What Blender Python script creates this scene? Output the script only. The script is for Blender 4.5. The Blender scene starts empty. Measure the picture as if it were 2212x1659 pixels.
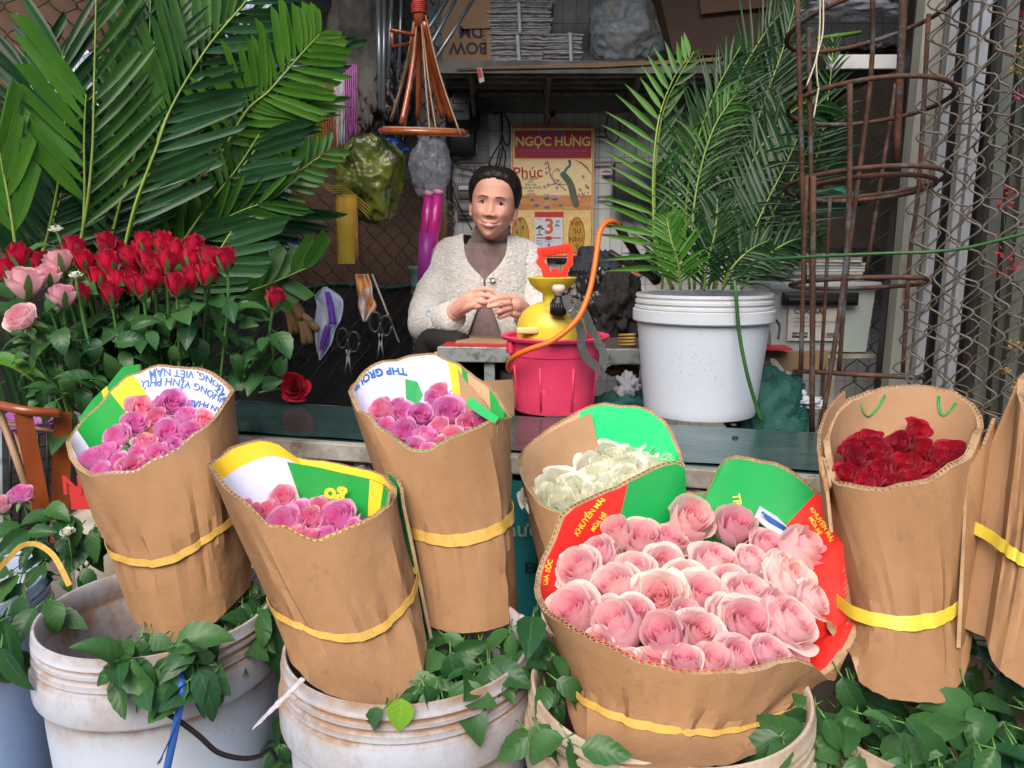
import bpy, bmesh, math, random
from mathutils import Vector, Matrix, noise
random.seed(7)
sc = bpy.context.scene
COL = sc.collection
PI = math.pi; R = math.radians
# ---------------------------------------------------------------- camera, sky, sun, exposure
CAMZ = 0.87; PITCH = R(9.5); FPX = 1659.0; CU, CV = 1106.0, 829.5
cd = bpy.data.cameras.new('camera'); cam = bpy.data.objects.new('camera', cd); COL.objects.link(cam)
cam.location = (0, 0, CAMZ); cam.rotation_euler = (R(90) - PITCH, 0, 0)
cd.lens = 27; cd.sensor_width = 36; cd.clip_start = 0.02; cd.clip_end = 500
sc.camera = cam
SUN_EL, SUN_AZ = 46, 196            # overcast: a broad soft sun behind the camera
w = bpy.data.worlds.new("World"); sc.world = w; w.use_nodes = True
nt = w.node_tree; nt.nodes.clear()
sky = nt.nodes.new('ShaderNodeTexSky'); sky.sky_type = 'NISHITA'; sky.sun_disc = False
sky.sun_elevation = R(SUN_EL); sky.sun_rotation = R(SUN_AZ); sky.air_density = 1.0; sky.dust_density = 4.0; sky.ozone_density = 1.0
bg = nt.nodes.new('ShaderNodeBackground'); bg.inputs['Strength'].default_value = 0.15
wo = nt.nodes.new('ShaderNodeOutputWorld')
nt.links.new(sky.outputs[0], bg.inputs[0]); nt.links.new(bg.outputs[0], wo.inputs[0])
sd = bpy.data.lights.new('sun', 'SUN'); sun = bpy.data.objects.new('sun', sd); COL.objects.link(sun)
sd.energy = 1.5; sd.angle = R(50); sd.color = (1.0, 0.93, 0.84)
az = R(SUN_AZ)
sdir = Vector((math.sin(az) * math.cos(R(SUN_EL)), math.cos(az) * math.cos(R(SUN_EL)), math.sin(R(SUN_EL))))
sun.rotation_euler = (-sdir).to_track_quat('-Z', 'Y').to_euler(); sun.location = (0, -3, 5)
sc.view_settings.view_transform = 'Standard'; sc.view_settings.look = 'None'
sc.view_settings.gamma = 1.0; sc.view_settings.exposure = 0.82
sc.cycles.use_denoising = True
sc.cycles.max_bounces = 8; sc.cycles.diffuse_bounces = 4; sc.cycles.transparent_max_bounces = 12

# ---------------------------------------------------------------- placing
def ray(u, v):
    a = (u - CU) / FPX; b = -(v - CV) / FPX
    return Vector((a, math.cos(PITCH) + b * math.sin(PITCH), -math.sin(PITCH) + b * math.cos(PITCH)))
def W(u, v, y):
    d = ray(u, v); return Vector((0, 0, CAMZ)) + d * (y / d.y)
def WZ(u, v, z):
    d = ray(u, v); return Vector((0, 0, CAMZ)) + d * ((z - CAMZ) / d.z)
def px(n, u, v, y):                      # metres covered by n units at that spot
    d = ray(u, v); return n / FPX * (y / d.y)
def lerp(a, b, t): return a + (b - a) * t
def rnd(a, b): return random.uniform(a, b)

# ---------------------------------------------------------------- materials
MATS = {}
def _mix(nt, fac, a, b, bt='MIX'):
    m = nt.nodes.new('ShaderNodeMix'); m.data_type = 'RGBA'; m.blend_type = bt
    def s(i, v):
        if hasattr(v, 'is_linked') or hasattr(v, 'links'): nt.links.new(v, m.inputs[i])
        else: m.inputs[i].default_value = (v if i == 0 else (*v[:3], 1))
    s(0, fac); s(6, a); s(7, b)
    return m.outputs[2]
def _math(nt, op, a, b=None, clamp=False):
    m = nt.nodes.new('ShaderNodeMath'); m.operation = op; m.use_clamp = clamp
    for i, v in enumerate((a, b)):
        if v is None: continue
        if hasattr(v, 'links'): nt.links.new(v, m.inputs[i])
        else: m.inputs[i].default_value = v
    return m.outputs[0]
def _noise(nt, scale, detail=4, rough=.6, coord='Object', stretch=None, rnd_off=True):
    tc = nt.nodes.new('ShaderNodeTexCoord'); vec = tc.outputs[coord]
    if stretch:
        mp = nt.nodes.new('ShaderNodeMapping'); mp.inputs['Scale'].default_value = stretch
        nt.links.new(vec, mp.inputs[0]); vec = mp.outputs[0]
    n = nt.nodes.new('ShaderNodeTexNoise'); n.noise_dimensions = '3D'
    n.inputs['Scale'].default_value = scale; n.inputs['Detail'].default_value = detail; n.inputs['Roughness'].default_value = rough
    nt.links.new(vec, n.inputs['Vector'])
    return n.outputs['Fac']
def _ramp(nt, fac, lo, hi):
    r = nt.nodes.new('ShaderNodeMapRange'); r.inputs[1].default_value = lo; r.inputs[2].default_value = hi
    nt.links.new(fac, r.inputs[0]); return r.outputs[0]
def M(name, col, rough=.6, metal=0, col2=None, ns=8, lo=.4, hi=.65, stretch=None, bump=0, bs=40, bstretch=None,
      spec=.5, trans=0, alpha=1, transl=0, col3=None, ns3=30, lo3=.55, hi3=.7, sheen=0, coat=0, emit=0, detail=4, back=None, coord='Object', ior=1.45):
    if name in MATS: return MATS[name]
    m = bpy.data.materials.new(name); m.use_nodes = True; nt = m.node_tree
    p = nt.nodes['Principled BSDF']; out = nt.nodes['Material Output']
    p.inputs['Roughness'].default_value = rough; p.inputs['Metallic'].default_value = metal
    p.inputs['Specular IOR Level'].default_value = spec; p.inputs['IOR'].default_value = ior
    p.inputs['Transmission Weight'].default_value = trans; p.inputs['Alpha'].default_value = alpha
    p.inputs['Sheen Weight'].default_value = sheen; p.inputs['Coat Weight'].default_value = coat
    c = (*col[:3], 1)
    if col2 is not None:
        c = _mix(nt, _ramp(nt, _noise(nt, ns, detail, stretch=stretch, coord=coord), lo, hi), col, col2)
    if col3 is not None:
        c = _mix(nt, _ramp(nt, _noise(nt, ns3, 6, .7, stretch=stretch, coord=coord), lo3, hi3), c, col3)
    if back is not None:
        g = nt.nodes.new('ShaderNodeNewGeometry'); c = _mix(nt, g.outputs['Backfacing'], c, back)
    if hasattr(c, 'links'): nt.links.new(c, p.inputs['Base Color'])
    else: p.inputs['Base Color'].default_value = c
    if bump:
        b = nt.nodes.new('ShaderNodeBump'); b.inputs['Strength'].default_value = bump; b.inputs['Distance'].default_value = .01
        nt.links.new(_noise(nt, bs, 5, .6, stretch=bstretch, coord=coord), b.inputs['Height']); nt.links.new(b.outputs[0], p.inputs['Normal'])
    if transl:
        t = nt.nodes.new('ShaderNodeBsdfTranslucent'); mx = nt.nodes.new('ShaderNodeMixShader'); mx.inputs[0].default_value = transl
        if hasattr(c, 'links'): nt.links.new(c, t.inputs[0])
        else: t.inputs[0].default_value = c
        nt.links.new(p.outputs[0], mx.inputs[1]); nt.links.new(t.outputs[0], mx.inputs[2]); nt.links.new(mx.outputs[0], out.inputs[0])
    MATS[name] = m; return m

def petal_mat(name, inner, outer, edge, edge_amt=.5, var=.12, hv=.025):
    m = bpy.data.materials.new(name); m.use_nodes = True; nt = m.node_tree
    p = nt.nodes['Principled BSDF']; out = nt.nodes['Material Output']
    def at(n):
        a = nt.nodes.new('ShaderNodeAttribute'); a.attribute_name = n; return a.outputs['Fac']
    k = at('ring'); h = at('rise')
    oi = nt.nodes.new('ShaderNodeObjectInfo')
    kk = _math(nt, 'ADD', k, _math(nt, 'MULTIPLY', _math(nt, 'SUBTRACT', oi.outputs['Random'], .5), .35), True)
    c = _mix(nt, _math(nt, 'POWER', kk, 1.3), inner, outer)
    hh = _math(nt, 'MULTIPLY', _math(nt, 'POWER', h, 5.0), edge_amt)
    n = _noise(nt, 60, 4); hh = _math(nt, 'MULTIPLY', hh, _ramp(nt, n, .3, .6))
    c = _mix(nt, hh, c, edge)
    hs = nt.nodes.new('ShaderNodeHueSaturation')
    nt.links.new(_math(nt, 'ADD', _math(nt, 'MULTIPLY', oi.outputs['Random'], var), 1 - var * .5), hs.inputs['Value'])
    nt.links.new(_math(nt, 'ADD', _math(nt, 'MULTIPLY', oi.outputs['Random'], hv), .5 - hv * .6), hs.inputs['Hue'])
    nt.links.new(c, hs.inputs['Color']); c = hs.outputs[0]
    nt.links.new(c, p.inputs['Base Color']); p.inputs['Roughness'].default_value = .55
    p.inputs['Sheen Weight'].default_value = .15; p.inputs['Specular IOR Level'].default_value = .3
    b = nt.nodes.new('ShaderNodeBump'); b.inputs['Strength'].default_value = .25; b.inputs['Distance'].default_value = .002
    nt.links.new(_noise(nt, 90, 3), b.inputs['Height']); nt.links.new(b.outputs[0], p.inputs['Normal'])
    t = nt.nodes.new('ShaderNodeBsdfTranslucent'); nt.links.new(c, t.inputs[0])
    mx = nt.nodes.new('ShaderNodeMixShader'); mx.inputs[0].default_value = .46
    nt.links.new(p.outputs[0], mx.inputs[1]); nt.links.new(t.outputs[0], mx.inputs[2]); nt.links.new(mx.outputs[0], out.inputs[0])
    return m

def leaf_mat(name, col, col2, back, vein, rough=.4, ribs=0, tip=None):
    # 'across' runs -1..1 over the blade, 'rise' 0..1 along it
    m = bpy.data.materials.new(name); m.use_nodes = True; nt = m.node_tree
    p = nt.nodes['Principled BSDF']; out = nt.nodes['Material Output']
    def at(n):
        a = nt.nodes.new('ShaderNodeAttribute'); a.attribute_name = n; return a.outputs['Fac']
    a = at('across'); h = at('rise')
    oi = nt.nodes.new('ShaderNodeObjectInfo')
    n = _ramp(nt, _noise(nt, 14, 4), .35, .65)
    tint = at('tint')
    c = _mix(nt, _math(nt, 'MULTIPLY', _math(nt, 'ADD', n, tint), .5, True), col, col2)
    ab = _math(nt, 'ABSOLUTE', a)
    mid = _math(nt, 'LESS_THAN', ab, .06)
    if ribs:
        s = _math(nt, 'SINE', _math(nt, 'MULTIPLY', a, ribs)); hgt = s
        c = _mix(nt, _math(nt, 'MULTIPLY', _math(nt, 'GREATER_THAN', s, .55), .35), c, vein)
    else:
        ph = _math(nt, 'SUBTRACT', _math(nt, 'MULTIPLY', h, 38.0), _math(nt, 'MULTIPLY', ab, 9.0))
        s = _math(nt, 'SINE', ph); hgt = _math(nt, 'MULTIPLY', s, -1.0)
        c = _mix(nt, _math(nt, 'MULTIPLY', _math(nt, 'GREATER_THAN', s, .95), .25), c, vein)
    c = _mix(nt, _math(nt, 'MULTIPLY', mid, .7), c, vein)
    if tip is not None: c = _mix(nt, _math(nt, 'MULTIPLY', _math(nt, 'POWER', h, 9.0), .8), c, tip)
    g = nt.nodes.new('ShaderNodeNewGeometry'); c = _mix(nt, _math(nt, 'MULTIPLY', g.outputs['Backfacing'], .8), c, back)
    nt.links.new(c, p.inputs['Base Color']); p.inputs['Roughness'].default_value = rough
    p.inputs['Specular IOR Level'].default_value = .32
    b = nt.nodes.new('ShaderNodeBump'); b.inputs['Strength'].default_value = .10; b.inputs['Distance'].default_value = .001
    nt.links.new(hgt, b.inputs['Height']); nt.links.new(b.outputs[0], p.inputs['Normal'])
    t = nt.nodes.new('ShaderNodeBsdfTranslucent'); nt.links.new(c, t.inputs[0])
    mx = nt.nodes.new('ShaderNodeMixShader'); mx.inputs[0].default_value = .25
    nt.links.new(p.outputs[0], mx.inputs[1]); nt.links.new(t.outputs[0], mx.inputs[2]); nt.links.new(mx.outputs[0], out.inputs[0])
    return m

# ---------------------------------------------------------------- mesh builder
class MB:
    def __init__(s): s.v = []; s.f = []; s.mi = []; s.uv = {}; s.at = {}
    def add(s, vs, fs, mi=0, uvs=None, att=None):
        o = len(s.v); s.v += [Vector(p) for p in vs]
        for k, f in enumerate(fs): s.f.append([i + o for i in f]); s.mi.append(mi)
        if uvs:
            for i, q in enumerate(uvs): s.uv[i + o] = q
        if att:
            for n, vals in att.items():
                d = s.at.setdefault(n, {})
                for i, q in enumerate(vals): d[i + o] = q
        return s
    def grid(s, P, mi=0, cu=False, uv=True, att=None):      # P[row][col]
        nr, nc = len(P), len(P[0]); vs = [p for r in P for p in r]; fs = []
        for i in range(nr - 1):
            for j in range(nc if cu else nc - 1):
                j2 = (j + 1) % nc
                fs.append([i * nc + j, i * nc + j2, (i + 1) * nc + j2, (i + 1) * nc + j])
        uvs = [(j / max(1, (nc if cu else nc - 1)), i / max(1, nr - 1)) for i in range(nr) for j in range(nc)] if uv else None
        return s.add(vs, fs, mi, uvs, att)
    def tube(s, pts, r, n=8, mi=0, cap=True, flat=1.0):
        pts = [Vector(p) for p in pts]; m = len(pts)
        rs = r if isinstance(r, (list, tuple)) else [r] * m
        rings = []; nrm = None
        for i, p in enumerate(pts):
            t = (pts[min(i + 1, m - 1)] - pts[max(i - 1, 0)])
            if t.length < 1e-9: t = Vector((0, 0, 1))
            t.normalize()
            if nrm is None:
                a = Vector((0, 0, 1)) if abs(t.z) < .9 else Vector((1, 0, 0)); nrm = t.cross(a).normalized()
            else:
                nrm = (nrm - t * nrm.dot(t)); nrm = nrm.normalized() if nrm.length > 1e-6 else t.orthogonal().normalized()
            b = t.cross(nrm)
            rings.append([p + (nrm * math.cos(2 * PI * k / n) + b * math.sin(2 * PI * k / n) * flat) * rs[i] for k in range(n)])
        o = len(s.v); s.grid(rings, mi, cu=True)
        if cap:
            s.f.append([o + k for k in range(n)][::-1]); s.mi.append(mi)
            s.f.append([o + (m - 1) * n + k for k in range(n)]); s.mi.append(mi)
        return s
    def ball(s, c, r, n=10, mi=0, mat=None):
        c = Vector(c); r = (r, r, r) if not isinstance(r, (list, tuple)) else r
        vs = []; fs = []
        for i in range(n + 1):
            th = PI * i / n
            for j in range(2 * n):
                ph = PI * j / n
                p = Vector((math.sin(th) * math.cos(ph) * r[0], math.sin(th) * math.sin(ph) * r[1], math.cos(th) * r[2]))
                vs.append(c + (mat @ p if mat else p))
        for i in range(n):
            for j in range(2 * n):
                j2 = (j + 1) % (2 * n); fs.append([i * 2 * n + j, (i + 1) * 2 * n + j, (i + 1) * 2 * n + j2, i * 2 * n + j2])
        return s.add(vs, fs, mi)
    def box(s, c, size, mat=None, mi=0, bev=0.0):
        c = Vector(c); hx, hy, hz = size[0] / 2, size[1] / 2, size[2] / 2
        bm = bmesh.new(); bmesh.ops.create_cube(bm, size=2)
        for v in bm.verts: v.co = Vector((v.co.x * hx, v.co.y * hy, v.co.z * hz))
        if bev > 0: bmesh.ops.bevel(bm, geom=bm.edges[:], offset=bev, segments=2, affect='EDGES', profile=.5)
        bm.verts.index_update()
        vs = [c + (mat @ v.co if mat else v.co) for v in bm.verts]; fs = [[v.index for v in f.verts] for f in bm.faces]
        bm.free(); return s.add(vs, fs, mi)
    def lathe(s, prof, c, n=32, mi=0, mat=None, sx=1, sy=1, wob=0, close=False):
        c = Vector(c); P = []
        for (r, z) in prof:
            row = []
            for k in range(n):
                a = 2 * PI * k / n; rr = r * (1 + wob * math.sin(3 * a + 1))
                p = Vector((rr * math.cos(a) * sx, rr * math.sin(a) * sy, z)); row.append(c + (mat @ p if mat else p))
            P.append(row)
        return s.grid(P, mi, cu=True)
    def poly(s, pts, mi=0): return s.add(pts, [list(range(len(pts)))], mi)
    def slab(s, pts, th, mi=0):            # flat polygon given thickness
        pts = [Vector(p) for p in pts]; n = len(pts)
        nr = Vector((0, 0, 0))
        for i in range(n): nr += (pts[i] - pts[0]).cross(pts[(i + 1) % n] - pts[0])
        nr.normalize(); b = [p - nr * th for p in pts]
        fs = [list(range(n)), list(range(2 * n - 1, n - 1, -1))] + [[i, n + i, n + (i + 1) % n, (i + 1) % n] for i in range(n)]
        return s.add(pts + b, fs, mi)
    def mesh(s, name, mats, smooth=True):
        me = bpy.data.meshes.new(name); me.from_pydata([tuple(v) for v in s.v], [], s.f)
        for m in (mats if isinstance(mats, (list, tuple)) else [mats]): me.materials.append(m)
        me.polygons.foreach_set('material_index', s.mi)
        me.polygons.foreach_set('use_smooth', [smooth] * len(s.f))
        if s.uv:
            ul = me.uv_layers.new(name='UVMap'); 
            for l in me.loops: ul.data[l.index].uv = s.uv.get(l.vertex_index, (0, 0))
        for n, d in s.at.items():
            a = me.attributes.new(n, 'FLOAT', 'POINT'); a.data.foreach_set('value', [d.get(i, 0.0) for i in range(len(s.v))])
        me.update(); return me
    def build(s, name, mats, parent=None, smooth=True, angle=None):
        me = s.mesh(name, mats, smooth)
        if angle and smooth:
            try: me.set_sharp_from_angle(angle=R(angle))
            except Exception: pass
        o = bpy.data.objects.new(name, me); COL.objects.link(o)
        if parent: o.parent = parent; o.matrix_parent_inverse = parent.matrix_basis.inverted()
        return o
def link(name, me, parent=None, mw=None):
    o = bpy.data.objects.new(name, me); COL.objects.link(o)
    if mw is not None: o.matrix_basis = mw
    if parent: o.parent = parent
    return o
def tag(o, label=None, cat=None, group=None, kind=None):
    if label: o['label'] = label
    if cat: o['category'] = cat
    if group: o['group'] = group
    if kind: o['kind'] = kind
    return o
def empty(name, loc=(0, 0, 0), label=None, cat=None, group=None):
    o = bpy.data.objects.new(name, None); COL.objects.link(o); o.location = loc; o.empty_display_size = .05
    return tag(o, label, cat, group)
def frame(z, x=None, loc=(0, 0, 0)):       # matrix whose Z axis points along z
    z = Vector(z).normalized(); x = Vector(x) if x is not None else Vector((1, 0, 0))
    x = x - z * x.dot(z)
    if x.length < 1e-5: x = z.orthogonal()
    x.normalize(); y = z.cross(x)
    m = Matrix((x, y, z)).transposed().to_4x4(); m.translation = Vector(loc); return m
def crom(pts, n):                          # Catmull-Rom through the points, n samples per span
    pts = [Vector(p) for p in pts]; out = []
    for i in range(len(pts) - 1):
        p0 = pts[max(i - 1, 0)]; p1 = pts[i]; p2 = pts[i + 1]; p3 = pts[min(i + 2, len(pts) - 1)]
        for k in range(n):
            t = k / n
            out.append(.5 * ((2 * p1) + (p2 - p0) * t + (2 * p0 - 5 * p1 + 4 * p2 - p3) * t * t + (3 * p1 - p0 - 3 * p2 + p3) * t ** 3))
    return out + [pts[-1]]
def resample(pts, n):                      # n+1 points evenly by length
    L = [0]
    for a, b in zip(pts, pts[1:]): L.append(L[-1] + (Vector(b) - Vector(a)).length)
    out = []; j = 0
    for i in range(n + 1):
        s = L[-1] * i / n
        while j < len(L) - 2 and L[j + 1] < s: j += 1
        t = (s - L[j]) / max(1e-9, L[j + 1] - L[j]); out.append(Vector(pts[j]).lerp(Vector(pts[j + 1]), min(1, max(0, t))))
    return out
def text_geo(body, size=1.0, bold=0.0, align='CENTER', space=1.0):
    cu = bpy.data.curves.new('t', 'FONT'); cu.body = body; cu.size = size; cu.align_x = align; cu.align_y = 'CENTER'
    cu.offset = bold; cu.space_character = space; cu.resolution_u = 3
    o = bpy.data.objects.new('t', cu); me = bpy.data.meshes.new_from_object(o)
    vs = [v.co.copy() for v in me.vertices]; fs = [list(p.vertices) for p in me.polygons]
    bpy.data.objects.remove(o); bpy.data.curves.remove(cu); bpy.data.meshes.remove(me)
    return vs, fs
def text_on(mb, body, size, fn, mi=0, bold=0, align='CENTER', rot=0, space=1.0):
    vs, fs = text_geo(body, size, bold, align, space); c, s_ = math.cos(rot), math.sin(rot)
    mb.add([fn(v.x * c - v.y * s_, v.x * s_ + v.y * c) for v in vs], fs, mi)
# ================================================================ materials used by the place
m_floor = M('concrete_floor', (.16, .15, .14), .85, col2=(.08, .075, .07), ns=6, bump=.3, bs=60)
m_plaster = M('grimy_plaster', (.20, .19, .18), .8, col2=(.09, .08, .075), ns=4, bump=.3, bs=30)
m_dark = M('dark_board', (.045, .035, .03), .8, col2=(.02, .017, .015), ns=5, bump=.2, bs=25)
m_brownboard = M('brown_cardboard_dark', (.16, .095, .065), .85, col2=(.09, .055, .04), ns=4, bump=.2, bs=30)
m_tarp = M('black_tarp', (.018, .018, .02), .5, col2=(.035, .034, .036), ns=7, bump=.6, bs=12)
m_wire = M('dark_wire', (.03, .028, .028), .55, metal=.4, col2=(.06, .045, .035), ns=20)
m_steelgrey = M('grey_painted_steel', (.22, .25, .27), .5, metal=.2, col2=(.12, .12, .12), ns=14, col3=(.14, .08, .05), ns3=22, lo3=.6, hi3=.72, bump=.15, bs=70)
m_black = M('black_plastic', (.012, .012, .013), .4)
m_white = M('white_plastic', (.7, .72, .74), .4)

def tile_material():
    m = bpy.data.materials.new('grimy_white_tile'); m.use_nodes = True; nt = m.node_tree; p = nt.nodes['Principled BSDF']
    tc = nt.nodes.new('ShaderNodeTexCoord'); mp = nt.nodes.new('ShaderNodeMapping'); mp.inputs['Rotation'].default_value = (R(90), 0, 0)
    nt.links.new(tc.outputs['Object'], mp.inputs[0])
    b = nt.nodes.new('ShaderNodeTexBrick'); nt.links.new(mp.outputs[0], b.inputs['Vector'])
    b.offset = 0; b.inputs['Scale'].default_value = 1; b.inputs['Brick Width'].default_value = .047; b.inputs['Row Height'].default_value = .095
    b.inputs['Mortar Size'].default_value = .0012; b.inputs['Mortar Smooth'].default_value = .1; b.inputs['Bias'].default_value = -.3
    b.inputs['Color1'].default_value = (.60, .61, .63, 1); b.inputs['Color2'].default_value = (.52, .53, .55, 1); b.inputs['Mortar'].default_value = (.2, .18, .16, 1)
    g = _ramp(nt, _noise(nt, 3.5, 8, .7), .5, .72); c = _mix(nt, _math(nt, 'MULTIPLY', g, .6), b.outputs[0], (.20, .16, .12))
    g2 = _ramp(nt, _noise(nt, 22, 6, .7), .62, .72); c = _mix(nt, _math(nt, 'MULTIPLY', g2, .6), c, (.12, .09, .06))
    nt.links.new(c, p.inputs['Base Color']); p.inputs['Roughness'].default_value = .35
    bp = nt.nodes.new('ShaderNodeBump'); bp.inputs['Strength'].default_value = .4; bp.inputs['Distance'].default_value = .002
    nt.links.new(b.outputs['Fac'], bp.inputs['Height']); bp.invert = True; nt.links.new(bp.outputs[0], p.inputs['Normal'])
    return m
m_tile = tile_material()

# ================================================================ the setting
tag(MB().box((0, 1.5, -.05), (14, 13, .1)).build('ground', m_floor, smooth=False), kind='structure')
BW = 3.0
tag(MB().box((.55, BW + .06, 1.25), (2.9, .12, 2.5)).build('tiled_wall', m_tile, smooth=False), 'grimy white tiled back wall of the flower shop', 'wall')
tag(MB().box((0, -12, 3), (40, .4, 6)).build('sky_blocking_facade', m_plaster, smooth=False), 'unseen plain house front across the street, added to block low sky light', 'building')  # out of view behind the camera; added to lower ambient light inside
tag(MB().box((.1, 2.5, 2.33), (4.6, 2.0, .08)).build('shading_ceiling', m_dark, smooth=False), 'dark unseen shop ceiling above the shelves, shaped to darken the back', 'ceiling')  # out of view; its reach forward is set to keep the interior dark
# oblique left wall, right wall
LA, LB = Vector((-.30, 2.98, 0)), Vector((-1.45, 2.08, 0))
LD = (LB - LA).normalized(); LN = Vector((LD.y, -LD.x, 0)); LN = LN if LN.y < 0 else -LN
def left_quad(mb, s0, s1, z0, z1, off, th=.02, mi=0, rz=0):
    c = LA + LD * ((s0 + s1) / 2) + LN * off; c.z = (z0 + z1) / 2
    ang = math.atan2(LD.y, LD.x)
    mb.box(c, (abs(s1 - s0), th, z1 - z0), Matrix.Rotation(ang, 3, 'Z') @ Matrix.Rotation(R(rz), 3, 'Y'), mi)
mb = MB(); left_quad(mb, -.15, 2.6, 0, 2.3, -.08, .06)
tag(mb.build('side_wall', m_plaster, smooth=False), 'shadowed plaster side wall behind the wire mesh', 'wall')
tag(MB().box((1.62, 2.35, 1.15), (.08, 1.5, 2.3)).build('partition_wall', m_dark, smooth=False), 'dark partition wall on the right of the shop', 'wall')
def lp(s, z, off=0):
    c = LA + LD * s + LN * off; c.z = z; return c
# brown cardboard sheets lining the left wall, black tarp below
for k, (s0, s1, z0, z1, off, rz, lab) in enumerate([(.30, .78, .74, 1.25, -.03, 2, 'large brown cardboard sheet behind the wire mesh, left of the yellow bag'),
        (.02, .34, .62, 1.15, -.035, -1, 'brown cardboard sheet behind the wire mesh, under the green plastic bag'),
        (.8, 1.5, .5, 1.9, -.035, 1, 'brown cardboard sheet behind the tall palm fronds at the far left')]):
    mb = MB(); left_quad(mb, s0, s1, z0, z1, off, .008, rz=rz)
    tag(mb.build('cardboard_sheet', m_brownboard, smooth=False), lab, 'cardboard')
mb = MB(); left_quad(mb, .95, 2.3, 1.25, 1.95, .02, .02, rz=2)
tag(mb.build('brown_board', M('brown_panel', (.22, .13, .085), .8, col2=(.14, .085, .06), ns=5), smooth=False), 'brown board at the top left above the palm leaves', 'board')
P = []
for i in range(14):
    row = []
    for j in range(60):
        s = -.1 + 2.2 * j / 59; top = .80 - .05 * math.sin(s * 3.3) - .02 * math.sin(s * 11)
        z = lerp(top, .0, i / 13); off = .02 + .02 * noise.noise(Vector((s * 6, z * 6, 0))) + .012 * noise.noise(Vector((s * 17, z * 3, 4)))
        row.append(lp(s, z, off))
    P.append(row)
t = empty('tarp', lp(.9, 0, .03), 'black tarpaulin hung low on the wire mesh wall', 'tarp')
MB().grid(P).build('sheet', m_tarp, t)
MB().tube([p + LN * .004 for p in P[0]], .007, 6).build('hem', M('teal_hem', (.03, .10, .11), .5), t)

# chain link: zigzag wires
def chain_link(mb, O, U, V, N, W_, H_, a, r, jit=.0, mi=0, skew=0.0):
    n = int(W_ / a); m = int(H_ / a)
    for i in range(n + 1):
        pts = []
        ph = rnd(-.1, .1) * jit
        for j in range(m + 1):
            side = 1 if ((j + i) % 2) else -1
            x = i * a + side * a * .53 + ph * a + rnd(-1, 1) * jit * a * .15; z = j * a * (1.0) + rnd(-1, 1) * jit * a * .12
            pts.append(O + U * (x + skew * z) + V * z + N * (side * r * 1.1 + rnd(-1, 1) * jit * a * .15))
        mb.tube(crom(pts, 4), r, 5, mi, cap=False)
mb = MB(); chain_link(mb, lp(-.05, .45, .052), LD, Vector((0, 0, 1)), LN, 1.7, 1.45, .034, .0018, .8)
f = empty('wire_fence', lp(.8, 0, .05), 'dark chain link fence along the left wall with bags hung on it', 'fence')
mb.build('wire_netting', m_wire, f)
MB().tube([lp(-.04, 0, .055), lp(-.04, 2.2, .055)], .012, 8).build('post', m_wire, f)
MB().tube([lp(.62, 0, .06), lp(.62, 2.2, .06)], .012, 8).build('post', m_wire, f)

# ---------------- green metal bench/table that the buckets stand on
TZ = .50
def tp(u, v): return WZ(u, v, TZ)
m_tabletop = M('green_sheet_metal', (.035, .085, .085), .16, metal=.35, col2=(.055, .12, .115), ns=9, stretch=(1, 5, 1), col3=(.16, .13, .10), ns3=28, lo3=.60, hi3=.74, bump=.12, bs=35)
m_paint_old = M('old_cream_paint', (.42, .40, .35), .6, col2=(.22, .2, .17), ns=11, col3=(.16, .09, .05), ns3=18, lo3=.55, hi3=.7, bump=.3, bs=60)
A = Vector((-.95, 2.02)); B = Vector((1.25, 1.42)); dr = (B - A).normalized(); nr_ = Vector((dr.y, -dr.x))
def tb(s, o, z): q = A + dr * s + nr_ * o; return Vector((q.x, q.y, z))
TL, TW = (B - A).length, .31
tb_root = empty('green_table', tb(TL / 2, TW / 2, 0), 'long green sheet metal table with cream metal edge behind the bouquets', 'table')
def tbox(mb, s0, s1, o0, o1, z0, z1, bev=0.0):
    c = tb((s0 + s1) / 2, (o0 + o1) / 2, (z0 + z1) / 2)
    mb.box(c, (abs(s1 - s0), abs(o1 - o0), z1 - z0), Matrix.Rotation(math.atan2(dr.y, dr.x), 3, 'Z'), 0, bev)
P = [[tb(TL * j / 60, TW * i / 10, TZ + .0025 * noise.noise(Vector((j * .35, i * .7, 0)))) for j in range(61)] for i in range(11)]
mb = MB().grid(P); tbox(mb, 0, TL, .001, TW - .001, TZ - .02, TZ - .006)
mb.build('tabletop', m_tabletop, tb_root)
mb = MB(); tbox(mb, 0, TL, TW, TW + .022, TZ - .042, TZ - .006, .003); tbox(mb, 0, TL, -.022, 0, TZ - .042, TZ - .004, .003)
mb.build('edge_rail', m_paint_old, tb_root, smooth=False)
for s in (.06, .75, 1.5, TL - .06):
    for o in (.02, TW - .02):
        mb = MB(); tbox(mb, s - .018, s + .018, o - .018, o + .018, 0, TZ - .043); mb.build('leg', m_paint_old, tb_root, smooth=False)
for u, v in ((1585, 919), (1588, 946), (1135, 878), (1093, 895)):
    MB().ball(tp(u, v) + Vector((0, 0, .001)), (.007, .007, .003), 6).build('rivet', m_wire, tb_root)

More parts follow.
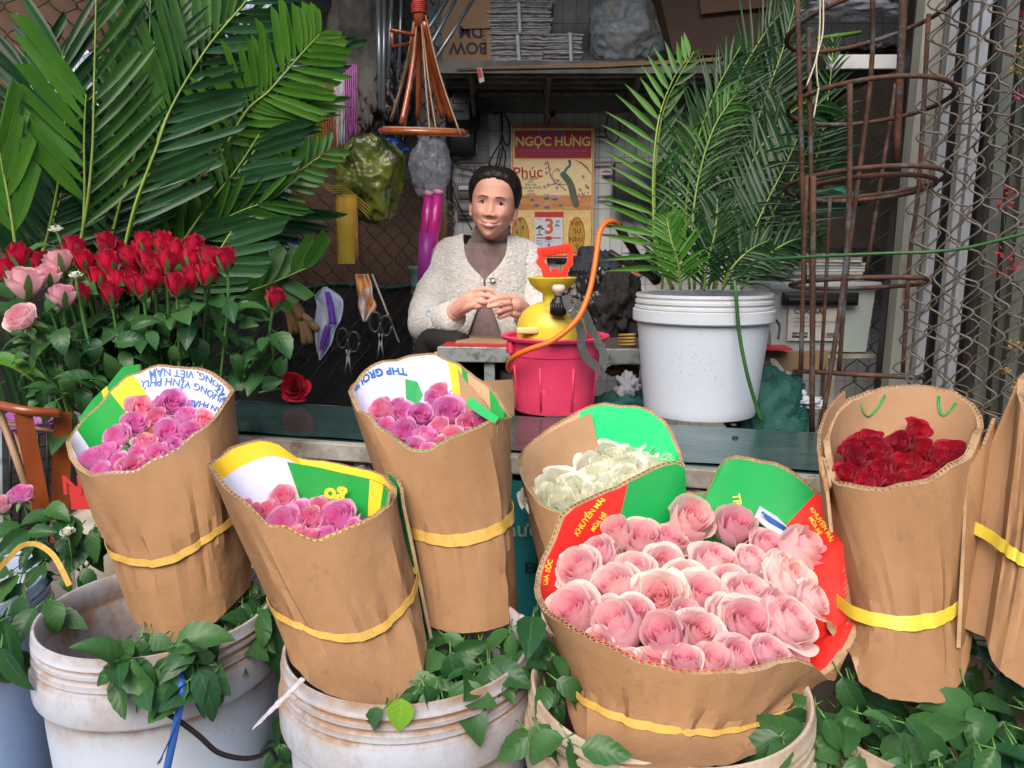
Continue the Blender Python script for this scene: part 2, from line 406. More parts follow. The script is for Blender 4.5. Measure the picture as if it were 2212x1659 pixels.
# ---------------- back shelf with its angle-iron frame
sh = empty('wall_shelf', (.3, 2.8, 1.42), 'grey wall shelf carrying newspaper stacks and boxes', 'shelf')
sz = W(1250, 152, 2.62).z
m_shelf = M('grey_shelf_metal', (.17, .18, .175), .6, col2=(.07, .065, .055), ns=8, bump=.2, bs=50)
x0, x1 = W(948, 150, 2.62).x, W(1690, 130, 2.62).x
MB().box(((x0 + x1) / 2, 2.80, sz + .012), (x1 - x0, .38, .014)).build('board', m_shelf, sh, smooth=False)
MB().box(((x0 + x1) / 2, 2.612, sz + .008), (x1 - x0, .006, .038)).build('front_rail', m_shelf, sh, smooth=False)
MB().box(((x0 + x1) / 2, 2.965, sz - .045), (x1 - x0, .03, .05)).build('back_rail', m_shelf, sh, smooth=False)
for x in (x0 + .1, x0 + .36, x0 + .66, x1 - .15):
    mb = MB(); mb.box((x, 2.80, sz - .008), (.02, .34, .02)); mb.tube([(x, 2.66, sz - .01), (x, 2.96, sz - .12)], .007, 6)
    mb.build('bracket', m_shelf, sh, smooth=False)
for y in (2.69, 2.78, 2.87):
    MB().box(((x0 + x1) / 2, y, sz - .001), (x1 - x0 - .02, .025, .008)).build('slat', m_shelf, sh, smooth=False)
# ================================================================ right side: post, folding gate, cage, what is behind them
m_post = M('weathered_post', (.30, .31, .28), .7, col2=(.18, .17, .14), ns=5, stretch=(1, 1, .25), col3=(.14, .08, .04), ns3=16, lo3=.6, hi3=.7, bump=.2, bs=40)
m_alu = M('bare_aluminium', (.55, .58, .62), .35, metal=.6, col2=(.32, .33, .33), ns=8, stretch=(1, 1, .1))
m_galv = M('galvanised_wire', (.12, .11, .09), .6, metal=.3, col2=(.07, .045, .03), ns=30)
m_slat = M('grey_green_slat', (.13, .155, .14), .6, col2=(.06, .065, .06), ns=6, stretch=(1, 1, .2))
m_rust = M('rusty_iron', (.075, .038, .025), .75, metal=.25, col2=(.17, .062, .025), ns=26, lo=.5, hi=.7, col3=(.10, .11, .12), ns3=14, lo3=.52, hi3=.62, bump=.4, bs=160)
def upright(mb, u0, v0, u1, v1, y, wpx, d, mi=0, y2=None):      # a straight bar between two seen ends
    a, b = W(u0, v0, y), W(u1, v1, y2 or y); z = (a - b); L = z.length
    q = frame(z, (1, 0, 0)); q3 = q.to_3x3(); wd = px(wpx, (u0 + u1) / 2, (v0 + v1) / 2, y)
    mb.box((a + b) / 2, (wd, d, L), q3, mi)
post = empty('door_post', W(1930, 1100, 1.95), 'weathered grey steel door post beside the folding gate', 'post')
mb = MB(); upright(mb, 2016, -60, 1903, 1100, 1.95, 42, .05); mb.build('post_face', m_post, post, smooth=False)
mb = MB(); upright(mb, 1984, -60, 1876, 1100, 1.98, 14, .03); mb.build('black_strip', m_black, post, smooth=False)
mb = MB(); upright(mb, 2046, -60, 1930, 1100, 1.97, 12, .05); mb.build('rusty_edge', M('rust_edge', (.13, .09, .06), .7, col2=(.22, .2, .17), ns=12), post, smooth=False)
gate = empty('folding_gate', W(2080, 1200, 1.75), 'folding metal gate with aluminium uprights and galvanised diamond mesh', 'gate')
for (u0, u1, wp, y, m) in ((2068, 1946, 17, 1.80, m_alu), (2088, 1968, 14, 1.86, m_black), (2112, 1992, 14, 1.80, m_alu), (2136, 2016, 18, 1.80, m_alu),
                           (2160, 2044, 10, 1.86, m_black)):
    mb = MB(); upright(mb, u0, -60, u1, 1150, y, wp, .02); mb.build('upright', m, gate, smooth=False)
mb = MB(); o = W(1945, 1150, 1.62); u_ = (W(2260, 1140, 1.50) - o).normalized(); v_ = (W(2048, -80, 1.66) - o).normalized()
chain_link(mb, o, u_, v_, u_.cross(v_), .50, 1.5, .029, .0024, 1.3); chain_link(mb, o + Vector((.012, .05, .01)), u_, v_, u_.cross(v_), .50, 1.5, .035, .002, 1.6); mb.build('diamond_mesh', m_galv, gate)
slats = empty('slat_screen', W(2190, 1150, 1.95), 'grey green upright slats standing behind the folding gate', 'screen')
for (u0, u1, wp, y, mm) in ((2190, 2085, 26, 2.0, m_slat), (2222, 2118, 16, 2.02, M('slat_dark', (.05, .055, .05), .7)), (2250, 2150, 24, 2.0, m_slat), (2285, 2190, 20, 2.0, m_slat)):
    mb = MB(); upright(mb, u0, -60, u1, 1150, y, wp, .02); mb.build('slat', mm, slats, smooth=False)
# wall behind, so that no daylight comes through
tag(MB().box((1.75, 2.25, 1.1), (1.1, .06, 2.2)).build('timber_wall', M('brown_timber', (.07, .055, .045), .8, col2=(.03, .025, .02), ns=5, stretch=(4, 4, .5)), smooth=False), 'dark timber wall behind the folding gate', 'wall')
# artificial flowers hanging behind the gate
def flower_string(name, lab, spots, y, cols):
    r = empty(name, W(spots[0][0], spots[0][1], y), lab, 'flowers')
    MB().tube([W(u, v, y + .01) for u, v in sorted(((a, b) for a, b, *_ in spots), key=lambda q: q[1])], .002, 5).build('cord', M('green_cord', (.03, .09, .03), .7), r)
    for ci, c in enumerate(cols):
        mb = MB()
        for k, (u, v, rad) in enumerate(spots):
            if k % len(cols) != ci: continue
            c0 = W(u, v, y); rr = px(rad, u, v, y)
            for j in range(26):
                d = Vector((rnd(-1, 1), rnd(-1, .3), rnd(-1, 1))).normalized(); x = d.orthogonal().normalized()
                q = c0 + d * rr * rnd(.5, 1); s = rr * .35
                mb.add([q - x * s * .6, q + d * s, q + x * s * .6, q - d * s * .7], [[0, 1, 2, 3]])
        mb.build('petals', c, r, smooth=False)
mp_ = M('magenta_petal', (.55, .02, .18), .6, transl=.2); yp_ = M('ochre_petal', (.55, .32, .02), .6, transl=.2); rp_ = M('coral_petal', (.55, .03, .06), .6, transl=.2)
flower_string('artificial_flowers', 'magenta and yellow artificial flowers hanging at the upper right edge', [(2205, 38, 16), (2208, 95, 14), (2208, 66, 14), (2195, 150, 13), (2206, 205, 14), (2204, 120, 12)], 1.9, [mp_, yp_])
flower_string('artificial_flowers', 'coral red artificial flowers behind the gate mesh at mid height', [(2168, 440, 17), (2180, 412, 14), (2172, 548, 18), (2188, 575, 16), (2160, 590, 12)], 1.92, [rp_])
flower_string('artificial_flowers', 'yellow artificial flowers behind the gate mesh, above the dark red bouquet', [(2190, 745, 14), (2200, 830, 15), (2170, 800, 11)], 1.92, [yp_])
flower_string('artificial_flowers', 'dark pink artificial flowers with yellow tips at the upper right, left of the magenta ones', [(2122, 118, 10), (2132, 112, 8)], 1.92, [mp_, yp_])

# ---------------- rusty cage (plant ring stand)
cage = empty('iron_cage', W(1755, 935, 1.72), 'rusty round iron flower stand frame rising in front of the door post', 'stand')
tl = R(7)
cn = Vector((0, math.sin(tl), math.cos(tl)))       # its axis leans a little towards the street
rings = [(1880, 40, 172, 1.70), (1875, 222, 163, 1.72), (1863, 396, 158, 1.74), (1856, 612, 140, 1.77), (1850, 808, 126, 1.80)]
RC = []
for k, (u, v, hw, y) in enumerate(rings):
    c = W(u, v, y); r = px(hw, u, v, y); skew = Matrix.Rotation(R((-9, -1, -1, 0, 3)[k]), 3, 'Y'); RC.append((c, r))
    fr = frame(skew @ cn, (1, 0, 0)).to_3x3()
    pts = [c + fr @ Vector((math.cos(2 * PI * i / 48) * r, math.sin(2 * PI * i / 48) * r, 0)) for i in range(49)]
    MB().tube(pts, .0052, 8).build('hoop', m_rust, cage)
    if k == 2:
        pts = [c + Vector((.006, 0, -.012)) + fr @ Vector((math.cos(2 * PI * i / 48) * r * .86, math.sin(2 * PI * i / 48) * r * .86, 0)) for i in range(49)]
        MB().tube(pts, .0055, 8).build('hoop', m_rust, cage)
for (pts, y0, y1, r) in [([(1722, -20), (1733, 380), (1738, 610)], 1.60, 1.70, .0052), ([(1746, 60), (1752, 400), (1755, 935)], 1.66, 1.70, .005),
        ([(1885, -20), (1880, 180), (1832, 560), (1812, 808)], 1.60, 1.72, .005), ([(1836, 180), (1828, 560), (1772, 935)], 1.56, 1.68, .0055),
        ([(1952, -20), (1936, 360)], 1.58, 1.64, .0075), ([(2006, 30), (1985, 400), (1965, 560), (1950, 810)], 1.74, 1.80, .005), ([(1793, 425), (1785, 600), (1773, 805)], 1.86, 1.88, .0045),
        ([(1742, 380), (1730, 800)], 1.66, 1.66, .005), ([(1936, 180), (1870, 600)], 1.86, 1.88, .005), ([(1757, 380), (1754, 935)], 1.60, 1.66, .006), ([(1842, 930), (1764, 936)], 1.74, 1.66, .0035)][:-1]:
    n = len(pts) - 1
    MB().tube(crom([W(u, v, lerp(y0, y1, i / n)) for i, (u, v) in enumerate(pts)], 4), r, 7).build('rod', m_rust, cage)
tie = MB()
for dx, l in ((0, 1.0), (7, .75)):
    pts = [W(1771 + dx, -10, 1.55), W(1770 + dx, 70, 1.55), W(1762 + dx * .2, 130, 1.55), W(1742 + dx * 3.5, 185, 1.55)] + ([W(1768, 190, 1.55), W(1757, 255, 1.55)] if dx else [])
    tie.tube(crom(pts, 5), .004, 6, flat=.25)
tag(tie.build('ribbon_tie', M('cream_ribbon', (.6, .55, .42), .6)), 'cream ribbon tied to the top of the rusty cage', 'ribbon')

# ---------------- things in the dark corner behind the cage
m_clearbox = M('clear_plastic', (.62, .70, .70), .25, alpha=.55, spec=.5)
bx = empty('storage_box', W(1775, 760, 2.05), 'clear plastic storage box with black latch and paper flower food label', 'box')
a, b = W(1655, 760, 2.05), W(1893, 615, 2.05)
cx, hx, cz, hz = (a.x + b.x) / 2, (b.x - a.x) / 2, (a.z + b.z) / 2, (b.z - a.z) / 2
mb = MB()
for (sz_, f_) in ((hz * 1.0, 1),):
    prof = []
    for (z, k) in ((-hz, .90), (hz * .93, 1.0)):
        prof.append([Vector((cx - hx * k, 2.05, cz + z)), Vector((cx + hx * k, 2.05, cz + z)), Vector((cx + hx * k, 2.30, cz + z)), Vector((cx - hx * k, 2.30, cz + z))])
    mb.grid(prof, cu=True); mb.poly(prof[0])
mb.build('tub', m_clearbox, bx, smooth=False)
MB().box((cx, 2.17, cz + hz * .97), (hx * 2.12, .28, .022), bev=.006).build('lid', m_clearbox, bx)
la, lb = W(1690, 660, 2.03), W(1855, 632, 2.03)
mb = MB(); mb.box(((la.x + lb.x) / 2, 2.035, (la.z + lb.z) / 2), (lb.x - la.x, .022, lb.z - la.z), bev=.004)
mb.box(((la.x + lb.x) / 2, 2.022, (la.z + lb.z) / 2 - .003), ((lb.x - la.x) * .9, .012, (lb.z - la.z) * .35), bev=.003); mb.build('latch', m_black, bx)
pa, pb = W(1703, 737, 2.03), W(1829, 661, 2.03); pc = (pa + pb) / 2
lab = MB().box((pc.x, 2.042, pc.z), (pb.x - pa.x, .003, pb.z - pa.z)).build('paper_label', M('label_paper', (.58, .56, .52), .8, col2=(.48, .46, .42), ns=10), bx, smooth=False)
mb = MB(); k = (pb.x - pa.x) / 126
fn = lambda x, y: Vector((pa.x + x * k, 2.0395, pb.z + y * k))
text_on(mb, 'CHRYSAL', 17, lambda x, y: fn(12 + x, -13 + y), bold=.4, align='LEFT')
for i, s in enumerate(('UNIVERSAL 0.5L', '100 SACHETS FOR 0.50 L OF SOLUTION', 'CUT FLOWER FOOD')):
    text_on(mb, s, 6.6, lambda x, y, i=i: fn(12 + x, -28 - 9 * i + y), align='LEFT')
mb.build('printing', M('print_ink', (.02, .02, .03), .6), lab, smooth=False)
mb = MB()
for i in range(14): mb.box(fn(88 + i * 2.1, -67), (k * (.6 + .9 * (i * 7 % 3) / 2), .0006, k * 12))
mb.build('barcode', M('print_ink', (.02, .02, .03), .6), lab, smooth=False)
mb = MB(); mb.box(fn(28, -66), (k * 35, .0008, k * 12)); mb.build('logo_panel', M('print_ink', (0, 0, 0)), lab, smooth=False)
mb = MB(); text_on(mb, 'CHRYSAL', 8.6, lambda x, y: fn(28 + x, -66 + y) - Vector((0, .0012, 0))); mb.build('logo_lettering', m_white, lab, smooth=False)
ga, gb = W(1795, 752, 2.06), W(1845, 700, 2.06)
tag(MB().box(((ga.x + gb.x) / 2, 2.10, (ga.z + gb.z) / 2), (gb.x - ga.x, .06, gb.z - ga.z), bev=.003).build('green_carton', M('carton_green', (.10, .35, .10), .5)), 'small green carton inside the clear storage box', 'carton')
mb = MB()
for i in range(5): mb.box(W(1720, 748 - i * 3, 2.12), (.19, .10, .0025), Matrix.Rotation(R(rnd(-4, 4)), 3, 'Z'))
tag(mb.build('paper_pile', m_white, smooth=False), 'loose white papers lying inside the clear storage box', 'papers')
# magazines and bowl on the lid
mz = [M('mag_' + n, c, .45) for n, c in (('white', (.5, .52, .55)), ('blue', (.10, .16, .3)), ('cream', (.5, .45, .35)), ('red', (.35, .06, .08)))]
zb = cz + hz * .97 + .011
for i in range(9):
    c = Vector((W(1775, 600, 2.12).x + rnd(-.012, .012), 2.16 + rnd(-.01, .01), zb + .004 + i * .0082))
    tag(MB().box(c, (.20 - .008 * (i % 3), .16, .007), Matrix.Rotation(R(rnd(-7, 7)), 3, 'Z'), bev=.0015).build('magazine', mz[(i * 5) % 4 if i not in (3, 5, 7) else 0], smooth=False),
        ('%s magazine from the bottom of the pile on the clear storage box' % ('lowest', 'second', 'third', 'fourth', 'fifth', 'sixth', 'seventh', 'eighth', 'ninth')[i]).replace('lowest magazine from the bottom', 'lowest magazine'), 'magazine', 'magazines piled on the storage box')
bl = W(1690, 600, 2.10)
tag(MB().lathe([(.02, 0), (.035, .012), (.042, .04), (.044, .062), (.041, .062), (.038, .04), (.03, .014), (0.001, .010)], (bl.x, 2.12, zb + .001), 28).build('metal_bowl', M('shiny_steel', (.6, .58, .52), .18, metal=1)), 'small shiny steel bowl on the storage box lid beside the magazines', 'bowl')
# small stool under the box : cream legs, cardboard on top
st = empty('side_table', W(1790, 950, 2.12), 'small white legged table under the clear storage box', 'table')
zt = a.z - .004
MB().box((cx + .01, 2.2, zt - .008), (hx * 2.05, .30, .012)).build('table_board', m_paint_old, st, smooth=False)
for (u, y) in ((1790, 2.07), (1650, 2.07), (1800, 2.33), (1660, 2.33)):
    x = W(u, 800, 2.07).x; MB().box((x, y, (zt - .015) / 2), (.026, .026, zt - .016)).build('leg', m_paint_old, st, smooth=False)
top = [W(u, v, 2.02) for u, v in ((1632, 760), (1792, 757), (1780, 795), (1768, 806), (1716, 806), (1695, 800), (1670, 770), (1664, 764), (1662, 790), (1655, 806), (1640, 811), (1634, 808))]
tag(MB().slab(top, .005).build('cardboard_flap', M('carton_tan_dark', (.26, .17, .10), .8, col2=(.2, .13, .08), ns=6), smooth=False), 'notched brown cardboard flap hanging below the clear storage box', 'cardboard')
# plastic tray and dark shelf higher up
sh2 = empty('corner_shelf', W(1860, 140, 2.2), 'white fronted shelf in the dark corner behind the cage', 'shelf')
a, b = W(1788, 148, 2.15), W(1956, 118, 2.15)
MB().box(((a.x + b.x) / 2, 2.155, (a.z + b.z) / 2), (b.x - a.x, .014, b.z - a.z)).build('front_edge', M('chalky_white', (.55, .57, .58), .6, col2=(.4, .41, .41), ns=14), sh2, smooth=False)
MB().box(((a.x + b.x) / 2, 2.36, a.z + .012), (b.x - a.x, .4, .012)).build('shelf_board', m_dark, sh2, smooth=False)
def crumple(name, c, s, mat, lab, cat, seed=0, amp=.35, n=16, kind=None, fr=2.2, fine=1.0, sharp=False, parent=None, group=None):
    mb = MB(); c = Vector(c); P = []; n = int(n * 2)
    for i in range(n + 1):
        row = []; th = PI * (i + .001) / (n + .002)
        for j in range(2 * n):
            ph = PI * j / n; d = Vector((math.sin(th) * math.cos(ph), math.sin(th) * math.sin(ph), math.cos(th)))
            k = noise.noise(d * fr + Vector((seed, 0, 0))); k2 = abs(noise.noise(d * fr * 2.7 + Vector((0, seed, 3))))
            k3 = abs(noise.noise(d * fr * 6 + Vector((seed, seed, 3))))
            f = 1 + amp * k - amp * 1.0 * k2 ** .7 * .8 - amp * .6 * fine * k3 ** .7
            row.append(c + Vector((d.x * s[0], d.y * s[1], d.z * s[2])) * f)
        P.append(row)
    o = mb.grid(P, cu=True).build(name, mat, parent, smooth=not sharp)
    if lab: tag(o, lab, cat, group)
    return o
m_film = M('clear_film', (.62, .68, .75), .12, alpha=.42, spec=.9, bump=.8, bs=22, detail=2)
m_blackbag = M('black_bag', (.012, .012, .013), .28, bump=.8, bs=18)
c = W(1870, 108, 2.25)
crumple('black_film_roll', (c.x, 2.27, c.z), (.11, .06, .022), m_blackbag, 'crumpled black plastic film on the white fronted corner shelf', 'plastic film', 3, .4)
c = W(1830, 76, 2.2); tag(MB().tube([W(1765, 84, 2.2), W(1810, 78, 2.2), W(1858, 70, 2.2)], [.010, .012, .008], 8, flat=.6).build('leaf_bundle', M('fresh_green', (.10, .22, .03), .5)), 'flat green leaf bundle on the corner shelf above the black film', 'leaves')
c = W(1840, 20, 2.3); crumple('clear_sack', c, (.15, .06, .03), M('pale_film', (.35, .36, .42), .4, alpha=.5), 'pale plastic sack near the top of the corner shelf', 'sack', 9, .4)
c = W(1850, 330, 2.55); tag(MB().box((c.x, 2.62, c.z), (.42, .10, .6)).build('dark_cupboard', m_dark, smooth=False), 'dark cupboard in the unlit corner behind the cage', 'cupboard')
c = W(1790, 430, 2.30); crumple('teal_sack', c, (.11, .05, .035), M('teal_cloth', (.02, .13, .12), .7), 'dark teal cloth sack in the unlit corner behind the cage', 'sack', 5, .3)
# green woven sack, white paper by the bucket on the floor behind table
c = W(1668, 925, 1.85); crumple('woven_sack', (c.x, 1.88, .47), (.11, .10, .13), M('green_woven', (.012, .09, .075), .6, bump=.5, bs=160), 'dark green woven sack between the white bucket and the cage', 'sack', 2, .22, sharp=False)
c = W(1705, 870, 1.86); crumple('paper_scrap', W(1712, 868, 1.86), (.09, .05, .028), M('scrap_paper', (.55, .58, .65), .7), 'crumpled white paper lying on the green woven sack', 'paper', 8, .5)
# chain link strip at back right
mb = MB(); chain_link(mb, W(1815, 940, 2.3), Vector((1, .0, 0)), Vector((0.07, 0, 1)), Vector((0, -1, 0)), .26, 1.0, .034, .0018, .9)
tag(mb.build('back_wire_netting', m_wire), 'dark wire netting in the gap between the cage and the door post', 'netting')
# ================================================================ on the wall shelf
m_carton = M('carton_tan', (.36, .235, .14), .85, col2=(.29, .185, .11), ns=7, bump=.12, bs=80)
m_ink = M('print_ink', (.02, .02, .03), .6)
m_red = M('print_red', (.5, .03, .03), .6)
zs = sz + .02
def shelf_box(u0, u1, v0, y0, dep):          # front corners on the shelf
    a, b = W(u0, 147, y0), W(u1, 147, y0); t = W(u0, v0, y0).z
    return (a.x + b.x) / 2, b.x - a.x, y0 + dep / 2, zs, t
cb = empty('cardboard_box', (0, 2.75, zs), 'cardboard box with upside down black lettering on the wall shelf', 'box')
xa, xb = W(956, 147, 2.64).x, W(1062, 147, 2.64).x
ztop = W(1062, 66, 2.64).z
MB().box(((xa + xb) / 2, 2.77, (zs + ztop + .10) / 2), (xb - xa, .26, ztop + .10 - zs)).build('carton', m_carton, cb, smooth=False)
mb = MB(); fa = [W(1000, 62, 2.632), W(1058, 60, 2.632), W(1063, 5, 2.66), W(985, -20, 2.66)]; mb.slab(fa, .004); mb.build('flap', m_carton, cb, smooth=False)
mb = MB(); k = (xb - xa) / 106
text_on(mb, 'BOW', 34, lambda x, y: Vector((xa + k * (56 + x), 2.638, zs + k * (36 + y))), rot=PI, bold=.8)
text_on(mb, 'DM', 34, lambda x, y: Vector((xa + k * (62 + x), 2.638, zs + k * (69 + y))), rot=PI, bold=.8)
text_on(mb, 'classic', 13, lambda x, y: Vector((xa + k * (91 + x), 2.638, zs + k * (52 + y))), rot=-PI / 2, space=1.5)
mb.build('lettering', m_ink, cb, smooth=False)
mb = MB(); text_on(mb, 'Amorino Garden', 6, lambda x, y: Vector((xa + k * (82 + x), 2.638, zs + k * (6 + y))), rot=PI); mb.build('small_lettering', m_red, cb, smooth=False)
# newspaper stacks: each bundle many folded sheets
m_news = []
for i, c in enumerate([(.46, .46, .47), (.36, .36, .38), (.54, .53, .54), (.42, .41, .44), (.55, .22, .34)]):
    m_news.append(M('newsprint_%d' % i, c, .9, col2=tuple(q * .5 for q in c), ns=70, lo=.45, hi=.6, stretch=(.5, 1, 2.5)))
m_strap_l = M('pale_strap', (.45, .52, .53), .5)
def news_bundle(u0, u1, z0, z1, y, dep, lab, straps, n):
    a, b = W(u0, 100, y), W(u1, 100, y); r = empty('newspaper_bundle', ((a.x + b.x) / 2, y + dep / 2, z0), lab, 'newspapers')
    cx, wd = (a.x + b.x) / 2, b.x - a.x; mbs = [MB() for _ in m_news]
    z = z0; th = (z1 - z0) / n
    mb = MB()
    for i in range(n):
        mi = random.choice([0, 0, 1, 2, 2, 3, 3]) if rnd(0, 1) > .05 else 4
        ox = rnd(-.006, .006); ww = wd * rnd(.93, 1.02); yy = y + rnd(-.006, .008)
        prof = []                                # rounded folded edge seen from the front, wavy
        N = 14; row0 = []
        for (dy, dz) in ((dep, .5), (.004, .5), (0, .28), (-.001, 0), (0, -.28), (.004, -.5), (dep, -.5)):
            row0.append([Vector((cx + ox + ww * (j / N - .5), yy + dy, z + th / 2 + dz * th * .93 + .0022 * noise.noise(Vector((j * .5, i * .9, z0 * 9))) + .004 * (abs(j / N - .5) * 2) ** 4 * -(i / n - .2))) for j in range(N + 1)])
        mb.grid(row0, mi)
        mb.box((cx + ox, yy + dep / 2, z + th / 2), (ww * .995, dep * .97, th * .8), mi=mi)
        z += th
    mb.build('folded_sheets', m_news, r)
    mb = MB()
    for s in straps:
        x = cx + wd * s; mb.tube(crom([Vector((x, y + dep * .6, z1 + .002)), Vector((x, y + .0, z1 + .002)), Vector((x + .003, y - .009, (z0 + z1) / 2)), Vector((x + .006, y - .006, z0 + .002))], 4), .0065, 6, flat=.25)
    mb.build('strapping', m_strap_l, r)
    return r
zm = W(1100, 76, 2.64).z
news_bundle(1057, 1174, zs, zm, 2.64, .26, 'thick tied newspaper bundle on the shelf, under another bundle', (.02,), 15)
news_bundle(1055, 1190, zm + .001, W(1100, 6, 2.64).z, 2.64, .26, 'tied newspaper bundle lying on top of a thicker one', (-.02,), 15)
news_bundle(1060, 1200, W(1100, 6, 2.64).z + .001, W(1100, -60, 2.64).z, 2.64, .26, 'topmost newspaper bundle of the tall stack, cut by the top of the photo', (-.02,), 12)
news_bundle(1172, 1258, zs, W(1200, 72, 2.64).z, 2.64, .24, 'low tied newspaper bundle with a pink sheet beside the plastic bag', (.18,), 14)
c = W(1370, 60, 2.72)
pb_ = crumple('plastic_bag', (c.x, 2.76, c.z + .0), (.165, .11, .125), M('bag_film', (.50, .60, .68), .10, alpha=.42, spec=1.0, col2=(.70, .70, .66), ns=11, lo=.5, hi=.62, bump=1.0, bs=13, detail=2), 'big crumpled clear plastic bag of packed stuff on the shelf', 'bag', 1, .26, 26, fr=1.6, fine=.2)
crumple('packed_stuff', (c.x + .02, 2.79, c.z - .035), (.12, .08, .07), M('stuffing', (.42, .38, .30), .8, col2=(.18, .16, .13), ns=14), None, None, 6, .4, 12, parent=pb_)
r = empty('newspaper_roll', W(1290, 40, 2.8), 'loose curled newspapers between the tall stack and the plastic bag', 'newspapers')
for k in range(7):
    P = []
    for i in range(7):
        t = i / 6; row = []
        for j in range(2): row.append(W(lerp(1250 + k * 3, 1318 + k * 2, t), lerp(30 - k * 3, -2 - k * 5, t) + 26 * math.sin(PI * t) * (1 - .1 * k) - 22 * t, 2.80 + .08 * j))
        P.append(row)
    MB().grid(P).build('sheet', m_news[k % 3], r)
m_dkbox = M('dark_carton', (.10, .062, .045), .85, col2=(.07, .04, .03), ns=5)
a, b = W(1425, 128, 2.6), W(1700, -120, 2.6)
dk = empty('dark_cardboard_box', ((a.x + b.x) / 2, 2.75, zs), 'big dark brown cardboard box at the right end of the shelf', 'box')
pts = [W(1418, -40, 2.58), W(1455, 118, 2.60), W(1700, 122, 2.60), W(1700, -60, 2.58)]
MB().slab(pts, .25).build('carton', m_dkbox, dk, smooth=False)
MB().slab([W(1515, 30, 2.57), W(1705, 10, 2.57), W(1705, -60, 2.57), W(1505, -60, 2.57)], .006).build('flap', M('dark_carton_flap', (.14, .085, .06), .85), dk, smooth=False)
# strips of cardboard lining the shelf edge
tag(MB().slab([W(985, 147, 2.60), W(1500, 128, 2.60), W(1560, 122, 2.60), W(1555, 131, 2.60), W(1290, 145, 2.605), W(990, 151, 2.605)], .003).build('cardboard_strip', m_carton, smooth=False), 'thin cardboard strip lining the shelf under the newspapers', 'cardboard')
tg = empty('hanging_tag', W(1037, 150, 2.59), 'small red and white paper tag hanging from the shelf edge', 'tag')
MB().slab([W(1030, 148, 2.595), W(1040, 146, 2.595), W(1047, 176, 2.59), W(1036, 180, 2.59)], .002).build('card', M('tag_white', (.55, .5, .45), .7), tg, smooth=False)
MB().slab([W(1031, 149, 2.592), W(1038, 148, 2.592), W(1042, 166, 2.588), W(1034, 168, 2.588)], .001).build('red_patch', m_red, tg, smooth=False)

# ================================================================ on the tiled wall
YB = 2.985
def wb(u, v, off=0): return W(u, v, YB - off)
def wall_plate(mb, u0, v0, u1, v1, off, th, mi=0, bev=.0):
    a, b = wb(u0, v1, off), wb(u1, v0, off); mb.box(((a.x + b.x) / 2, YB - off + th / 2, (a.z + b.z) / 2), (abs(b.x - a.x), th, abs(b.z - a.z)), mi=mi, bev=bev); return mb
em = empty('electricity_meter', wb(1005, 350), 'round black electricity meter on a grey perforated mounting plate', 'meter')
wall_plate(MB(), 985, 214, 1054, 352, .012, .012, bev=.003).build('mounting_plate', M('plate_grey', (.24, .23, .21), .6, col2=(.16, .15, .13), ns=12), em)
mb = MB()
for i in range(7):
    for j in range(14): mb.ball(wb(1034 + i * 2.3, 232 + j * 7, .013), (.0013, .001, .0013), 3)
mb.build('holes', m_black, em)
c = wb(1000, 257, .05); r_ = px(35, 1000, 250, 2.93)
rot = Matrix.Rotation(R(90), 3, 'X')
MB().lathe([(r_ * 1.02, -.05), (r_ * 1.05, 0), (r_, .03), (r_ * .8, .05), (.001, .055)], c + Vector((0, .0, 0)), 32, mat=rot).build('round_case', m_black, em)
MB().box(c + Vector((-.004, .02, -.075)), (r_ * 1.7, .07, .10), bev=.01).build('terminal_cover', m_black, em)
mb = wall_plate(MB(), 971, 210, 1014, 258, .125, .012, bev=.008); mb.build('glass_window', M('meter_glass', (.22, .28, .32), .2), em)
mb = MB(); wall_plate(mb, 976, 216, 1009, 224, .128, .004); wall_plate(mb, 976, 238, 1002, 242, .128, .004); mb.build('number_slot', M('slot', (.03, .03, .03), .3), em, smooth=False)
mb = MB(); text_on(mb, '048065', .014, lambda x, y: wb(993, 220, .1305) + Vector((x, 0, y))); mb.build('digits', m_white, em, smooth=False)
fb = empty('fuse_box', wb(1000, 330), 'small brown fuse terminals under the meter', 'fuse')
wall_plate(MB(), 982, 318, 1000, 344, .03, .03, bev=.004).build('brown_block', M('bakelite', (.12, .09, .07), .5), fb)
wall_plate(MB(), 1016, 312, 1030, 330, .03, .02, bev=.003).build('white_block', m_white, fb)
so = empty('socket_column', wb(1002, 470), 'column of wall sockets and switches left of the woman', 'sockets')
wall_plate(MB(), 987, 398, 1022, 472, .012, .012, bev=.003).build('backplate', M('dirty_plastic', (.20, .17, .13), .5), so)
for (v0, v1, m) in ((401, 411, m_white), (414, 430, M('bakelite')if 0 else MATS['bakelite']), (440, 456, m_steelgrey), (459, 466, MATS['bakelite'])):
    wall_plate(MB(), 990, v0, 1018, v1, .02, .01, bev=.003).build('socket', m, so)
MB().tube(crom([wb(975, 395, .02), wb(985, 430, .03), wb(1002, 465, .03), wb(1020, 497, .03)], 4), .003, 6).build('cable', m_black, so)
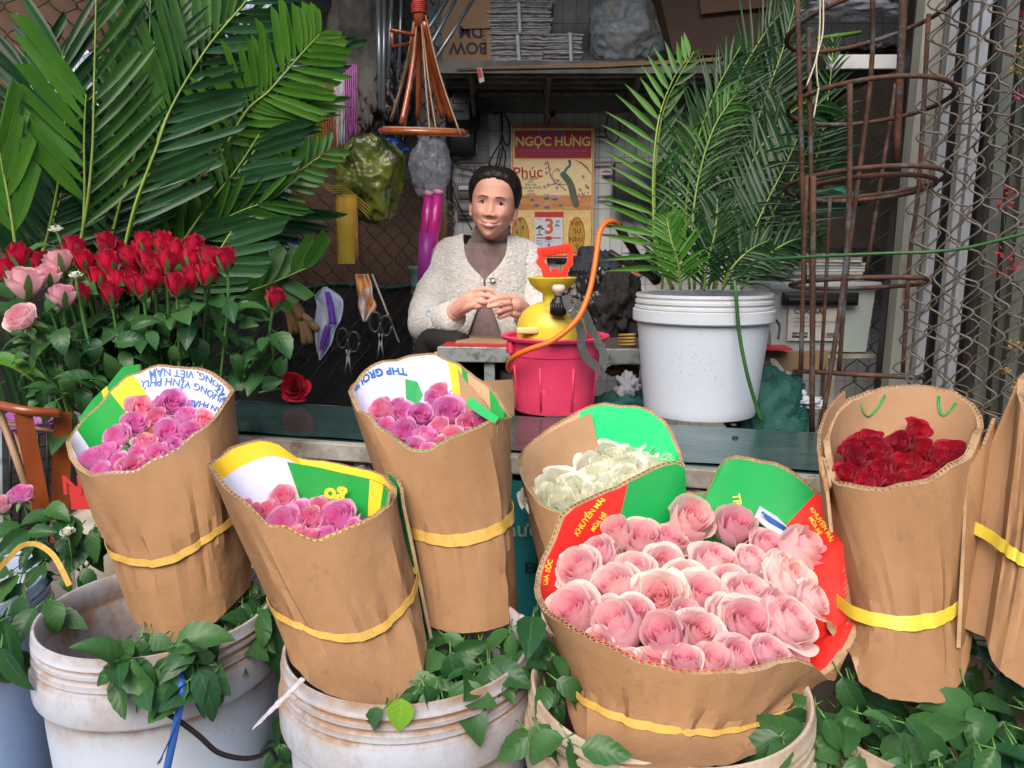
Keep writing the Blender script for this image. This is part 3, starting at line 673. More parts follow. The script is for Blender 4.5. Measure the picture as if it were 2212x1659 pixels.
# pipes on the wall
tag(MB().tube([wb(995, 357, .012), wb(1104, 356, .012), wb(1330, 350, .012)], .0045, 8).build('conduit', M('old_white', (.35, .34, .32), .5)), 'thin white conduit running across the tiles behind the calendar', 'conduit')
tag(MB().tube([wb(985, 360, .03), wb(1010, 364, .03), wb(1045, 382, .03)], .006, 8).build('conduit', m_steelgrey), 'grey conduit bent diagonally above the woman', 'conduit')
tag(MB().tube([wb(1290, 426, .012), wb(1345, 422, .012)], .005, 8).build('conduit', m_steelgrey), 'short grey conduit right of the calendar', 'conduit')
tag(MB().tube([wb(1200, 566, .06), wb(1400, 560, .06)], .009, 8).build('wall_rail', m_black), 'black horizontal rail below the calendar', 'rail')
tag(MB().tube([wb(1372, 195, .01), wb(1370, 560, .01)], .004, 6).build('conduit', MATS['old_white']), 'thin upright conduit behind the palm leaves', 'conduit')
# black cord loops on nails
def loop(pts, lab, r=.0028):
    t = empty('cord_loop', wb(*pts[0][0]), lab, 'cord')
    MB().tube([wb(pts[0][0][0], pts[0][0][1] - 4, -.0), wb(pts[0][0][0], pts[0][0][1] - 4, .02)], .002, 5).build('nail', m_wire, t)
    mb = MB()
    for q in pts: mb.tube(crom([wb(u, v, .018) for u, v in q], 5), r, 6)
    mb.build('cord', m_black, t)
loop([[(1084, 238), (1098, 262), (1102, 300), (1095, 315), (1086, 296), (1083, 262), (1084, 238)], [(1060, 232), (1072, 240), (1084, 250), (1083, 300), (1062, 340), (1055, 362)], [(1083, 300), (1085, 325), (1076, 365)], [(1083, 310), (1092, 335), (1088, 365)], [(1080, 320), (1070, 365)], [(1084, 240), (1066, 246), (1060, 232)]], 'black cord bundle hanging on a nail left of the calendar', .0032)
loop([[(1317, 236), (1336, 262), (1338, 292), (1328, 308), (1312, 296), (1308, 280), (1314, 250), (1317, 236)], [(1312, 296), (1288, 296)]], 'thin black cord loop on a nail right of the calendar')
tag(MB().tube(crom([wb(1350, 205, .015), wb(1360, 240, .015), wb(1373, 275, .015), wb(1372, 330, .015)], 5), .0012, 5).build('thin_wire', M('greenish_wire', (.10, .10, .06), .6)), 'thin greenish wire hanging down the tiles beside the palms', 'wire')
# dark flat thing behind palm: black speaker/monitor
tag(wall_plate(MB(), 1325, 350, 1440, 450, .10, .06, bev=.006).build('black_monitor', m_black), 'black flat box on the wall behind the slender palm leaves', 'monitor')
st_ = empty('maker_sticker', wb(1310, 375), 'small oval red and white sticker on the tiles', 'sticker')
MB().lathe([(.001, .001), (.019, .001), (.019, 0)], wb(1310, 375, .002), 24, mat=rot, sy=.62).build('oval', M('sticker_red', (.35, .08, .07), .5), st_)
mb = MB(); wall_plate(mb, 1299, 373, 1321, 378, .004, .001); mb.build('white_band', M('sticker_white', (.5, .5, .5), .5), st_, smooth=False)

# ---------------- calendar
cal = empty('wall_calendar', wb(1195, 560), 'red and gold wall calendar showing a big 3, hanging behind the woman', 'calendar')
CU0, CV0, CU1, CV1 = 1104, 271, 1286, 557
ca, cb2 = wb(1104, 557, .02), wb(1284, 271, .02); cs = (cb2.x - ca.x) / 181
def cf(u, v, off=0): return Vector((ca.x + (u - CU0) * cs, YB - .022 - off - (v - CV0) * .00003, cb2.z - (v - CV0) * (cb2.z - ca.z) / 286))
def crect(mb, u0, v0, u1, v1, off, mi=0): mb.add([cf(u0, v1, off), cf(u1, v1, off), cf(u1, v0, off), cf(u0, v0, off)], [[0, 1, 2, 3]], mi)
mb = MB(); mb.slab([cf(1104, 557), cf(1285, 557), cf(1285, 271), cf(1104, 271)], .003)
gold = M('gold_card', (.72, .50, .16), .45, metal=.1, col2=(.80, .62, .28), ns=60); mb.build('backing_card', gold, cal, smooth=False)
cred = M('calendar_red', (.42, .008, .015), .5); cgold2 = M('pale_gold', (.80, .62, .30), .5, col2=(.85, .70, .42), ns=25, stretch=(1, 1, 4)); corg = M('sunset_orange', (.55, .20, .06), .5, col2=(.62, .36, .15), ns=20, stretch=(.5, 1, 3))
mb = MB()
for (q) in ((1106, 273, 1283, 275), (1106, 553, 1283, 555)): crect(mb, *q, .0012)
for i in range(58): crect(mb, 1107 + i * 3.05, 274.5, 1108.6 + i * 3.05, 277, .0014); crect(mb, 1107 + i * 3.05, 551, 1108.6 + i * 3.05, 553.4, .0014)
for i in range(88):
    for u in (1106.5, 1281): crect(mb, u, 275 + i * 3.15, u + 2, 276.8 + i * 3.15, .0014)
crect(mb, 1112, 282, 1279, 341, .0012); mb.build('red_header', cred, cal, smooth=False)
mb = MB(); crect(mb, 1110, 345, 1280, 420, .001); mb.build('gold_picture', cgold2, cal, smooth=False)
mb = MB(); crect(mb, 1110, 420, 1280, 452, .001); mb.build('sunset_band', corg, cal, smooth=False)
cyel = M('letter_gold', (.75, .58, .18), .45); cblue = M('letter_blue', (.02, .13, .62), .5); cwh = M('paper_white', (.62, .66, .72), .6)
def ctext(mb, s, size, u, v, off=.002, bold=0, rot=0, mi=0, sy=1.0, space=1.0):
    vs, fs = text_geo(s, size, bold, 'CENTER', space); c_, s_ = math.cos(rot), math.sin(rot)
    mb.add([cf(u + q.x * c_ - q.y * s_, v - (q.x * s_ + q.y * c_) * sy, off) for q in vs], fs, mi)
mb = MB(); ctext(mb, 'NGỌC HƯNG', 27, 1195, 306, bold=.7, space=.96); mb.build('shop_name', cyel, cal, smooth=False)
mb = MB(); ctext(mb, 'TIỆM VÀNG', 9.5, 1192, 288.5, bold=.3, space=1.25); ctext(mb, 'CHUYÊN MUA BÁN VÀ GIA CÔNG VÀNG 18K - 24K', 6.3, 1195, 325, bold=.12); mb.build('blue_lettering', cblue, cal, smooth=False)
mb = MB(); ctext(mb, 'ĐC: 65 QUANG HOA - P. PHÚ MỸ', 5, 1195, 332); ctext(mb, 'ĐT: 0263.3821.800 - Kính Biếu', 5, 1200, 337.5); mb.build('faint_lettering', M('letter_dim', (.15, .05, .22), .5), cal, smooth=False)
mb = MB(); ctext(mb, 'Phúc', 34, 1141, 372, bold=.3, rot=.05); mb.build('greeting_word', M('brush_red', (.45, .02, .02), .5), cal, smooth=False)
mb = MB()
for i, s in enumerate(('Ước nguyện', 'lộc', 'đầy nhà', 'Xuân an khang', 'thịnh', 'vượng')): ctext(mb, s, 7.5, 1147, 384 + i * 6.6, rot=.05)
mb.build('small_verse', M('verse_ink', (.04, .03, .09), .6), cal, smooth=False)
# picture: branches, blossoms, a long tailed bird, water lilies
mk = [M('pic_' + n, c, .55) for n, c in (('twig', (.14, .04, .04)), ('pink', (.55, .12, .2)), ('leaf', (.06, .18, .06)), ('teal', (.04, .14, .15)), ('tail', (.08, .12, .05)), ('eye', (.45, .06, .03)), ('white', (.6, .5, .5)), ('purple', (.28, .06, .2)))]
mb = MB()
def cline(pts, w, mi, off=.0016):
    for (a, b) in zip(pts, pts[1:]):
        d = Vector((b[0] - a[0], b[1] - a[1])); n = Vector((-d.y, d.x)).normalized() * w / 2
        mb.add([cf(a[0] - n.x, a[1] - n.y, off), cf(b[0] - n.x, b[1] - n.y, off), cf(b[0] + n.x, b[1] + n.y, off), cf(a[0] + n.x, a[1] + n.y, off)], [[0, 1, 2, 3]], mi)
def cdisc(u, v, r, mi, off=.002, sy=1, n=8): mb.add([cf(u + r * math.cos(2 * PI * k / n), v + r * sy * math.sin(2 * PI * k / n), off) for k in range(n)], [list(range(n))], mi)
cline([(1225, 410), (1205, 395), (1190, 378), (1185, 352)], 2, 0); cline([(1225, 398), (1200, 396), (1175, 402)], 1.6, 0); cline([(1190, 378), (1205, 362)], 1.4, 0)
for (u, v) in ((1185, 352), (1188, 362), (1182, 372), (1192, 378), (1200, 392), (1186, 398), (1178, 402), (1208, 366), (1205, 404), (1196, 385), (1262, 418), (1270, 400), (1256, 408), (1262, 380), (1252, 430)):
    for k in range(5): cdisc(u + 2.6 * math.cos(k * 1.257), v + 2.6 * math.sin(k * 1.257), 2, 1 if k % 2 else 6, .0018)
    cdisc(u, v, 1.3, 5, .0024)
for k in range(26): u, v = random.choice(((1185, 356), (1205, 396), (1180, 402), (1268, 410), (1255, 425))); a = rnd(0, 6.3); cline([(u + 5 * math.cos(a), v + 5 * math.sin(a)), (u + 10 * math.cos(a), v + 10 * math.sin(a))], 2, 2)
# bird
for k in range(40):
    t = k / 39; u = lerp(1218, 1250, t ** .8) + 3 * math.sin(t * 5); v = lerp(376, 440, t); cdisc(u, v, lerp(7, 8, math.sin(t * PI)), 4 if k % 2 else 3, .0026 + k * .00001)
for k in range(24): t = rnd(.25, 1); cdisc(lerp(1218, 1250, t ** .8) + rnd(-5, 6), lerp(376, 440, t), 1.3, 5, .0034)
cline([(1218, 376), (1226, 362), (1233, 356), (1232, 346)], 5, 3, .0032); cdisc(1231, 347, 3.2, 3, .0034)
for (u, v, r) in ((1120, 436, 8), (1160, 440, 7), (1182, 424, 9), (1200, 426, 9), (1183, 444, 8), (1213, 440, 6), (1150, 428, 6)):
    for k in range(7): a = PI + k * PI / 6; cline([(u, v), (u + r * math.cos(a), v + r * math.sin(a) * .8)], 2.6, 6 if k % 2 else 1, .0022)
    cdisc(u, v + 3, r * .8, 2, .0018, .4)
for k in range(9): cline([(1245 + k * 3, 345 + k * 1.5), (1262 + k * 2.2, 352 + k * 3)], 1.2, 5)
mb.build('picture_drawing', mk, cal, smooth=False)
# lower third: two ovals and the day block
mb = MB()
for i in range(11): cdisc(1118 + i * 4.6, 456, 1.4, 0, .002); 
for i in range(11): cdisc(1228 + i * 4.6, 456, 1.4, 0, .002)
mb.build('hole_row', cwh, cal, smooth=False)
for (u, t) in ((1125, 0), (1249, 1)):
    mb = MB(); cdisc(u, 508, 18.5, 0, .0016, 2.2, 36); cdisc(u, 508, 16.5, 1, .0019, 2.25, 36); mb.build('oval_panel', [M('oval_rim', (.45, .09, .02), .5), M('oval_gold', (.5, .33, .04), .4, metal=.3)], cal, smooth=False)
    mb = MB()
    if t:
        for i, s in enumerate(('Vạn', 'Sự', 'Như', 'Ý')): ctext(mb, s, 17, u + (i % 2) * 2 - 1, 480 + i * 18, .003, rot=.1, bold=.2)
        mb.build('brush_words', M('brush_wine', (.30, .01, .03), .5), cal, smooth=False)
    else:
        for (a, b) in ((1113, 482), (1124, 474), (1130, 490), (1117, 500)): cline([(1125, 535), (a, b)], 1, 2, .0025); cdisc(a, b, 3.4, 7, .003, 1.3)
        for k in range(9): an = k * .7; cline([(1125, 530), (1125 + 13 * math.cos(an), 530 + 9 * math.sin(an))], 4, 7 if k % 2 else 6, .0028)
        mb.build('lotus_drawing', mk, cal, smooth=False)
db = MB(); db.slab([cf(1156, 537, .008), cf(1218, 537, .008), cf(1218, 460, .008), cf(1156, 460, .008)], .007); dblk = db.build('day_block', cwh, cal, smooth=False)
mb = MB(); crect(mb, 1156, 456, 1219, 468, .009); mb.build('red_header_strip', M('block_red', (.5, .04, .03), .4), dblk, smooth=False)
mb = MB(); crect(mb, 1160, 512, 1214, 514.5, .0088); cdisc(1187, 513.5, 9, 0, .0092, .5); mb.build('red_strip', M('block_red', (.5, .04, .03), .4), dblk, smooth=False)
mb = MB(); ctext(mb, '3', 46, 1188, 489, .0095, bold=.9); ctext(mb, 'THỨ TƯ', 4, 1187, 513.5, .0099); mb.build('day_number', M('day_orange', (.62, .12, .03), .5), dblk, smooth=False)
mb = MB(); ctext(mb, '4', 12, 1187, 529, .0092, bold=.4); ctext(mb, 'THÁNG MỘT', 3.6, 1187, 521, .0092)
for i in range(3): ctext(mb, 'Ngày %d' % (27 + i), 4, 1166, 519 + i * 5.4, .0092)
mb.build('blue_date', cblue, dblk, smooth=False)
mb = MB()
cline([(1166, 505), (1167, 494)], 2, 4, .0092)
for (u, v, r) in ((1162, 492, 4), (1168, 488, 5), (1173, 493, 4), (1166, 490, 4)): cdisc(u, v, r, 4, .0094, .5)
for k in range(10): cdisc(1207 + rnd(-6, 5), 478 + rnd(-7, 12), 1.6, 2, .0092)
crect(mb, 1160, 505, 1174, 507, .0092, 4); ctext(mb, 'Lộc', 5, 1166, 472, .0092, mi=5)
mb.build('small_tree_drawing', mk, dblk, smooth=False)
mb = MB()
for s in (-1, 1): mb.tube([cf(1195 + s * 14, 272, .003), cf(1195 + s * 3, 252, .01)], .0016, 5)
mb.build('hanging_cord', MATS['brush_red'], cal)
crumple('hanger_knot', cf(1194, 252, .015), (.011, .006, .02), M('knot_mix', (.03, .01, .01), .5, col2=(.5, .33, .02), ns=35, lo=.5, hi=.55), None, None, 4, .3, 8, parent=cal)

# ================================================================ hanging brown cane stand (top centre)
m_cane = M('varnished_cane', (.33, .075, .018), .22, coat=.5, col2=(.18, .035, .012), ns=18, stretch=(1, 1, .4), col3=(.42, .20, .08), ns3=9, lo3=.58, hi3=.7)
m_split = M('split_cane', (.34, .21, .12), .5, col2=(.22, .12, .06), ns=14)
hs = empty('cane_stand', W(917, 290, 2.15), 'varnished brown cane flower stand with a hoop base hanging at the top', 'stand')
hy = 2.15; hc = W(916, 286, hy); hr = px(92, 916, 286, hy)
hfr = frame(Vector((.03, -math.sin(R(8)), math.cos(R(8))))).to_3x3()
def hp(a, k=1): return hc + hfr @ Vector((math.cos(a) * hr * k, math.sin(a) * hr * k, 0))
ringp = [hp(2 * PI * i / 56) for i in range(57)]
MB().tube(ringp, .0085, 10).build('hoop', m_cane, hs)
MB().tube([p + Vector((0, 0, .014)) * .6 + (hc - p) * .07 for p in ringp], .004, 6).build('inner_hoop', m_split, hs)
apex = W(906, 45, hy)
for k, (u, v) in enumerate(((868, 268), (903, 258), (975, 262), (844, 262), (930, 300), (995, 292), (870, 302), (957, 255), (945, 298))):
    bk = v < 280
    p = W(u, v, hy + (.10 if bk and k not in (0,) else -.09)); a_ = apex + Vector(((u - 906) * .0002, rnd(-.012, .012), rnd(-.02, .02)))
    big = k in (0, 1, 2, 7)
    MB().tube(crom([a_, a_.lerp(p, .5) + Vector(((u - 916) * -.0001, 0, 0)), p], 4), .0078 if big else .005, 8, flat=1 if big else .5).build('leg', m_cane if big else m_split, hs)
MB().tube([W(903, -60, hy), W(905, 0, hy), W(906, 30, hy), W(906, 60, hy)], [.014, .016, .017, .012], 12).build('top_pole', m_cane, hs)
mb = MB()
for i in range(6): mb.tube([W(905, 8 + i * 4, hy) + Vector((math.cos(q) * .0185, math.sin(q) * .0185, 0)) for q in [2 * PI * j / 14 for j in range(15)]], .003, 5)
mb.build('binding', M('red_cord', (.35, .03, .02), .5), hs)
mb = MB(); mb.tube([W(843, 65, hy - .03), W(905, 78, hy)], .008, 6, flat=.6); mb.tube([W(847, 70, hy - .03), W(847, 100, hy - .02), W(884, 94, hy)], .005, 6); mb.build('side_bracket', m_cane, hs)

# metal tubes and poles leaning in the corner
m_tube = M('zinc_tube', (.26, .31, .35), .35, metal=.7, col2=(.14, .15, .17), ns=9, stretch=(1, 1, .2))
for k, (u0, v0, u1, v1, y, r) in enumerate(((817, -40, 822, 236, 2.45, .008), (831, -40, 828, 240, 2.4, .006), (848, -40, 838, 170, 2.5, .007), (868, -40, 862, 150, 2.5, .005),
        (1000, -30, 880, 190, 2.5, .006), (1026, -8, 905, 185, 2.45, .006), (985, -30, 868, 150, 2.52, .007), (960, -30, 845, 240, 2.55, .006))):
    lab = ('zinc tube hanging upright, nearest the palms', 'bright zinc tube hanging upright beside the leftmost one', 'dull zinc tube hanging upright behind the cane stand', 'thin zinc tube behind the neck of the cane stand',
           'leaning zinc tube crossing in front of the cardboard box', 'longest leaning zinc tube, ending low right of the cane stand', 'thick leaning zinc tube behind the cane stand', 'leaning zinc tube farthest behind the cane stand')[k]
    tag(MB().tube([W(u0, v0, y), W(u1, v1, y - .03)], r, 8).build('zinc_tube', m_tube), lab, 'tube', 'zinc tubes in the corner')
tag(MB().tube(crom([W(940, 190, 2.5), W(930, 240, 2.5), W(950, 300, 2.5), W(975, 358, 2.5)], 5), .009, 6, flat=.3).build('black_strap', m_black), 'black strap hanging in front of the clear bag and the meter', 'strap')
crumple('black_film_roll', W(855, 215, 2.55), (.06, .05, .16), m_blackbag, 'black plastic bundle hanging behind the hoop of the cane stand', 'bag', 5, .4)
crumple('blue_sack', W(815, 320, 2.45), (.10, .05, .035), M('blue_film', (.01, .05, .25), .3, bump=.6, bs=20), 'blue plastic film above the green bag', 'plastic film', 6, .4)
crumple('rag_bundle', W(790, 90, 2.62), (.12, .06, .28), M('grey_rags', (.16, .15, .14), .9, col2=(.05, .05, .045), ns=10, bump=.8, bs=14), 'grey rags stuffed behind the wire at the top', 'rags', 11, .3)

# ================================================================ bags and wraps hanging on the left wire wall
m_gbag = M('olive_bag_film', (.20, .24, .03), .18, alpha=.80, spec=.9, col2=(.02, .06, .03), ns=7, lo=.42, hi=.6, bump=1.0, bs=14, detail=3, transl=.2)
gb_ = empty('green_bag', W(806, 385, 2.18), 'shiny yellow green plastic bag bulging on the wire wall', 'bag')
crumple('bag_body', W(802, 385, 2.18), (.105, .08, .125), m_gbag, None, None, 14, .3, 26, fr=1.5, fine=.25, parent=gb_)
crumple('dark_contents', W(806, 395, 2.2), (.085, .06, .10), M('dark_green_stuff', (.012, .035, .02), .5), None, None, 15, .2, 10, parent=gb_)
MB().tube(crom([W(770, 300, 2.16), W(745, 330, 2.14), W(742, 360, 2.14)], 4), [.004, .012, .02, .018, .01, .012, .02, .01, .004], 6, flat=.4).build('bag_ear', m_gbag, gb_)
mb = MB()
for k in range(4): mb.tube(crom([W(690 + k * 4, 393 + k * 4, 2.1), W(720, 402 + k * 5, 2.1), W(745, 405 + k * 5, 2.12), W(800, 450 + k * 8, 2.13)], 4), .004, 5, flat=.4)
mb.build('tie_ends', M('ochre_film', (.42, .32, .05), .4), gb_)
yb = empty('yellow_bag', W(748, 495, 2.1), 'long yellow plastic sleeve of gold paper rolls hanging under the green bag', 'bag')
mb = MB()
for k in range(5): mb.tube([W(731 + k * 9, 428, 2.12), W(733 + k * 9, 563, 2.12)], .0065, 8)
mb.build('gold_rolls', M('gold_roll', (.5, .28, .05), .4, col2=(.5, .12, .04), ns=30), yb)
P = [[W(748 + du * (23 + 3 * math.sin(v * .02)), v, 2.12 - .03 * math.sqrt(max(0, 1 - du * du)) + .004 * noise.noise(Vector((du * 4, v * .03, 1)))) for du in [math.cos(PI * j / 12 + PI) for j in range(13)]] for v in range(420, 571, 10)]
MB().grid(P).build('film_sleeve', M('yellow_film', (.62, .48, .05), .18, alpha=.55, spec=.9, bump=.8, bs=20), yb)
cb_ = crumple('clear_bag', W(928, 360, 2.42), (.068, .045, .088), M('grey_film', (.32, .34, .42), .15, alpha=.32, spec=1.0, bump=1.0, bs=16, detail=3), 'clear grey plastic bag hanging below the cane stand', 'bag', 21, .28, 22, fr=1.7, fine=.2)
# ribbon hanks beside the palm
m_rib = [M('rib_' + n, c, .45, col2=tuple(q * .5 for q in c), ns=120, lo=.5, hi=.55, stretch=(3, 3, .3)) for n, c in (('ochre', (.5, .28, .03)), ('orange', (.55, .13, .04)), ('white', (.55, .55, .58)), ('purple', (.38, .10, .34)), ('silver', (.35, .36, .42)))]
for k, (u, w_, v0, v1, mi, lab) in enumerate(((733, 10, 145, 320, 2, 'white ribbon hank, left of the purple one'), (757, 13, 140, 300, 3, 'purple ribbon hank hanging rightmost beside the palm'), (709, 16, 150, 352, 1, 'orange striped ribbon hank beside the palm tips'), (688, 14, 160, 345, 0, 'ochre floral ribbon hank among the palm tips'), (655, 18, 140, 338, 4, 'silver ribbon hank half hidden by palm leaves'))):
    mb = MB()
    for j in range(7):
        uu = u + (j - 3) / 3 * w_; mb.tube(crom([W(uu, v0, 2.2), W(uu + 1.5, (v0 + v1) / 2, 2.19 - .004 * (j % 3)), W(uu + rnd(-2, 2), v1 + rnd(-12, 12), 2.2)], 5), .0042, 5, flat=.5)
    tag(mb.build('ribbon_hank', m_rib[mi]), lab, 'ribbon')
# magenta rolls and kraft roll standing in a green basket
gk = empty('green_basket', W(915, 700, 2.42), 'pale green perforated plastic basket behind the woman', 'basket')
m_bask = M('pale_green_plastic', (.13, .27, .20), .45, col2=(.09, .2, .15), ns=8)
c = W(925, 720, 2.45); rr = px(38, 925, 600, 2.45); zt_ = W(925, 574, 2.45).z
mb = MB(); H = zt_ - .12
for i in range(15):
    pass
mb.lathe([(rr * .8, .12), (rr * .93, zt_ - .05), (rr * .96, zt_ - .045), (rr * .97, zt_ - .015), (rr * 1.07, zt_ - .012), (rr * 1.07, zt_), (rr * .97, zt_), (rr * .9, zt_ - .06), (rr * .78, .125), (.001, .125)], (c.x, 2.45, 0), 28)
mb.build('basket_wall', m_bask, gk)
mb = MB()
for i in range(26):
    for j in range(12):
        a = -PI + i * .12; z = zt_ - .07 - j * .022
        k = rr * lerp(.80, .94, (z - .12) / H); mb.box((c.x + math.cos(a) * k, 2.45 + math.sin(a) * k, z), (.005, .003, .011), Matrix.Rotation(a + PI / 2, 3, 'Z'))
mb.build('slots', M('slot_dark', (.05, .03, .03), .8), gk, smooth=False)
m_mag = M('magenta_film', (.55, .015, .22), .35, col2=(.42, .02, .25), ns=5, coat=.3)
for k, (a, b, lab) in enumerate((((928, 415), (912, 600), 'magenta wrapping roll with tiny stars, left one in the basket'), ((948, 412), (921, 600), 'magenta wrapping roll with a pale tip, right one in the basket'))):
    y = 2.40 - .02 * k
    r = empty('wrapping_roll', W(*b, y), lab, 'wrapping roll')
    MB().tube([W(*b, y), W(lerp(a[0], b[0], .45), lerp(a[1], b[1], .45), y), W(*a, y)], [.006, .021, .014], 12).build('film', m_mag, r)
    MB().tube([W(a[0] - .8, a[1] + 9, y), W(a[0] + .3, a[1] - 2, y)], [.0166, .0168], 12).build('tip', M('pale_pink_film', (.6, .25, .42), .4), r)
mb = MB(); mb.slab([W(905, 500, 2.34), W(938, 505, 2.34), W(925, 612, 2.35), W(902, 612, 2.35)], .003)
tag(mb.build('purple_sheet', M('purple_film', (.3, .03, .28), .4)), 'purple plastic sheet in front of the magenta rolls', 'plastic sheet')
kr = empty('kraft_roll', W(958, 520, 2.5), 'woven kraft paper cone with printed letters beside the woman', 'paper cone')
pts = [W(963, 545, 2.5), W(961, 500, 2.5), W(956, 458, 2.5)]; P = []
for i in range(9):
    t = i / 8; c_ = crom(pts, 4)[i]; r = lerp(.020, .031, t); P.append([c_ + Vector((math.cos(2 * PI * j / 24) * r, math.sin(2 * PI * j / 24) * r, 0 if t < 1 else .006 * math.sin(j))) for j in range(24)])
MB().grid(P, cu=True).build('cone', M('kraft_weave', (.36, .24, .11), .9, col2=(.22, .14, .07), ns=90, stretch=(.4, .4, 3), bump=.5, bs=120), kr)
mb = MB(); text_on(mb, 'rice-c', .045, lambda x, y: W(971, 492, 2.466) + Vector((x + y * .03, .0, y)), rot=PI / 2, bold=.0012); mb.build('letters', m_ink, kr, smooth=False)
mb = MB()
for k in range(14): mb.tube(crom([W(945 + rnd(-4, 22), 460, 2.5), W(940 + rnd(-15, 30), 435, 2.5), W(935 + rnd(-22, 45), 420 + rnd(-12, 35), 2.5)], 3), .0014, 4)
mb.build('raffia', M('raffia', (.28, .22, .09), .8), kr)
# cloths, gloves, scissors on the tarp
def cloth(name, outline, y, mat, lab, cat, fold=.012, seed=0, group=None, n=18):
    L_ = [p[0] for p in outline]; P = []
    rows = len(outline)
    pts = crom([Vector((a, v, 0)) for v, a, b in outline], 6); ptsb = crom([Vector((b, v, 0)) for v, a, b in outline], 6)
    for i, (p, q) in enumerate(zip(pts, ptsb)):
        P.append([W(lerp(p.x, q.x, j / n), p.y, y + fold * math.sin(j / n * 9 + seed + i * .05) * .8 + fold * noise.noise(Vector((j * .3, i * .15, seed)))) for j in range(n + 1)])
    o = MB().grid(P).build(name, mat); md = o.modifiers.new('thick', 'SOLIDIFY'); md.thickness = .0015
    return tag(o, lab, cat, group)
m_clothw = M('bluish_white_cloth', (.42, .47, .62), .85, bump=.3, bs=90)
cl = cloth('hanging_cloth', [(620, 698, 706), (640, 680, 735), (660, 684, 742), (690, 680, 736), (715, 680, 724), (745, 682, 715), (778, 690, 692)], 2.0, m_clothw, 'white cloth with a purple stripe hanging on the tarp', 'cloth', .010)
o = cloth('stripe', [(630, 702, 712), (660, 706, 722), (700, 713, 727)], 1.985, M('purple_cloth', (.16, .05, .42), .85), None, None, .006); o.parent = cl
o = cloth('stripe', [(705, 702, 716), (735, 693, 708), (755, 690, 698)], 1.985, MATS['purple_cloth'], None, None, .006); o.parent = cl
cloth('hanging_cloth', [(592, 768, 795), (615, 770, 803), (640, 774, 806), (665, 775, 812), (695, 785, 790)], 2.05, M('patterned_cloth', (.45, .38, .36), .85, col2=(.5, .22, .06), ns=22, lo=.45, hi=.55, col3=(.15, .08, .12), ns3=45, lo3=.6, hi3=.66), 'small crumpled cloth with orange pattern hanging on the tarp', 'cloth', .014, 2)
m_glove = M('leather_glove', (.22, .13, .05), .7, col2=(.14, .08, .03), ns=20)
for k, (dx, dy, y, lab) in enumerate(((0, 0, 1.95, 'tan work glove with spread fingers left of the striped cloth'), (-28, -22, 1.99, 'tan work glove half hidden behind the first glove'))):
    g = MB()
    g.tube(crom([W(620 + dx, 640 + dy, y), W(640 + dx, 665 + dy, y), W(655 + dx, 690 + dy, y)], 3), [.018, .02, .024, .026, .026, .024, .02], 10, flat=.5)
    for (u, v) in ((688, 715), (672, 742), (658, 745), (676, 698)): g.tube(crom([W(648 + dx, 680 + dy, y), W((648 + u) / 2 + dx + 3, (682 + v) / 2 + dy, y - .01), W(u + dx, v + dy, y - .012)], 3), [.011, .011, .011, .0105, .010, .009, .006], 8)
    tag(g.build('work_glove', m_glove), lab, 'glove')
for k, (u, v, lab) in enumerate(((752, 735, 'black handled scissors hanging on the tarp below the patterned cloth'), (822, 700, 'black scissors in the shadow near the basket'))):
    s = empty('scissors', W(u, v, 1.95), lab, 'scissors')
    for sg in (-1, 1):
        MB().tube(crom([W(u + sg * 12 + 12 * math.cos(a), v + 4 * sg + 22 * math.sin(a), 1.95) for a in [i * PI / 4 for i in range(9)]], 2), .004, 6).build('handle', m_black, s)
        mb = MB(); mb.slab([W(u + sg * 2 - 3, v + 20, 1.95), W(u + sg * 2 + 4, v + 20, 1.95), W(u - sg * 8, v + 78, 1.95)], .003); mb.build('blade', m_steelgrey, s)
tag(MB().tube([W(804, 592, 2.0), W(862, 740, 1.96)], .003, 6).build('thin_stick', M('grey_stick', (.16, .15, .13), .7)), 'thin grey stick leaning against the tarp', 'stick')
# ================================================================ desk in front of the woman
dk_ = empty('low_desk', W(1160, 760, 2.15), 'low desk with worn grey metal rim in front of the woman', 'desk')
pL, pR = W(944, 741, 2.06), W(1420, 762, 2.0); zd = (pL.z + pR.z) / 2
m_deskm = M('worn_grey_metal', (.24, .27, .27), .5, metal=.2, col2=(.10, .10, .09), ns=28, lo=.5, hi=.62, col3=(.14, .12, .09), ns3=60, lo3=.6, hi3=.7)
dd = (pR - pL); dd.z = 0; dl = dd.length; dd.normalize(); dn = Vector((-dd.y, dd.x, 0)); dang = math.atan2(dd.y, dd.x); dm = Matrix.Rotation(dang, 3, 'Z')
def dpt(s, o, z): q = pL + dd * s + dn * o; return Vector((q.x, q.y, z))
MB().box(dpt(dl / 2, .006, zd - .021), (dl, .012, .042), dm, bev=.003).build('front_rail', m_deskm, dk_, smooth=False)
MB().box(dpt(dl / 2, .19, zd - .012), (dl, .352, .018), dm).build('desktop', M('desk_top', (.10, .08, .07), .6), dk_, smooth=False)
for s, o in ((.02, .03), (.14, .03), (dl - .03, .03), (.03, .35), (dl - .03, .35)):
    MB().box(dpt(s, o, (zd - .045) / 2), (.028, .028, zd - .046), dm).build('leg', m_deskm, dk_, smooth=False)
MB().box(dpt(dl / 2, .33, .30), (dl - .06, .01, .03), dm).build('back_stretcher', m_deskm, dk_, smooth=False)
m_redf = M('red_folder', (.5, .02, .03), .4)
MB_ = MB().box(dpt(.17, .10, zd + .003), (.31, .19, .005), dm); f_ = MB_.build('red_folder', m_redf, smooth=False); tag(f_, 'red edged folder lying on the desk in front of the woman', 'folder')
tag(MB().box(dpt(.18, .11, zd + .0085), (.27, .16, .005), dm).build('card_sheet', m_carton, smooth=False), 'brown card sheet lying on the red folder', 'cardboard')
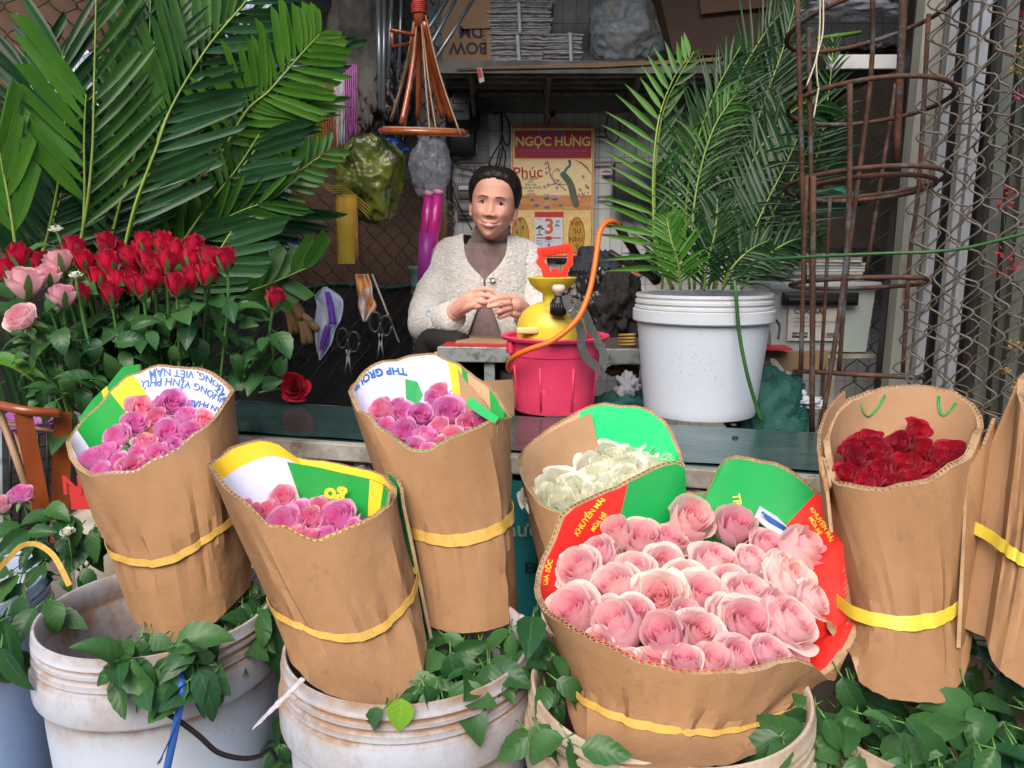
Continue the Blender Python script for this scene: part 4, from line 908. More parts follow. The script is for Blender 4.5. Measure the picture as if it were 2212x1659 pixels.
tag(MB().box(dpt(.78, .09, zd + .003), (.30, .18, .005), dm).build('red_folder', m_redf, smooth=False), 'red edged folder on the desk between the pink bucket and the white bucket', 'folder')
for i in range(4):
    tag(MB().tube([W(1338, 745 - i * 7, 2.1), W(1372, 744 - i * 7, 2.06)], .0065, 8, flat=.6).build('gold_paper_roll', M('gold_roll2', (.42, .26, .06), .4)), 'gold paper roll in the small pile beside the white bucket', 'paper roll', 'gold paper rolls beside the white bucket')
# dark bags and clothing behind the sprayer
crumple('black_bag', W(1275, 660, 2.42), (.10, .09, .13), m_blackbag, 'glossy black bag heaped behind the sprayer', 'bag', 31, .3, 22)
crumple('black_bag', W(1335, 668, 2.36), (.085, .07, .12), M('black_fabric', (.014, .013, .014), .8, bump=.6, bs=30), 'black ribbed fabric bag heaped against the white bucket', 'bag', 33, .34, 22)
crumple('dark_jacket', W(1290, 600, 2.55), (.11, .07, .11), M('navy_cloth', (.02, .025, .04), .75, bump=.5, bs=15), 'dark navy jacket hung behind the sprayer handle', 'jacket', 35, .3, 20, fr=1.4)
crumple('green_carton', W(1350, 610, 2.6), (.05, .03, .04), M('deep_green', (.01, .09, .04), .6), 'deep green crushed carton left of the white bucket rim', 'carton', 37, .3, 8)
crumple('brown_paper', W(1362, 590, 2.66), (.045, .03, .04), m_carton, 'crushed brown paper behind the spray lance', 'paper', 38, .3, 8)
tag(MB().tube(crom([W(1215, 565, 2.7), W(1270, 570, 2.6), W(1310, 585, 2.55), W(1330, 620, 2.5)], 4), .0035, 6).build('cable', m_black), 'dark cable arching behind the sprayer', 'cable')
for (uu, vv) in ((1290, 540), ):
    tag(MB().tube([W(1297, 578, 2.5), W(1289, 612, 2.5)], .004, 6).build('white_tube', m_white), 'thin white tube right of the sprayer handle', 'tube')
crumple('paper_scrap', W(1357, 838, 1.95), (.04, .04, .045), M('scrap_paper2', (.3, .32, .38), .8), 'crumpled white paper between the pink bucket and the white bucket', 'paper', 41, .45, 12)
crumple('green_sack', W(1340, 880, 1.95), (.09, .07, .05), MATS['green_woven'], 'dark green sack end showing between the pink and white buckets', 'sack', 42, .3, 10)
tag(MB().slab([W(1040, 825, 1.98), W(1110, 822, 2.05), W(1110, 900, 1.9), W(1020, 860, 1.9)], .004).build('cardboard_piece', m_carton, smooth=False), 'flat cardboard piece on the green table left of the pink bucket', 'cardboard')
crumple('cardboard_scrap', W(1345, 800, 2.1), (.06, .04, .02), M('carton_tan_dark2', (.2, .13, .08), .8), 'crushed cardboard under the desk by the white bucket', 'cardboard', 43, .4, 8)
# red bag bit
# ================================================================ pink bucket with the sprayer in it
m_pink = M('pink_red_plastic', (.70, .045, .125), .35, col2=(.56, .04, .10), ns=5, bump=.05, bs=30, col3=(.60, .16, .18), ns3=45, lo3=.60, hi3=.74)
pby = 1.86; base = tp(1197, 884); base.y += .10; pb0 = Vector((W(1197, 800, pby).x, 1.84, TZ + .002))
def rad(npx, y=1.84): return px(npx, 1197, 800, y)
zr = W(1205, 722, 1.84).z; H = zr - pb0.z
pk = empty('pink_bucket', pb0, 'bright pink red plastic bucket on the green table holding the yellow sprayer', 'bucket')
prof = [(.001, .004), (rad(84), 0), (rad(86), .005), (rad(88), H * .25), (rad(94), H * .62), (rad(97), H * .74), (rad(99), H * .75), (rad(101), H * .93), (rad(104), H * .94), (rad(114), H * .95), (rad(117), H * .985), (rad(116), H * 1.0), (rad(108), H * 1.0), (rad(104), H * .98), (rad(96), H * .7), (rad(84), .012), (.001, .01)]
mb = MB().lathe(prof, pb0, 64)
mb.build('bucket_wall', m_pink, pk, angle=40)
mb = MB()
for a in (-1.2, -1.95, -2.75, -.4): mb.tube([pb0 + Vector((math.cos(a) * r, math.sin(a) * r, z)) for r, z in ((rad(86.5), .01), (rad(94.5), H * .62))], .0028, 5)
for a in (-2.7, -.45): mb.box(pb0 + Vector((math.cos(a) * rad(106), math.sin(a) * rad(106), H * .86)), (.012, .022, H * .16), Matrix.Rotation(a, 3, 'Z'), bev=.003)
mb.build('ribs', m_pink, pk)
m_yel = M('yellow_plastic', (.66, .50, .035), .38, col2=(.52, .40, .05), ns=7, col3=(.26, .20, .08), ns3=16, lo3=.54, hi3=.74, bump=.06, bs=40)
sc0 = Vector((W(1192, 700, 1.86).x, 1.86, 0))
def zz(v, y=1.86): return W(1195, v, y).z
sp = empty('pressure_sprayer', (sc0.x, 1.86, pb0.z + .02), 'yellow pressure sprayer with red pump handle standing in the pink bucket', 'sprayer')
r2 = lambda n: px(n, 1195, 680, 1.86)
prof = [(.001, pb0.z + .02), (r2(70), pb0.z + .02), (r2(74), zz(760)), (r2(76), zz(728)), (r2(76), zz(705)), (r2(74), zz(697)), (r2(71), zz(688)), (r2(62), zz(672)), (r2(48), zz(661)), (r2(30), zz(654)), (r2(20), zz(651))]
MB().lathe([(r, z) for r, z in prof], sc0, 48).build('tank', m_yel, sp, angle=50)
cx_ = Vector((W(1192, 640, 1.86).x, 1.86, 0))
prof = [(r2(20), zz(655)), (r2(19), zz(640)), (r2(20), zz(634)), (r2(34), zz(626)), (r2(46), zz(614)), (r2(52), zz(602)), (r2(53), zz(600)), (r2(51), zz(598)), (r2(44), zz(613)), (r2(30), zz(626)), (.001, zz(630))]
MB().lathe(prof, cx_, 40).build('funnel', m_yel, sp, angle=60)
MB().box(W(1140, 714, 1.79), (.052, .02, .016), bev=.004).build('side_lug', M('pale_yellow', (.62, .50, .2), .5), sp)
m_hnd = M('red_orange_plastic', (.75, .045, .02), .35)
hy_ = 1.85
def hw(u, v): return W(u, v, hy_)
mb = MB()
outer = [(1160, 541), (1163, 536), (1224, 527), (1234, 528), (1238, 536), (1238, 572), (1228, 583), (1226, 600), (1174, 600), (1170, 583), (1160, 570), (1159, 562), (1164, 558)]
inner = [(1181, 553), (1225, 548), (1226, 552), (1226, 566), (1216, 576), (1213, 588), (1190, 588), (1187, 578), (1176, 566), (1178, 560)]
def ringplate(mb, outer, inner, y, th):
    from mathutils.geometry import tessellate_polygon
    o = [W(u, v, y) for u, v in outer]; i_ = [W(u, v, y) for u, v in inner]
    allp = o + i_; tris = tessellate_polygon([o, i_]); n = len(allp); sh_ = Vector((0, th, 0))
    fs = [list(t) for t in tris] + [[a + n for a in t][::-1] for t in tris]
    for base_, m_ in ((0, len(o)), (len(o), len(i_))):
        for k in range(m_): a, b = base_ + k, base_ + (k + 1) % m_; fs.append([a, a + n, b + n, b])
    mb.add(allp + [p + sh_ for p in allp], fs)
ringplate(mb, outer, inner, hy_ - .014, .028)
for k in range(7):
    mb.box(W(1171 + k * 8.5, 545 - k * 1.2, hy_ - .016), (.0028, .006, .012))
mb.box(hw(1200, 594), (.016, .03, .03))
mb.build('pump_handle', m_hnd, sp, smooth=False)
vb = W(1206, 664, 1.775)
mb = MB()
pr = [(.001, -.020), (.012, -.020), (.0165, -.017), (.0175, .012), (.014, .019), (.009, .021), (.009, .030)]
mb.lathe(pr, vb, 24, mat=Matrix.Rotation(R(8), 3, 'X'))
for k in range(16): a = 2 * PI * k / 16; mb.tube([vb + Vector((math.cos(a) * .0172, math.sin(a) * .0172, z)) for z in (-.016, .011)], .0022, 5)
mb.tube([vb + Vector((0, .0, 0)), vb + Vector((0, .055, .01))], .009, 8)
mb.build('valve_body', m_black, sp)
MB().lathe([(.009, .028), (.0085, .034), (.015, .038), (.0155, .048), (.012, .052), (.001, .052)], vb, 20, mat=Matrix.Rotation(R(8), 3, 'X')).build('valve_knob', M('bone_plastic', (.55, .47, .36), .5), sp)
m_hose = M('orange_hose', (.72, .14, .012), .35)
HP = [(1336, 486, 1.84), (1325, 479, 1.82), (1312, 480, 1.80), (1302, 489, 1.79), (1294, 508, 1.78), (1289, 545, 1.76), (1282, 590, 1.74), (1272, 634, 1.72), (1253, 680, 1.70), (1228, 710, 1.685), (1190, 738, 1.68), (1145, 754, 1.69), (1115, 768, 1.71), (1101, 782, 1.745), (1098, 795, 1.78), (1104, 800, 1.83)]
MB().tube(crom([W(*p) for p in HP], 6), .0062, 12).build('hose', m_hose, sp)
m_web = M('grey_webbing', (.055, .058, .062), .9, col2=(.085, .088, .09), ns=120, stretch=(1, 1, 3), bump=.4, bs=300)
def band(pts, wd, th=.002, mat=m_web, name='strap', parent=None, tw=None):
    c = crom([p for p in pts], 6); P = []
    for i, p in enumerate(c):
        t = (c[min(i + 1, len(c) - 1)] - c[max(i - 1, 0)]).normalized()
        view = (p - Vector((0, 0, CAMZ))).normalized()
        s = t.cross(view).normalized() if tw is None else t.cross(tw).normalized(); n_ = s.cross(t).normalized()
        P.append([p - s * wd - n_ * th / 2, p + s * wd - n_ * th / 2, p + s * wd + n_ * th / 2, p - s * wd + n_ * th / 2])
    return MB().grid(P, cu=True).build(name, mat, parent, angle=40)
band([W(1222, 638, 1.76), W(1228, 660, 1.745), W(1246, 690, 1.73), W(1256, 720, 1.715), W(1256, 745, 1.71), W(1262, 765, 1.71), W(1280, 785, 1.71), W(1297, 797, 1.71), W(1302, 790, 1.72), W(1304, 765, 1.73), W(1290, 735, 1.74), W(1275, 705, 1.75), W(1262, 675, 1.76), W(1240, 652, 1.775)], .0095, parent=sp)
mb = MB(); mb.tube(crom([W(1228, 673, 1.738), W(1236, 668, 1.738), W(1244, 648, 1.738), W(1238, 646, 1.738)], 3), .0013, 5); mb.build('wire_clip', M('clip_steel', (.5, .4, .35), .3, metal=.9), sp)
# lance
tagl = empty('spray_lance', W(1380, 560, 1.9), 'black spray lance with red trigger lying among the palm leaves', 'spray lance')
MB().tube([W(1334, 487, 1.85), W(1378, 556, 1.92)], .010, 12).build('grip', m_black, tagl)
MB().tube([W(1368, 548, 1.91), W(1420, 606, 1.96)], [.012, .015, .010][:2], 12).build('joint', m_black, tagl)
MB().tube([W(1316, 545, 1.87), W(1345, 563, 1.87), W(1382, 582, 1.87), W(1412, 600, 1.9)], [.009, .0085, .010, .008], 10).build('nozzle_pipe', m_black, tagl)
MB().box(W(1371, 584, 1.855), (.02, .012, .010), Matrix.Rotation(R(20), 3, 'Y'), bev=.002).build('trigger', m_hnd, tagl)
MB().ball(W(1405, 560, 1.93), (.02, .02, .022), 8).build('knob', m_black, tagl)

# ================================================================ white pails
def pail_mat(name, col, dirt, amt=.95, lo=.48):
    m = bpy.data.materials.new(name); m.use_nodes = True; nt = m.node_tree; p = nt.nodes['Principled BSDF']
    r = nt.nodes.new('ShaderNodeAttribute'); r.attribute_name = 'dirt'
    n1 = _ramp(nt, _noise(nt, 9, 8, .7), .42, .68); n2 = _ramp(nt, _noise(nt, 34, 6, .75, stretch=(1, 1, .6)), .56, .66); n3 = _math(nt, 'MULTIPLY', _ramp(nt, _noise(nt, 120, 4, .7), .60, .66), _ramp(nt, _noise(nt, 6, 3), .5, .65))
    f = _math(nt, 'ADD', _math(nt, 'MULTIPLY', r.outputs['Fac'], _math(nt, 'ADD', _math(nt, 'MULTIPLY', n1, 1.0), .48)), _math(nt, 'MULTIPLY', n2, .22), True)
    c = _mix(nt, _math(nt, 'MULTIPLY', f, amt), col, dirt)
    c = _mix(nt, _math(nt, 'MULTIPLY', n3, .6), c, (.2, .12, .07))
    nt.links.new(c, p.inputs['Base Color']); p.inputs['Roughness'].default_value = .42
    b = nt.nodes.new('ShaderNodeBump'); b.inputs['Strength'].default_value = .12; b.inputs['Distance'].default_value = .004
    nt.links.new(_noise(nt, 60, 5), b.inputs['Height']); nt.links.new(b.outputs[0], p.inputs['Normal'])
    return m
m_pail = pail_mat('white_pail_plastic', (.52, .60, .72), (.30, .18, .10))
m_pailb = pail_mat('bluish_pail_plastic', (.38, .53, .80), (.34, .24, .17), .6)
m_pailc = pail_mat('cream_pail_plastic', (.62, .55, .45), (.36, .25, .17))
m_pails = pail_mat('clean_pail_plastic', (.50, .56, .64), (.42, .36, .26), .45)
def pail(c, r, rimz, h, mat, label, mats_handle=None, group=None, name='white_pail', flange=None):
    root = empty(name, (c[0], c[1], rimz - h), label, 'bucket', group)
    k = r; q = k / .152
    # (radius, height below rim, dirt)
    pr = [(.95, -.0, .6), (.965, .001, .9), (.975, -.004, .7), (.975, -.010, .5), (.985, -.0125, 1.0), (.965, -.0145, 1.3), (.965, -.018, 1.2), (.985, -.0195, .9), (.985, -.0235, .5), (.965, -.0255, 1.3), (.965, -.029, 1.3), (.99, -.031, 1), (.992, -.038, .5), (.975, -.041, 1.2), (1.005, -.0425, 1), (1.012, -.046, .6), (1.010, -.082, .5), (1.0, -.086, 1.1), (.945, -.087, 1.3), (.94, -.10, .6), (.935, -.13, .12)]
    nseg = 10
    for i in range(1, nseg + 1): t = i / nseg; pr.append((lerp(.935, .83, t), lerp(-.13 * q, -h, t) / q, .04 + .18 * t * t))
    pr += [(.001, -h / q, .3)]
    mb = MB(); P = []; N = 72; dirt = []
    for (a, z, d) in pr:
        P.append([Vector((c[0] + math.cos(2 * PI * j / N) * a * k, c[1] + math.sin(2 * PI * j / N) * a * k, rimz + z * q)) for j in range(N)]); dirt += [d] * N
    mb.grid(P, cu=True, att={'dirt': dirt} if False else None); mb.at['dirt'] = {i: d for i, d in enumerate(dirt)}
    mb.build('outer_wall', mat, root, angle=35)
    ip = [(.965, .001, .9), (.945, .0015, .8), (.93, -.001, .8), (.922, -.012, .7), (.915, -.030, 1.0), (.922, -.034, 1.4), (.91, -.038, 1.0), (.90, -.09, .8), (.86, -.2, .9), (.80, -h / q + .012, 1.2), (.001, -h / q + .01, 1.2)]
    mb = MB(); P = []; dirt = []
    for (a, z, d) in ip:
        P.append([Vector((c[0] + math.cos(-2 * PI * j / N) * a * k, c[1] + math.sin(-2 * PI * j / N) * a * k, rimz + z * q)) for j in range(N)]); dirt += [d] * N
    mb.grid(P, cu=True); mb.at['dirt'] = {i: d for i, d in enumerate(dirt)}
    mb.build('inner_wall', mat, root, angle=50)
    return root
RZ = .421
def pc(u, y): return W(u, 1400, y).x
P1 = (pc(352, .94), .94); P2 = (pc(884, .853), .853); P3 = (pc(1445, .775), .775); P4 = (pc(2040, .80), .80); P5 = (pc(-165, .97), .97)
b1 = pail(P1, .148, RZ, .40, m_pail, 'white paint pail with dirty rim, wire handle and the leftmost lilac bouquet standing in it')
pail(P2, .150, RZ, .40, m_pail, 'white paint pail with scratched sides under the two middle bouquets')
pail(P3, .155, RZ - .01, .40, m_pailc, 'cream paint pail mostly hidden under the big light pink bouquet')
pail(P4, .155, RZ - .055, .36, m_pailc, 'cream pail almost covered by leaves under the dark red bouquet')
pail(P5, .155, RZ + .005, .40, m_pailb, 'bluish white pail cut off by the left edge of the photo')
# wire handle on pail 1
hb = crom([W(280, 1494, .785), W(300, 1503, .775), W(340, 1530, .765), (W(383, 1555, .765)), (W(430, 1590, .77)), (W(470, 1625, .775)), W(520, 1638, .785), W(558, 1634, .80), W(583, 1618, .83), W(596, 1640, .86)], 5)
MB().tube(hb, .0029, 8).build('wire_handle', M('handle_wire', (.035, .03, .03), .35, metal=.6), b1)
# pail on the table with the slender palms
wy = 1.80; wc = (W(1514, 780, wy).x, wy); rimz = W(1516, 640, wy - .13).z
tg_h = rimz - TZ - .003
def table_pail():
    root = empty('tall_white_pail', (wc[0], wc[1], TZ), 'tall clean white pail on the green table holding the slender palm leaves', 'bucket')
    k = px(150, 1516, 640, wy); h = tg_h
    pr = [(.945, 0, .6), (.96, .001, .8), (.965, -.006, .8), (.95, -.008, 1.6), (.95, -.012, 1.4), (.97, -.014, .8), (.97, -.020, .6), (.95, -.022, 1.6), (.95, -.025, 1.2), (.975, -.027, .8), (.975, -.032, .5), (.96, -.034, 1.3), (1.0, -.036, .5), (1.0, -.060, .35), (.985, -.063, .9), (.935, -.064, 1.0), (.925, -.08, .2)]
    for i in range(1, 13): t = i / 12; pr.append((lerp(.925, .80, t), lerp(-.08, -h + .004, t), .05 + .15 * t))
    pr += [(.79, -h, .5), (.001, -h, .2)]
    N = 72; mb = MB(); P = []; dirt = []
    for a, z, d in pr: P.append([Vector((wc[0] + math.cos(2 * PI * j / N) * a * k, wc[1] + math.sin(2 * PI * j / N) * a * k, rimz + z)) for j in range(N)]); dirt += [d] * N
    mb.grid(P, cu=True); mb.at['dirt'] = {i: d for i, d in enumerate(dirt)}; mb.build('outer_wall', m_pails, root, angle=35)
    mb = MB().lathe([(.96 * k, .001), (.92 * k, 0), (.9 * k, -.06), (.78 * k, -h + .01), (.001, -h + .01)], (wc[0], wc[1], rimz), 48); mb.build('inner_wall', m_pails, root)
    MB().tube(crom([Vector((wc[0] + .97 * k, wc[1] - .02, rimz - .055)), Vector((wc[0] + 1.03 * k, wc[1] - .04, rimz - .07)), Vector((wc[0] + .98 * k, wc[1] - .06, rimz - .10))], 3), .003, 6).build('handle', m_black, root)
table_pail()
# pails under the table
for (u, v, y, hw_, m, lab) in ((655, 940, 1.55, 150, m_pail, 'white pail with ribbed dirty rim under the green table, between two bouquets'), (1600, 1022, 1.42, 150, m_pails, 'white pail under the green table behind the white rose bouquet')):
    r = px(hw_, u, v, y); z = min(W(u, v + 10, y - r).z, TZ - .05)
    pail((W(u, v, y).x, y), r, z, min(.40, z - .002), m, lab)
# teal paint can with lettering between bouquets
tcx = W(1142, 1100, 1.42); tc = empty('teal_can', (tcx.x, 1.50, 0), 'teal paint can with pale lettering between the bouquets', 'can')
rr = .085; zt2 = W(1150, 1040, 1.42).z
MB().lathe([(.001, zt2 - .003), (rr * .95, zt2 - .003), (rr, zt2), (rr, zt2 - .006), (rr * .98, zt2 - .01), (rr * .98, .01), (rr, .0), (.001, 0)], (tcx.x + .02, 1.50, 0), 48).build('can_body', M('teal_print', (.01, .16, .17), .45, col2=(.03, .25, .26), ns=9, stretch=(1, 1, .3)), tc, angle=40)
mb = MB(); text_on(mb, 'nước', .038, lambda x, y: W(1140, 1146, 1.414) + Vector((x, 0, y)), bold=.0006); mb.build('lettering', M('pale_green_ink', (.35, .5, .3), .5), tc, smooth=False)
mb = MB(); text_on(mb, 'EM', .03, lambda x, y: W(1154, 1228, 1.414) + Vector((x, 0, y)), bold=.0008); mb.build('dark_lettering', m_ink, tc, smooth=False)
# old label can behind the left bouquet
oc = W(185, 1100, 1.25); oo = empty('labelled_can', (oc.x, 1.3, 0), 'old can with red and white label behind the leftmost bouquet', 'can')
MB().lathe([(.001, .42), (.085, .42), (.088, .425), (.088, .41), (.085, .40), (.085, .01), (.088, 0), (.001, 0)], (oc.x + .04, 1.3, 0), 40).build('can_body', M('old_label', (.5, .42, .3), .6, col2=(.55, .55, .5), ns=8), oo, angle=40)
mb = MB(); mb.box(W(172, 1075, 1.225), (.03, .003, .04)); mb.build('red_label', m_red, oo, smooth=False)
mb = MB(); text_on(mb, 'N', .045, lambda x, y: W(156, 1050, 1.222) + Vector((x, 0, y)), bold=.001); mb.build('lettering', m_red, oo, smooth=False)
# strings and small loose things
m_bstr = M('blue_film_string', (.03, .12, .42), .25, alpha=.9)
s_ = MB(); s_.tube(crom([W(390, 1455, .78), W(393, 1490, .765), W(388, 1530, .76), W(382, 1560, .758), W(372, 1610, .757), W(360, 1665, .757)], 5), .0042, 7, flat=.6); s_.tube(crom([W(386, 1550, .757), W(370, 1590, .755), W(345, 1645, .755)], 4), [.003] * 8 + [.006], 5, flat=.25)
tag(s_.build('blue_string', m_bstr), 'blue plastic string hanging over the rim of the pail', 'string')
s_ = MB(); s_.tube(crom([W(655, 1465, .72), W(630, 1490, .71), W(600, 1520, .705), W(570, 1550, .70), W(545, 1575, .70)], 4), [.004, .005, .0035, .005, .004, .0045, .0035, .004, .005, .0035, .004, .003, .0035, .003, .002, .002, .001], 6, flat=.3)
tag(s_.build('clear_string', M('clear_white_film', (.62, .60, .64), .25, alpha=.6, bump=1, bs=60)), 'clear plastic string hanging from the front bouquet', 'string')
s_ = MB(); s_.tube(crom([W(1124, 1328, .86), W(1140, 1345, .84), W(1160, 1368, .83)], 4), [.003, .004, .004, .004, .003, .003, .002, .002, .001], 6, flat=.4)
tag(s_.build('clear_string', MATS['clear_white_film']), 'short clear plastic string sticking out below the tall middle bouquet', 'string')
c = tp(1217, 876); cr = crumple('mesh_sock', c + Vector((-.02, -.02, .008)), (.035, .016, .011), M('foam_net', (.5, .46, .44), .6, col2=(.3, .2, .15), ns=60), 'crumpled pale foam net scrap on the table in front of the pink bucket', 'net', 50, .4, 14)
crumple('blue_check_cloth', c + Vector((.035, -.015, .007)), (.028, .013, .009), M('blue_check', (.45, .5, .6), .7, col2=(.05, .2, .5), ns=160, lo=.45, hi=.5), 'tiny blue checked cloth beside the foam net scrap', 'cloth', 51, .3, 12)
# cane stand at the lower left with purple film
cs2 = empty('cane_stand', W(70, 1150, 1.3), 'brown cane flower stand standing at the left edge behind the pails', 'stand')
yy = 1.30
m_cane2 = M('varnished_cane2', (.28, .065, .015), .25, coat=.4, col2=(.18, .04, .012), ns=12, stretch=(1, 1, .3))
MB().tube(crom([W(-40, 868, yy + .02), W(10, 878, yy - .04), W(60, 888, yy - .05), W(130, 893, yy - .02)], 5), .0085, 8).build('hoop', m_cane2, cs2)
mb = MB(); q_ = [(-5, 892, 96, 1130), (42, 893, 66, 1020)]
MB().tube([W(-2, 885, yy), W(88, 1140, yy)], .006, 6).build('leg', m_split, cs2)
for (u0, v0, u1, v1, y, wd) in ((50, 893, 92, 1112, yy - .05, .013), (136, 890, 128, 1170, yy, .014)):
    band([W(u0, v0, y), W((u0 + u1) / 2, (v0 + v1) / 2, y), W(u1, v1, y)], wd, .006, m_cane2, 'leg', cs2)
MB().tube([W(33, 930, yy + .04), W(84, 1090, yy + .02)], .004, 6).build('leg', m_split, cs2)
MB().tube([W(20, 916, yy), W(130, 934, yy)], .004, 6).build('brace', m_split, cs2)
crumple('purple_film', W(75, 912, 1.36), (.075, .04, .022), M('purple_pale_film', (.42, .14, .42), .4, transl=.2), 'purple film wrapped inside the lower left cane stand', 'plastic film', 60, .35)
tag(MB().slab([W(-60, 860, 1.4), W(14, 880, 1.42), W(18, 1180, 1.4), W(-60, 1180, 1.4)], .02).build('grey_board', M('worn_grey_board', (.26, .30, .33), .6, col2=(.14, .13, .12), ns=16, col3=(.12, .08, .05), ns3=40), smooth=False), 'worn blue grey board at the left edge behind the cane stand', 'board')
mb = MB()
for i in range(9):
    mb.tube([W(20, 940 + i * 26, 1.5), W(125, 935 + i * 26, 1.5)], .003, 5)
for i in range(6): mb.tube([W(22 + i * 20, 925, 1.5), W(24 + i * 20, 1180, 1.5)], .003, 5)
tag(mb.build('black_crate', m_black), 'black plastic grid crate behind the lower left cane stand', 'crate')
# ================================================================ leaves and roses
m_leaf = leaf_mat('rose_leaf', (.018, .075, .026), (.06, .16, .04), (.085, .155, .075), (.06, .12, .05), .34)
m_stem = M('rose_stem', (.10, .24, .05), .5, col2=(.06, .17, .04), ns=20)
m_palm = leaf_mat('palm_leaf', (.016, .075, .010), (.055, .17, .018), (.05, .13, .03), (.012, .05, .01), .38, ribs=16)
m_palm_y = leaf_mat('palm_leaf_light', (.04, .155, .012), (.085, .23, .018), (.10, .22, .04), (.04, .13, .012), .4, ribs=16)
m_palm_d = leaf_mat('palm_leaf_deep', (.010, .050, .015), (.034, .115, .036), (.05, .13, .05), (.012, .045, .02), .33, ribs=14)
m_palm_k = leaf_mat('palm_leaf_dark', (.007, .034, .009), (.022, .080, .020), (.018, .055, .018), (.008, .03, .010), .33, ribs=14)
m_rachis = M('palm_rachis', (.20, .30, .05), .5, col2=(.12, .20, .03), ns=10)
def leaf_into(mb, base, d, up, L, wd, droop=.3, fold=.25, tint=0, nt_=9, na=6, ser=.05, tipsharp=1.0, mi=0, twist=0, curl=0):
    d = Vector(d).normalized(); up = Vector(up); up = (up - d * up.dot(d)); up = up.normalized() if up.length > 1e-4 else d.orthogonal().normalized()
    s = d.cross(up).normalized(); P = []; ac = []; ri = []; p = Vector(base); dd = d.copy(); uu = up.copy()
    for i in range(nt_ + 1):
        t = i / nt_
        wt = wd * (math.sin(PI * min(1, t ** .78)) ** .85 if 0 < t < 1 else .0) * (1 - .25 * t)
        if ser and 0 < t < 1: wt *= 1 + ser * (1 if i % 2 else -1)
        row = []
        for j in range(na + 1):
            a = 2 * j / na - 1
            row.append(p + s * a * wt + uu * (abs(a) ** 1.3 * fold * wt - curl * a * a * wt)); ac.append(a); ri.append(t)
        P.append(row)
        st = L / nt_; ang = -droop * 2 / nt_
        rot = Matrix.Rotation(ang, 3, s); dd = rot @ dd; uu = rot @ uu
        if twist:
            r2_ = Matrix.Rotation(twist / nt_, 3, dd); s = r2_ @ s; uu = r2_ @ uu
        p = p + dd * st
    mb.grid(P, mi, uv=False, att={'across': ac, 'rise': ri, 'tint': [tint] * len(ac)})
def bloom_mesh(name, mat, N=26, H=1.15, op=1.0, kmin=.03, kmax=1, seed=0, ruf=.03, point=.0, nu=9, nh=8, wmin=.95, waist=.42, gap=.0):
    """petals wound round one another: tight rolled heart, cupped middle, outer ones folding their rims back"""
    rs = random.Random(seed); mb = MB()
    for i in range(N):
        q = i / (N - 1); k = kmin + (kmax - kmin) * q ** 1.05; th = i * 2.39996 + rs.uniform(-.2, .2)
        kr = .045 + .80 * k; outer = max(0, (q - .62) / .38)
        Hk = H * (.86 + .16 * math.sin(min(1, q * 1.5) * PI / 2) - .30 * outer ** 1.5 * op) * rs.uniform(.97, 1.03); w = lerp(1.75, wmin, min(1, q * 1.4)) * rs.uniform(.92, 1.08)
        roll = (.05 + .10 * q + .42 * outer ** 1.4 * rs.uniform(.6, 1.4)) * op; ph = rs.uniform(0, 6); P = []; ring = []; rise = []
        tilt = rs.uniform(-.04, .04) + .10 * outer * op
        for a in range(nh + 1):
            h = a / nh; row = []
            for b in range(nu + 1):
                u = 2 * b / nu - 1
                top = 1 - .16 * abs(u) ** 2.6 - .34 * abs(u) ** 8 + point * max(0, 1 - abs(u) * 2.5)
                he = h * top; body = kr * (waist + (1 - waist) * math.sin(min(1, he / .66) * PI / 2)) * (1 + tilt * he)
                if q < .35: body *= 1 - .18 * max(0, he - .6)
                f = max(0, h - .70) / .30
                r = body + roll * .34 * f ** 1.4 + .05 * u * (kr + .15) + ruf * (.3 + k) * math.sin(4 * u + ph) * h ** 4 + .015 * noise.noise(Vector((u * 2, h * 2, i + seed * 7)))
                z = Hk * he * (1 + .10 * max(0, .5 - q)) - roll * .55 * f ** 2.2 * (.35 + .65 * min(1, kr)) * .5
                an = th + u * w * (1 - .08 * (1 - h))
                row.append(Vector((math.cos(an) * r, math.sin(an) * r, z))); ring.append(k); rise.append(h)
            P.append(row)
        mb.grid(P, uv=False, att={'ring': ring, 'rise': rise})
    me = mb.mesh(name, mat); return me
pm_light = petal_mat('light_pink_petals', (.96, .30, .52), (.99, .82, .82), (.95, .88, .60), .7, .08)
pm_lilac = petal_mat('lilac_petals', (.90, .27, .62), (.92, .55, .82), (.92, .18, .48), .5, .14)
pm_rose = petal_mat('rose_pink_petals', (.94, .18, .46), (.95, .50, .68), (.88, .72, .48), .5, .15)
pm_red = petal_mat('red_petals', (.62, .004, .045), (.74, .006, .075), (.16, .0, .014), .75, .3, .006)
pm_dark = petal_mat('dark_red_petals', (.78, .006, .05), (.50, .003, .035), (.12, .0, .012), .8, .5, .006)
pm_white = petal_mat('cream_white_petals', (.94, .93, .74), (.96, .96, .90), (.90, .93, .76), .4, .06)
pm_pale = petal_mat('pale_pink_petals', (.85, .36, .48), (.88, .56, .62), (.72, .42, .42), .4, .1)
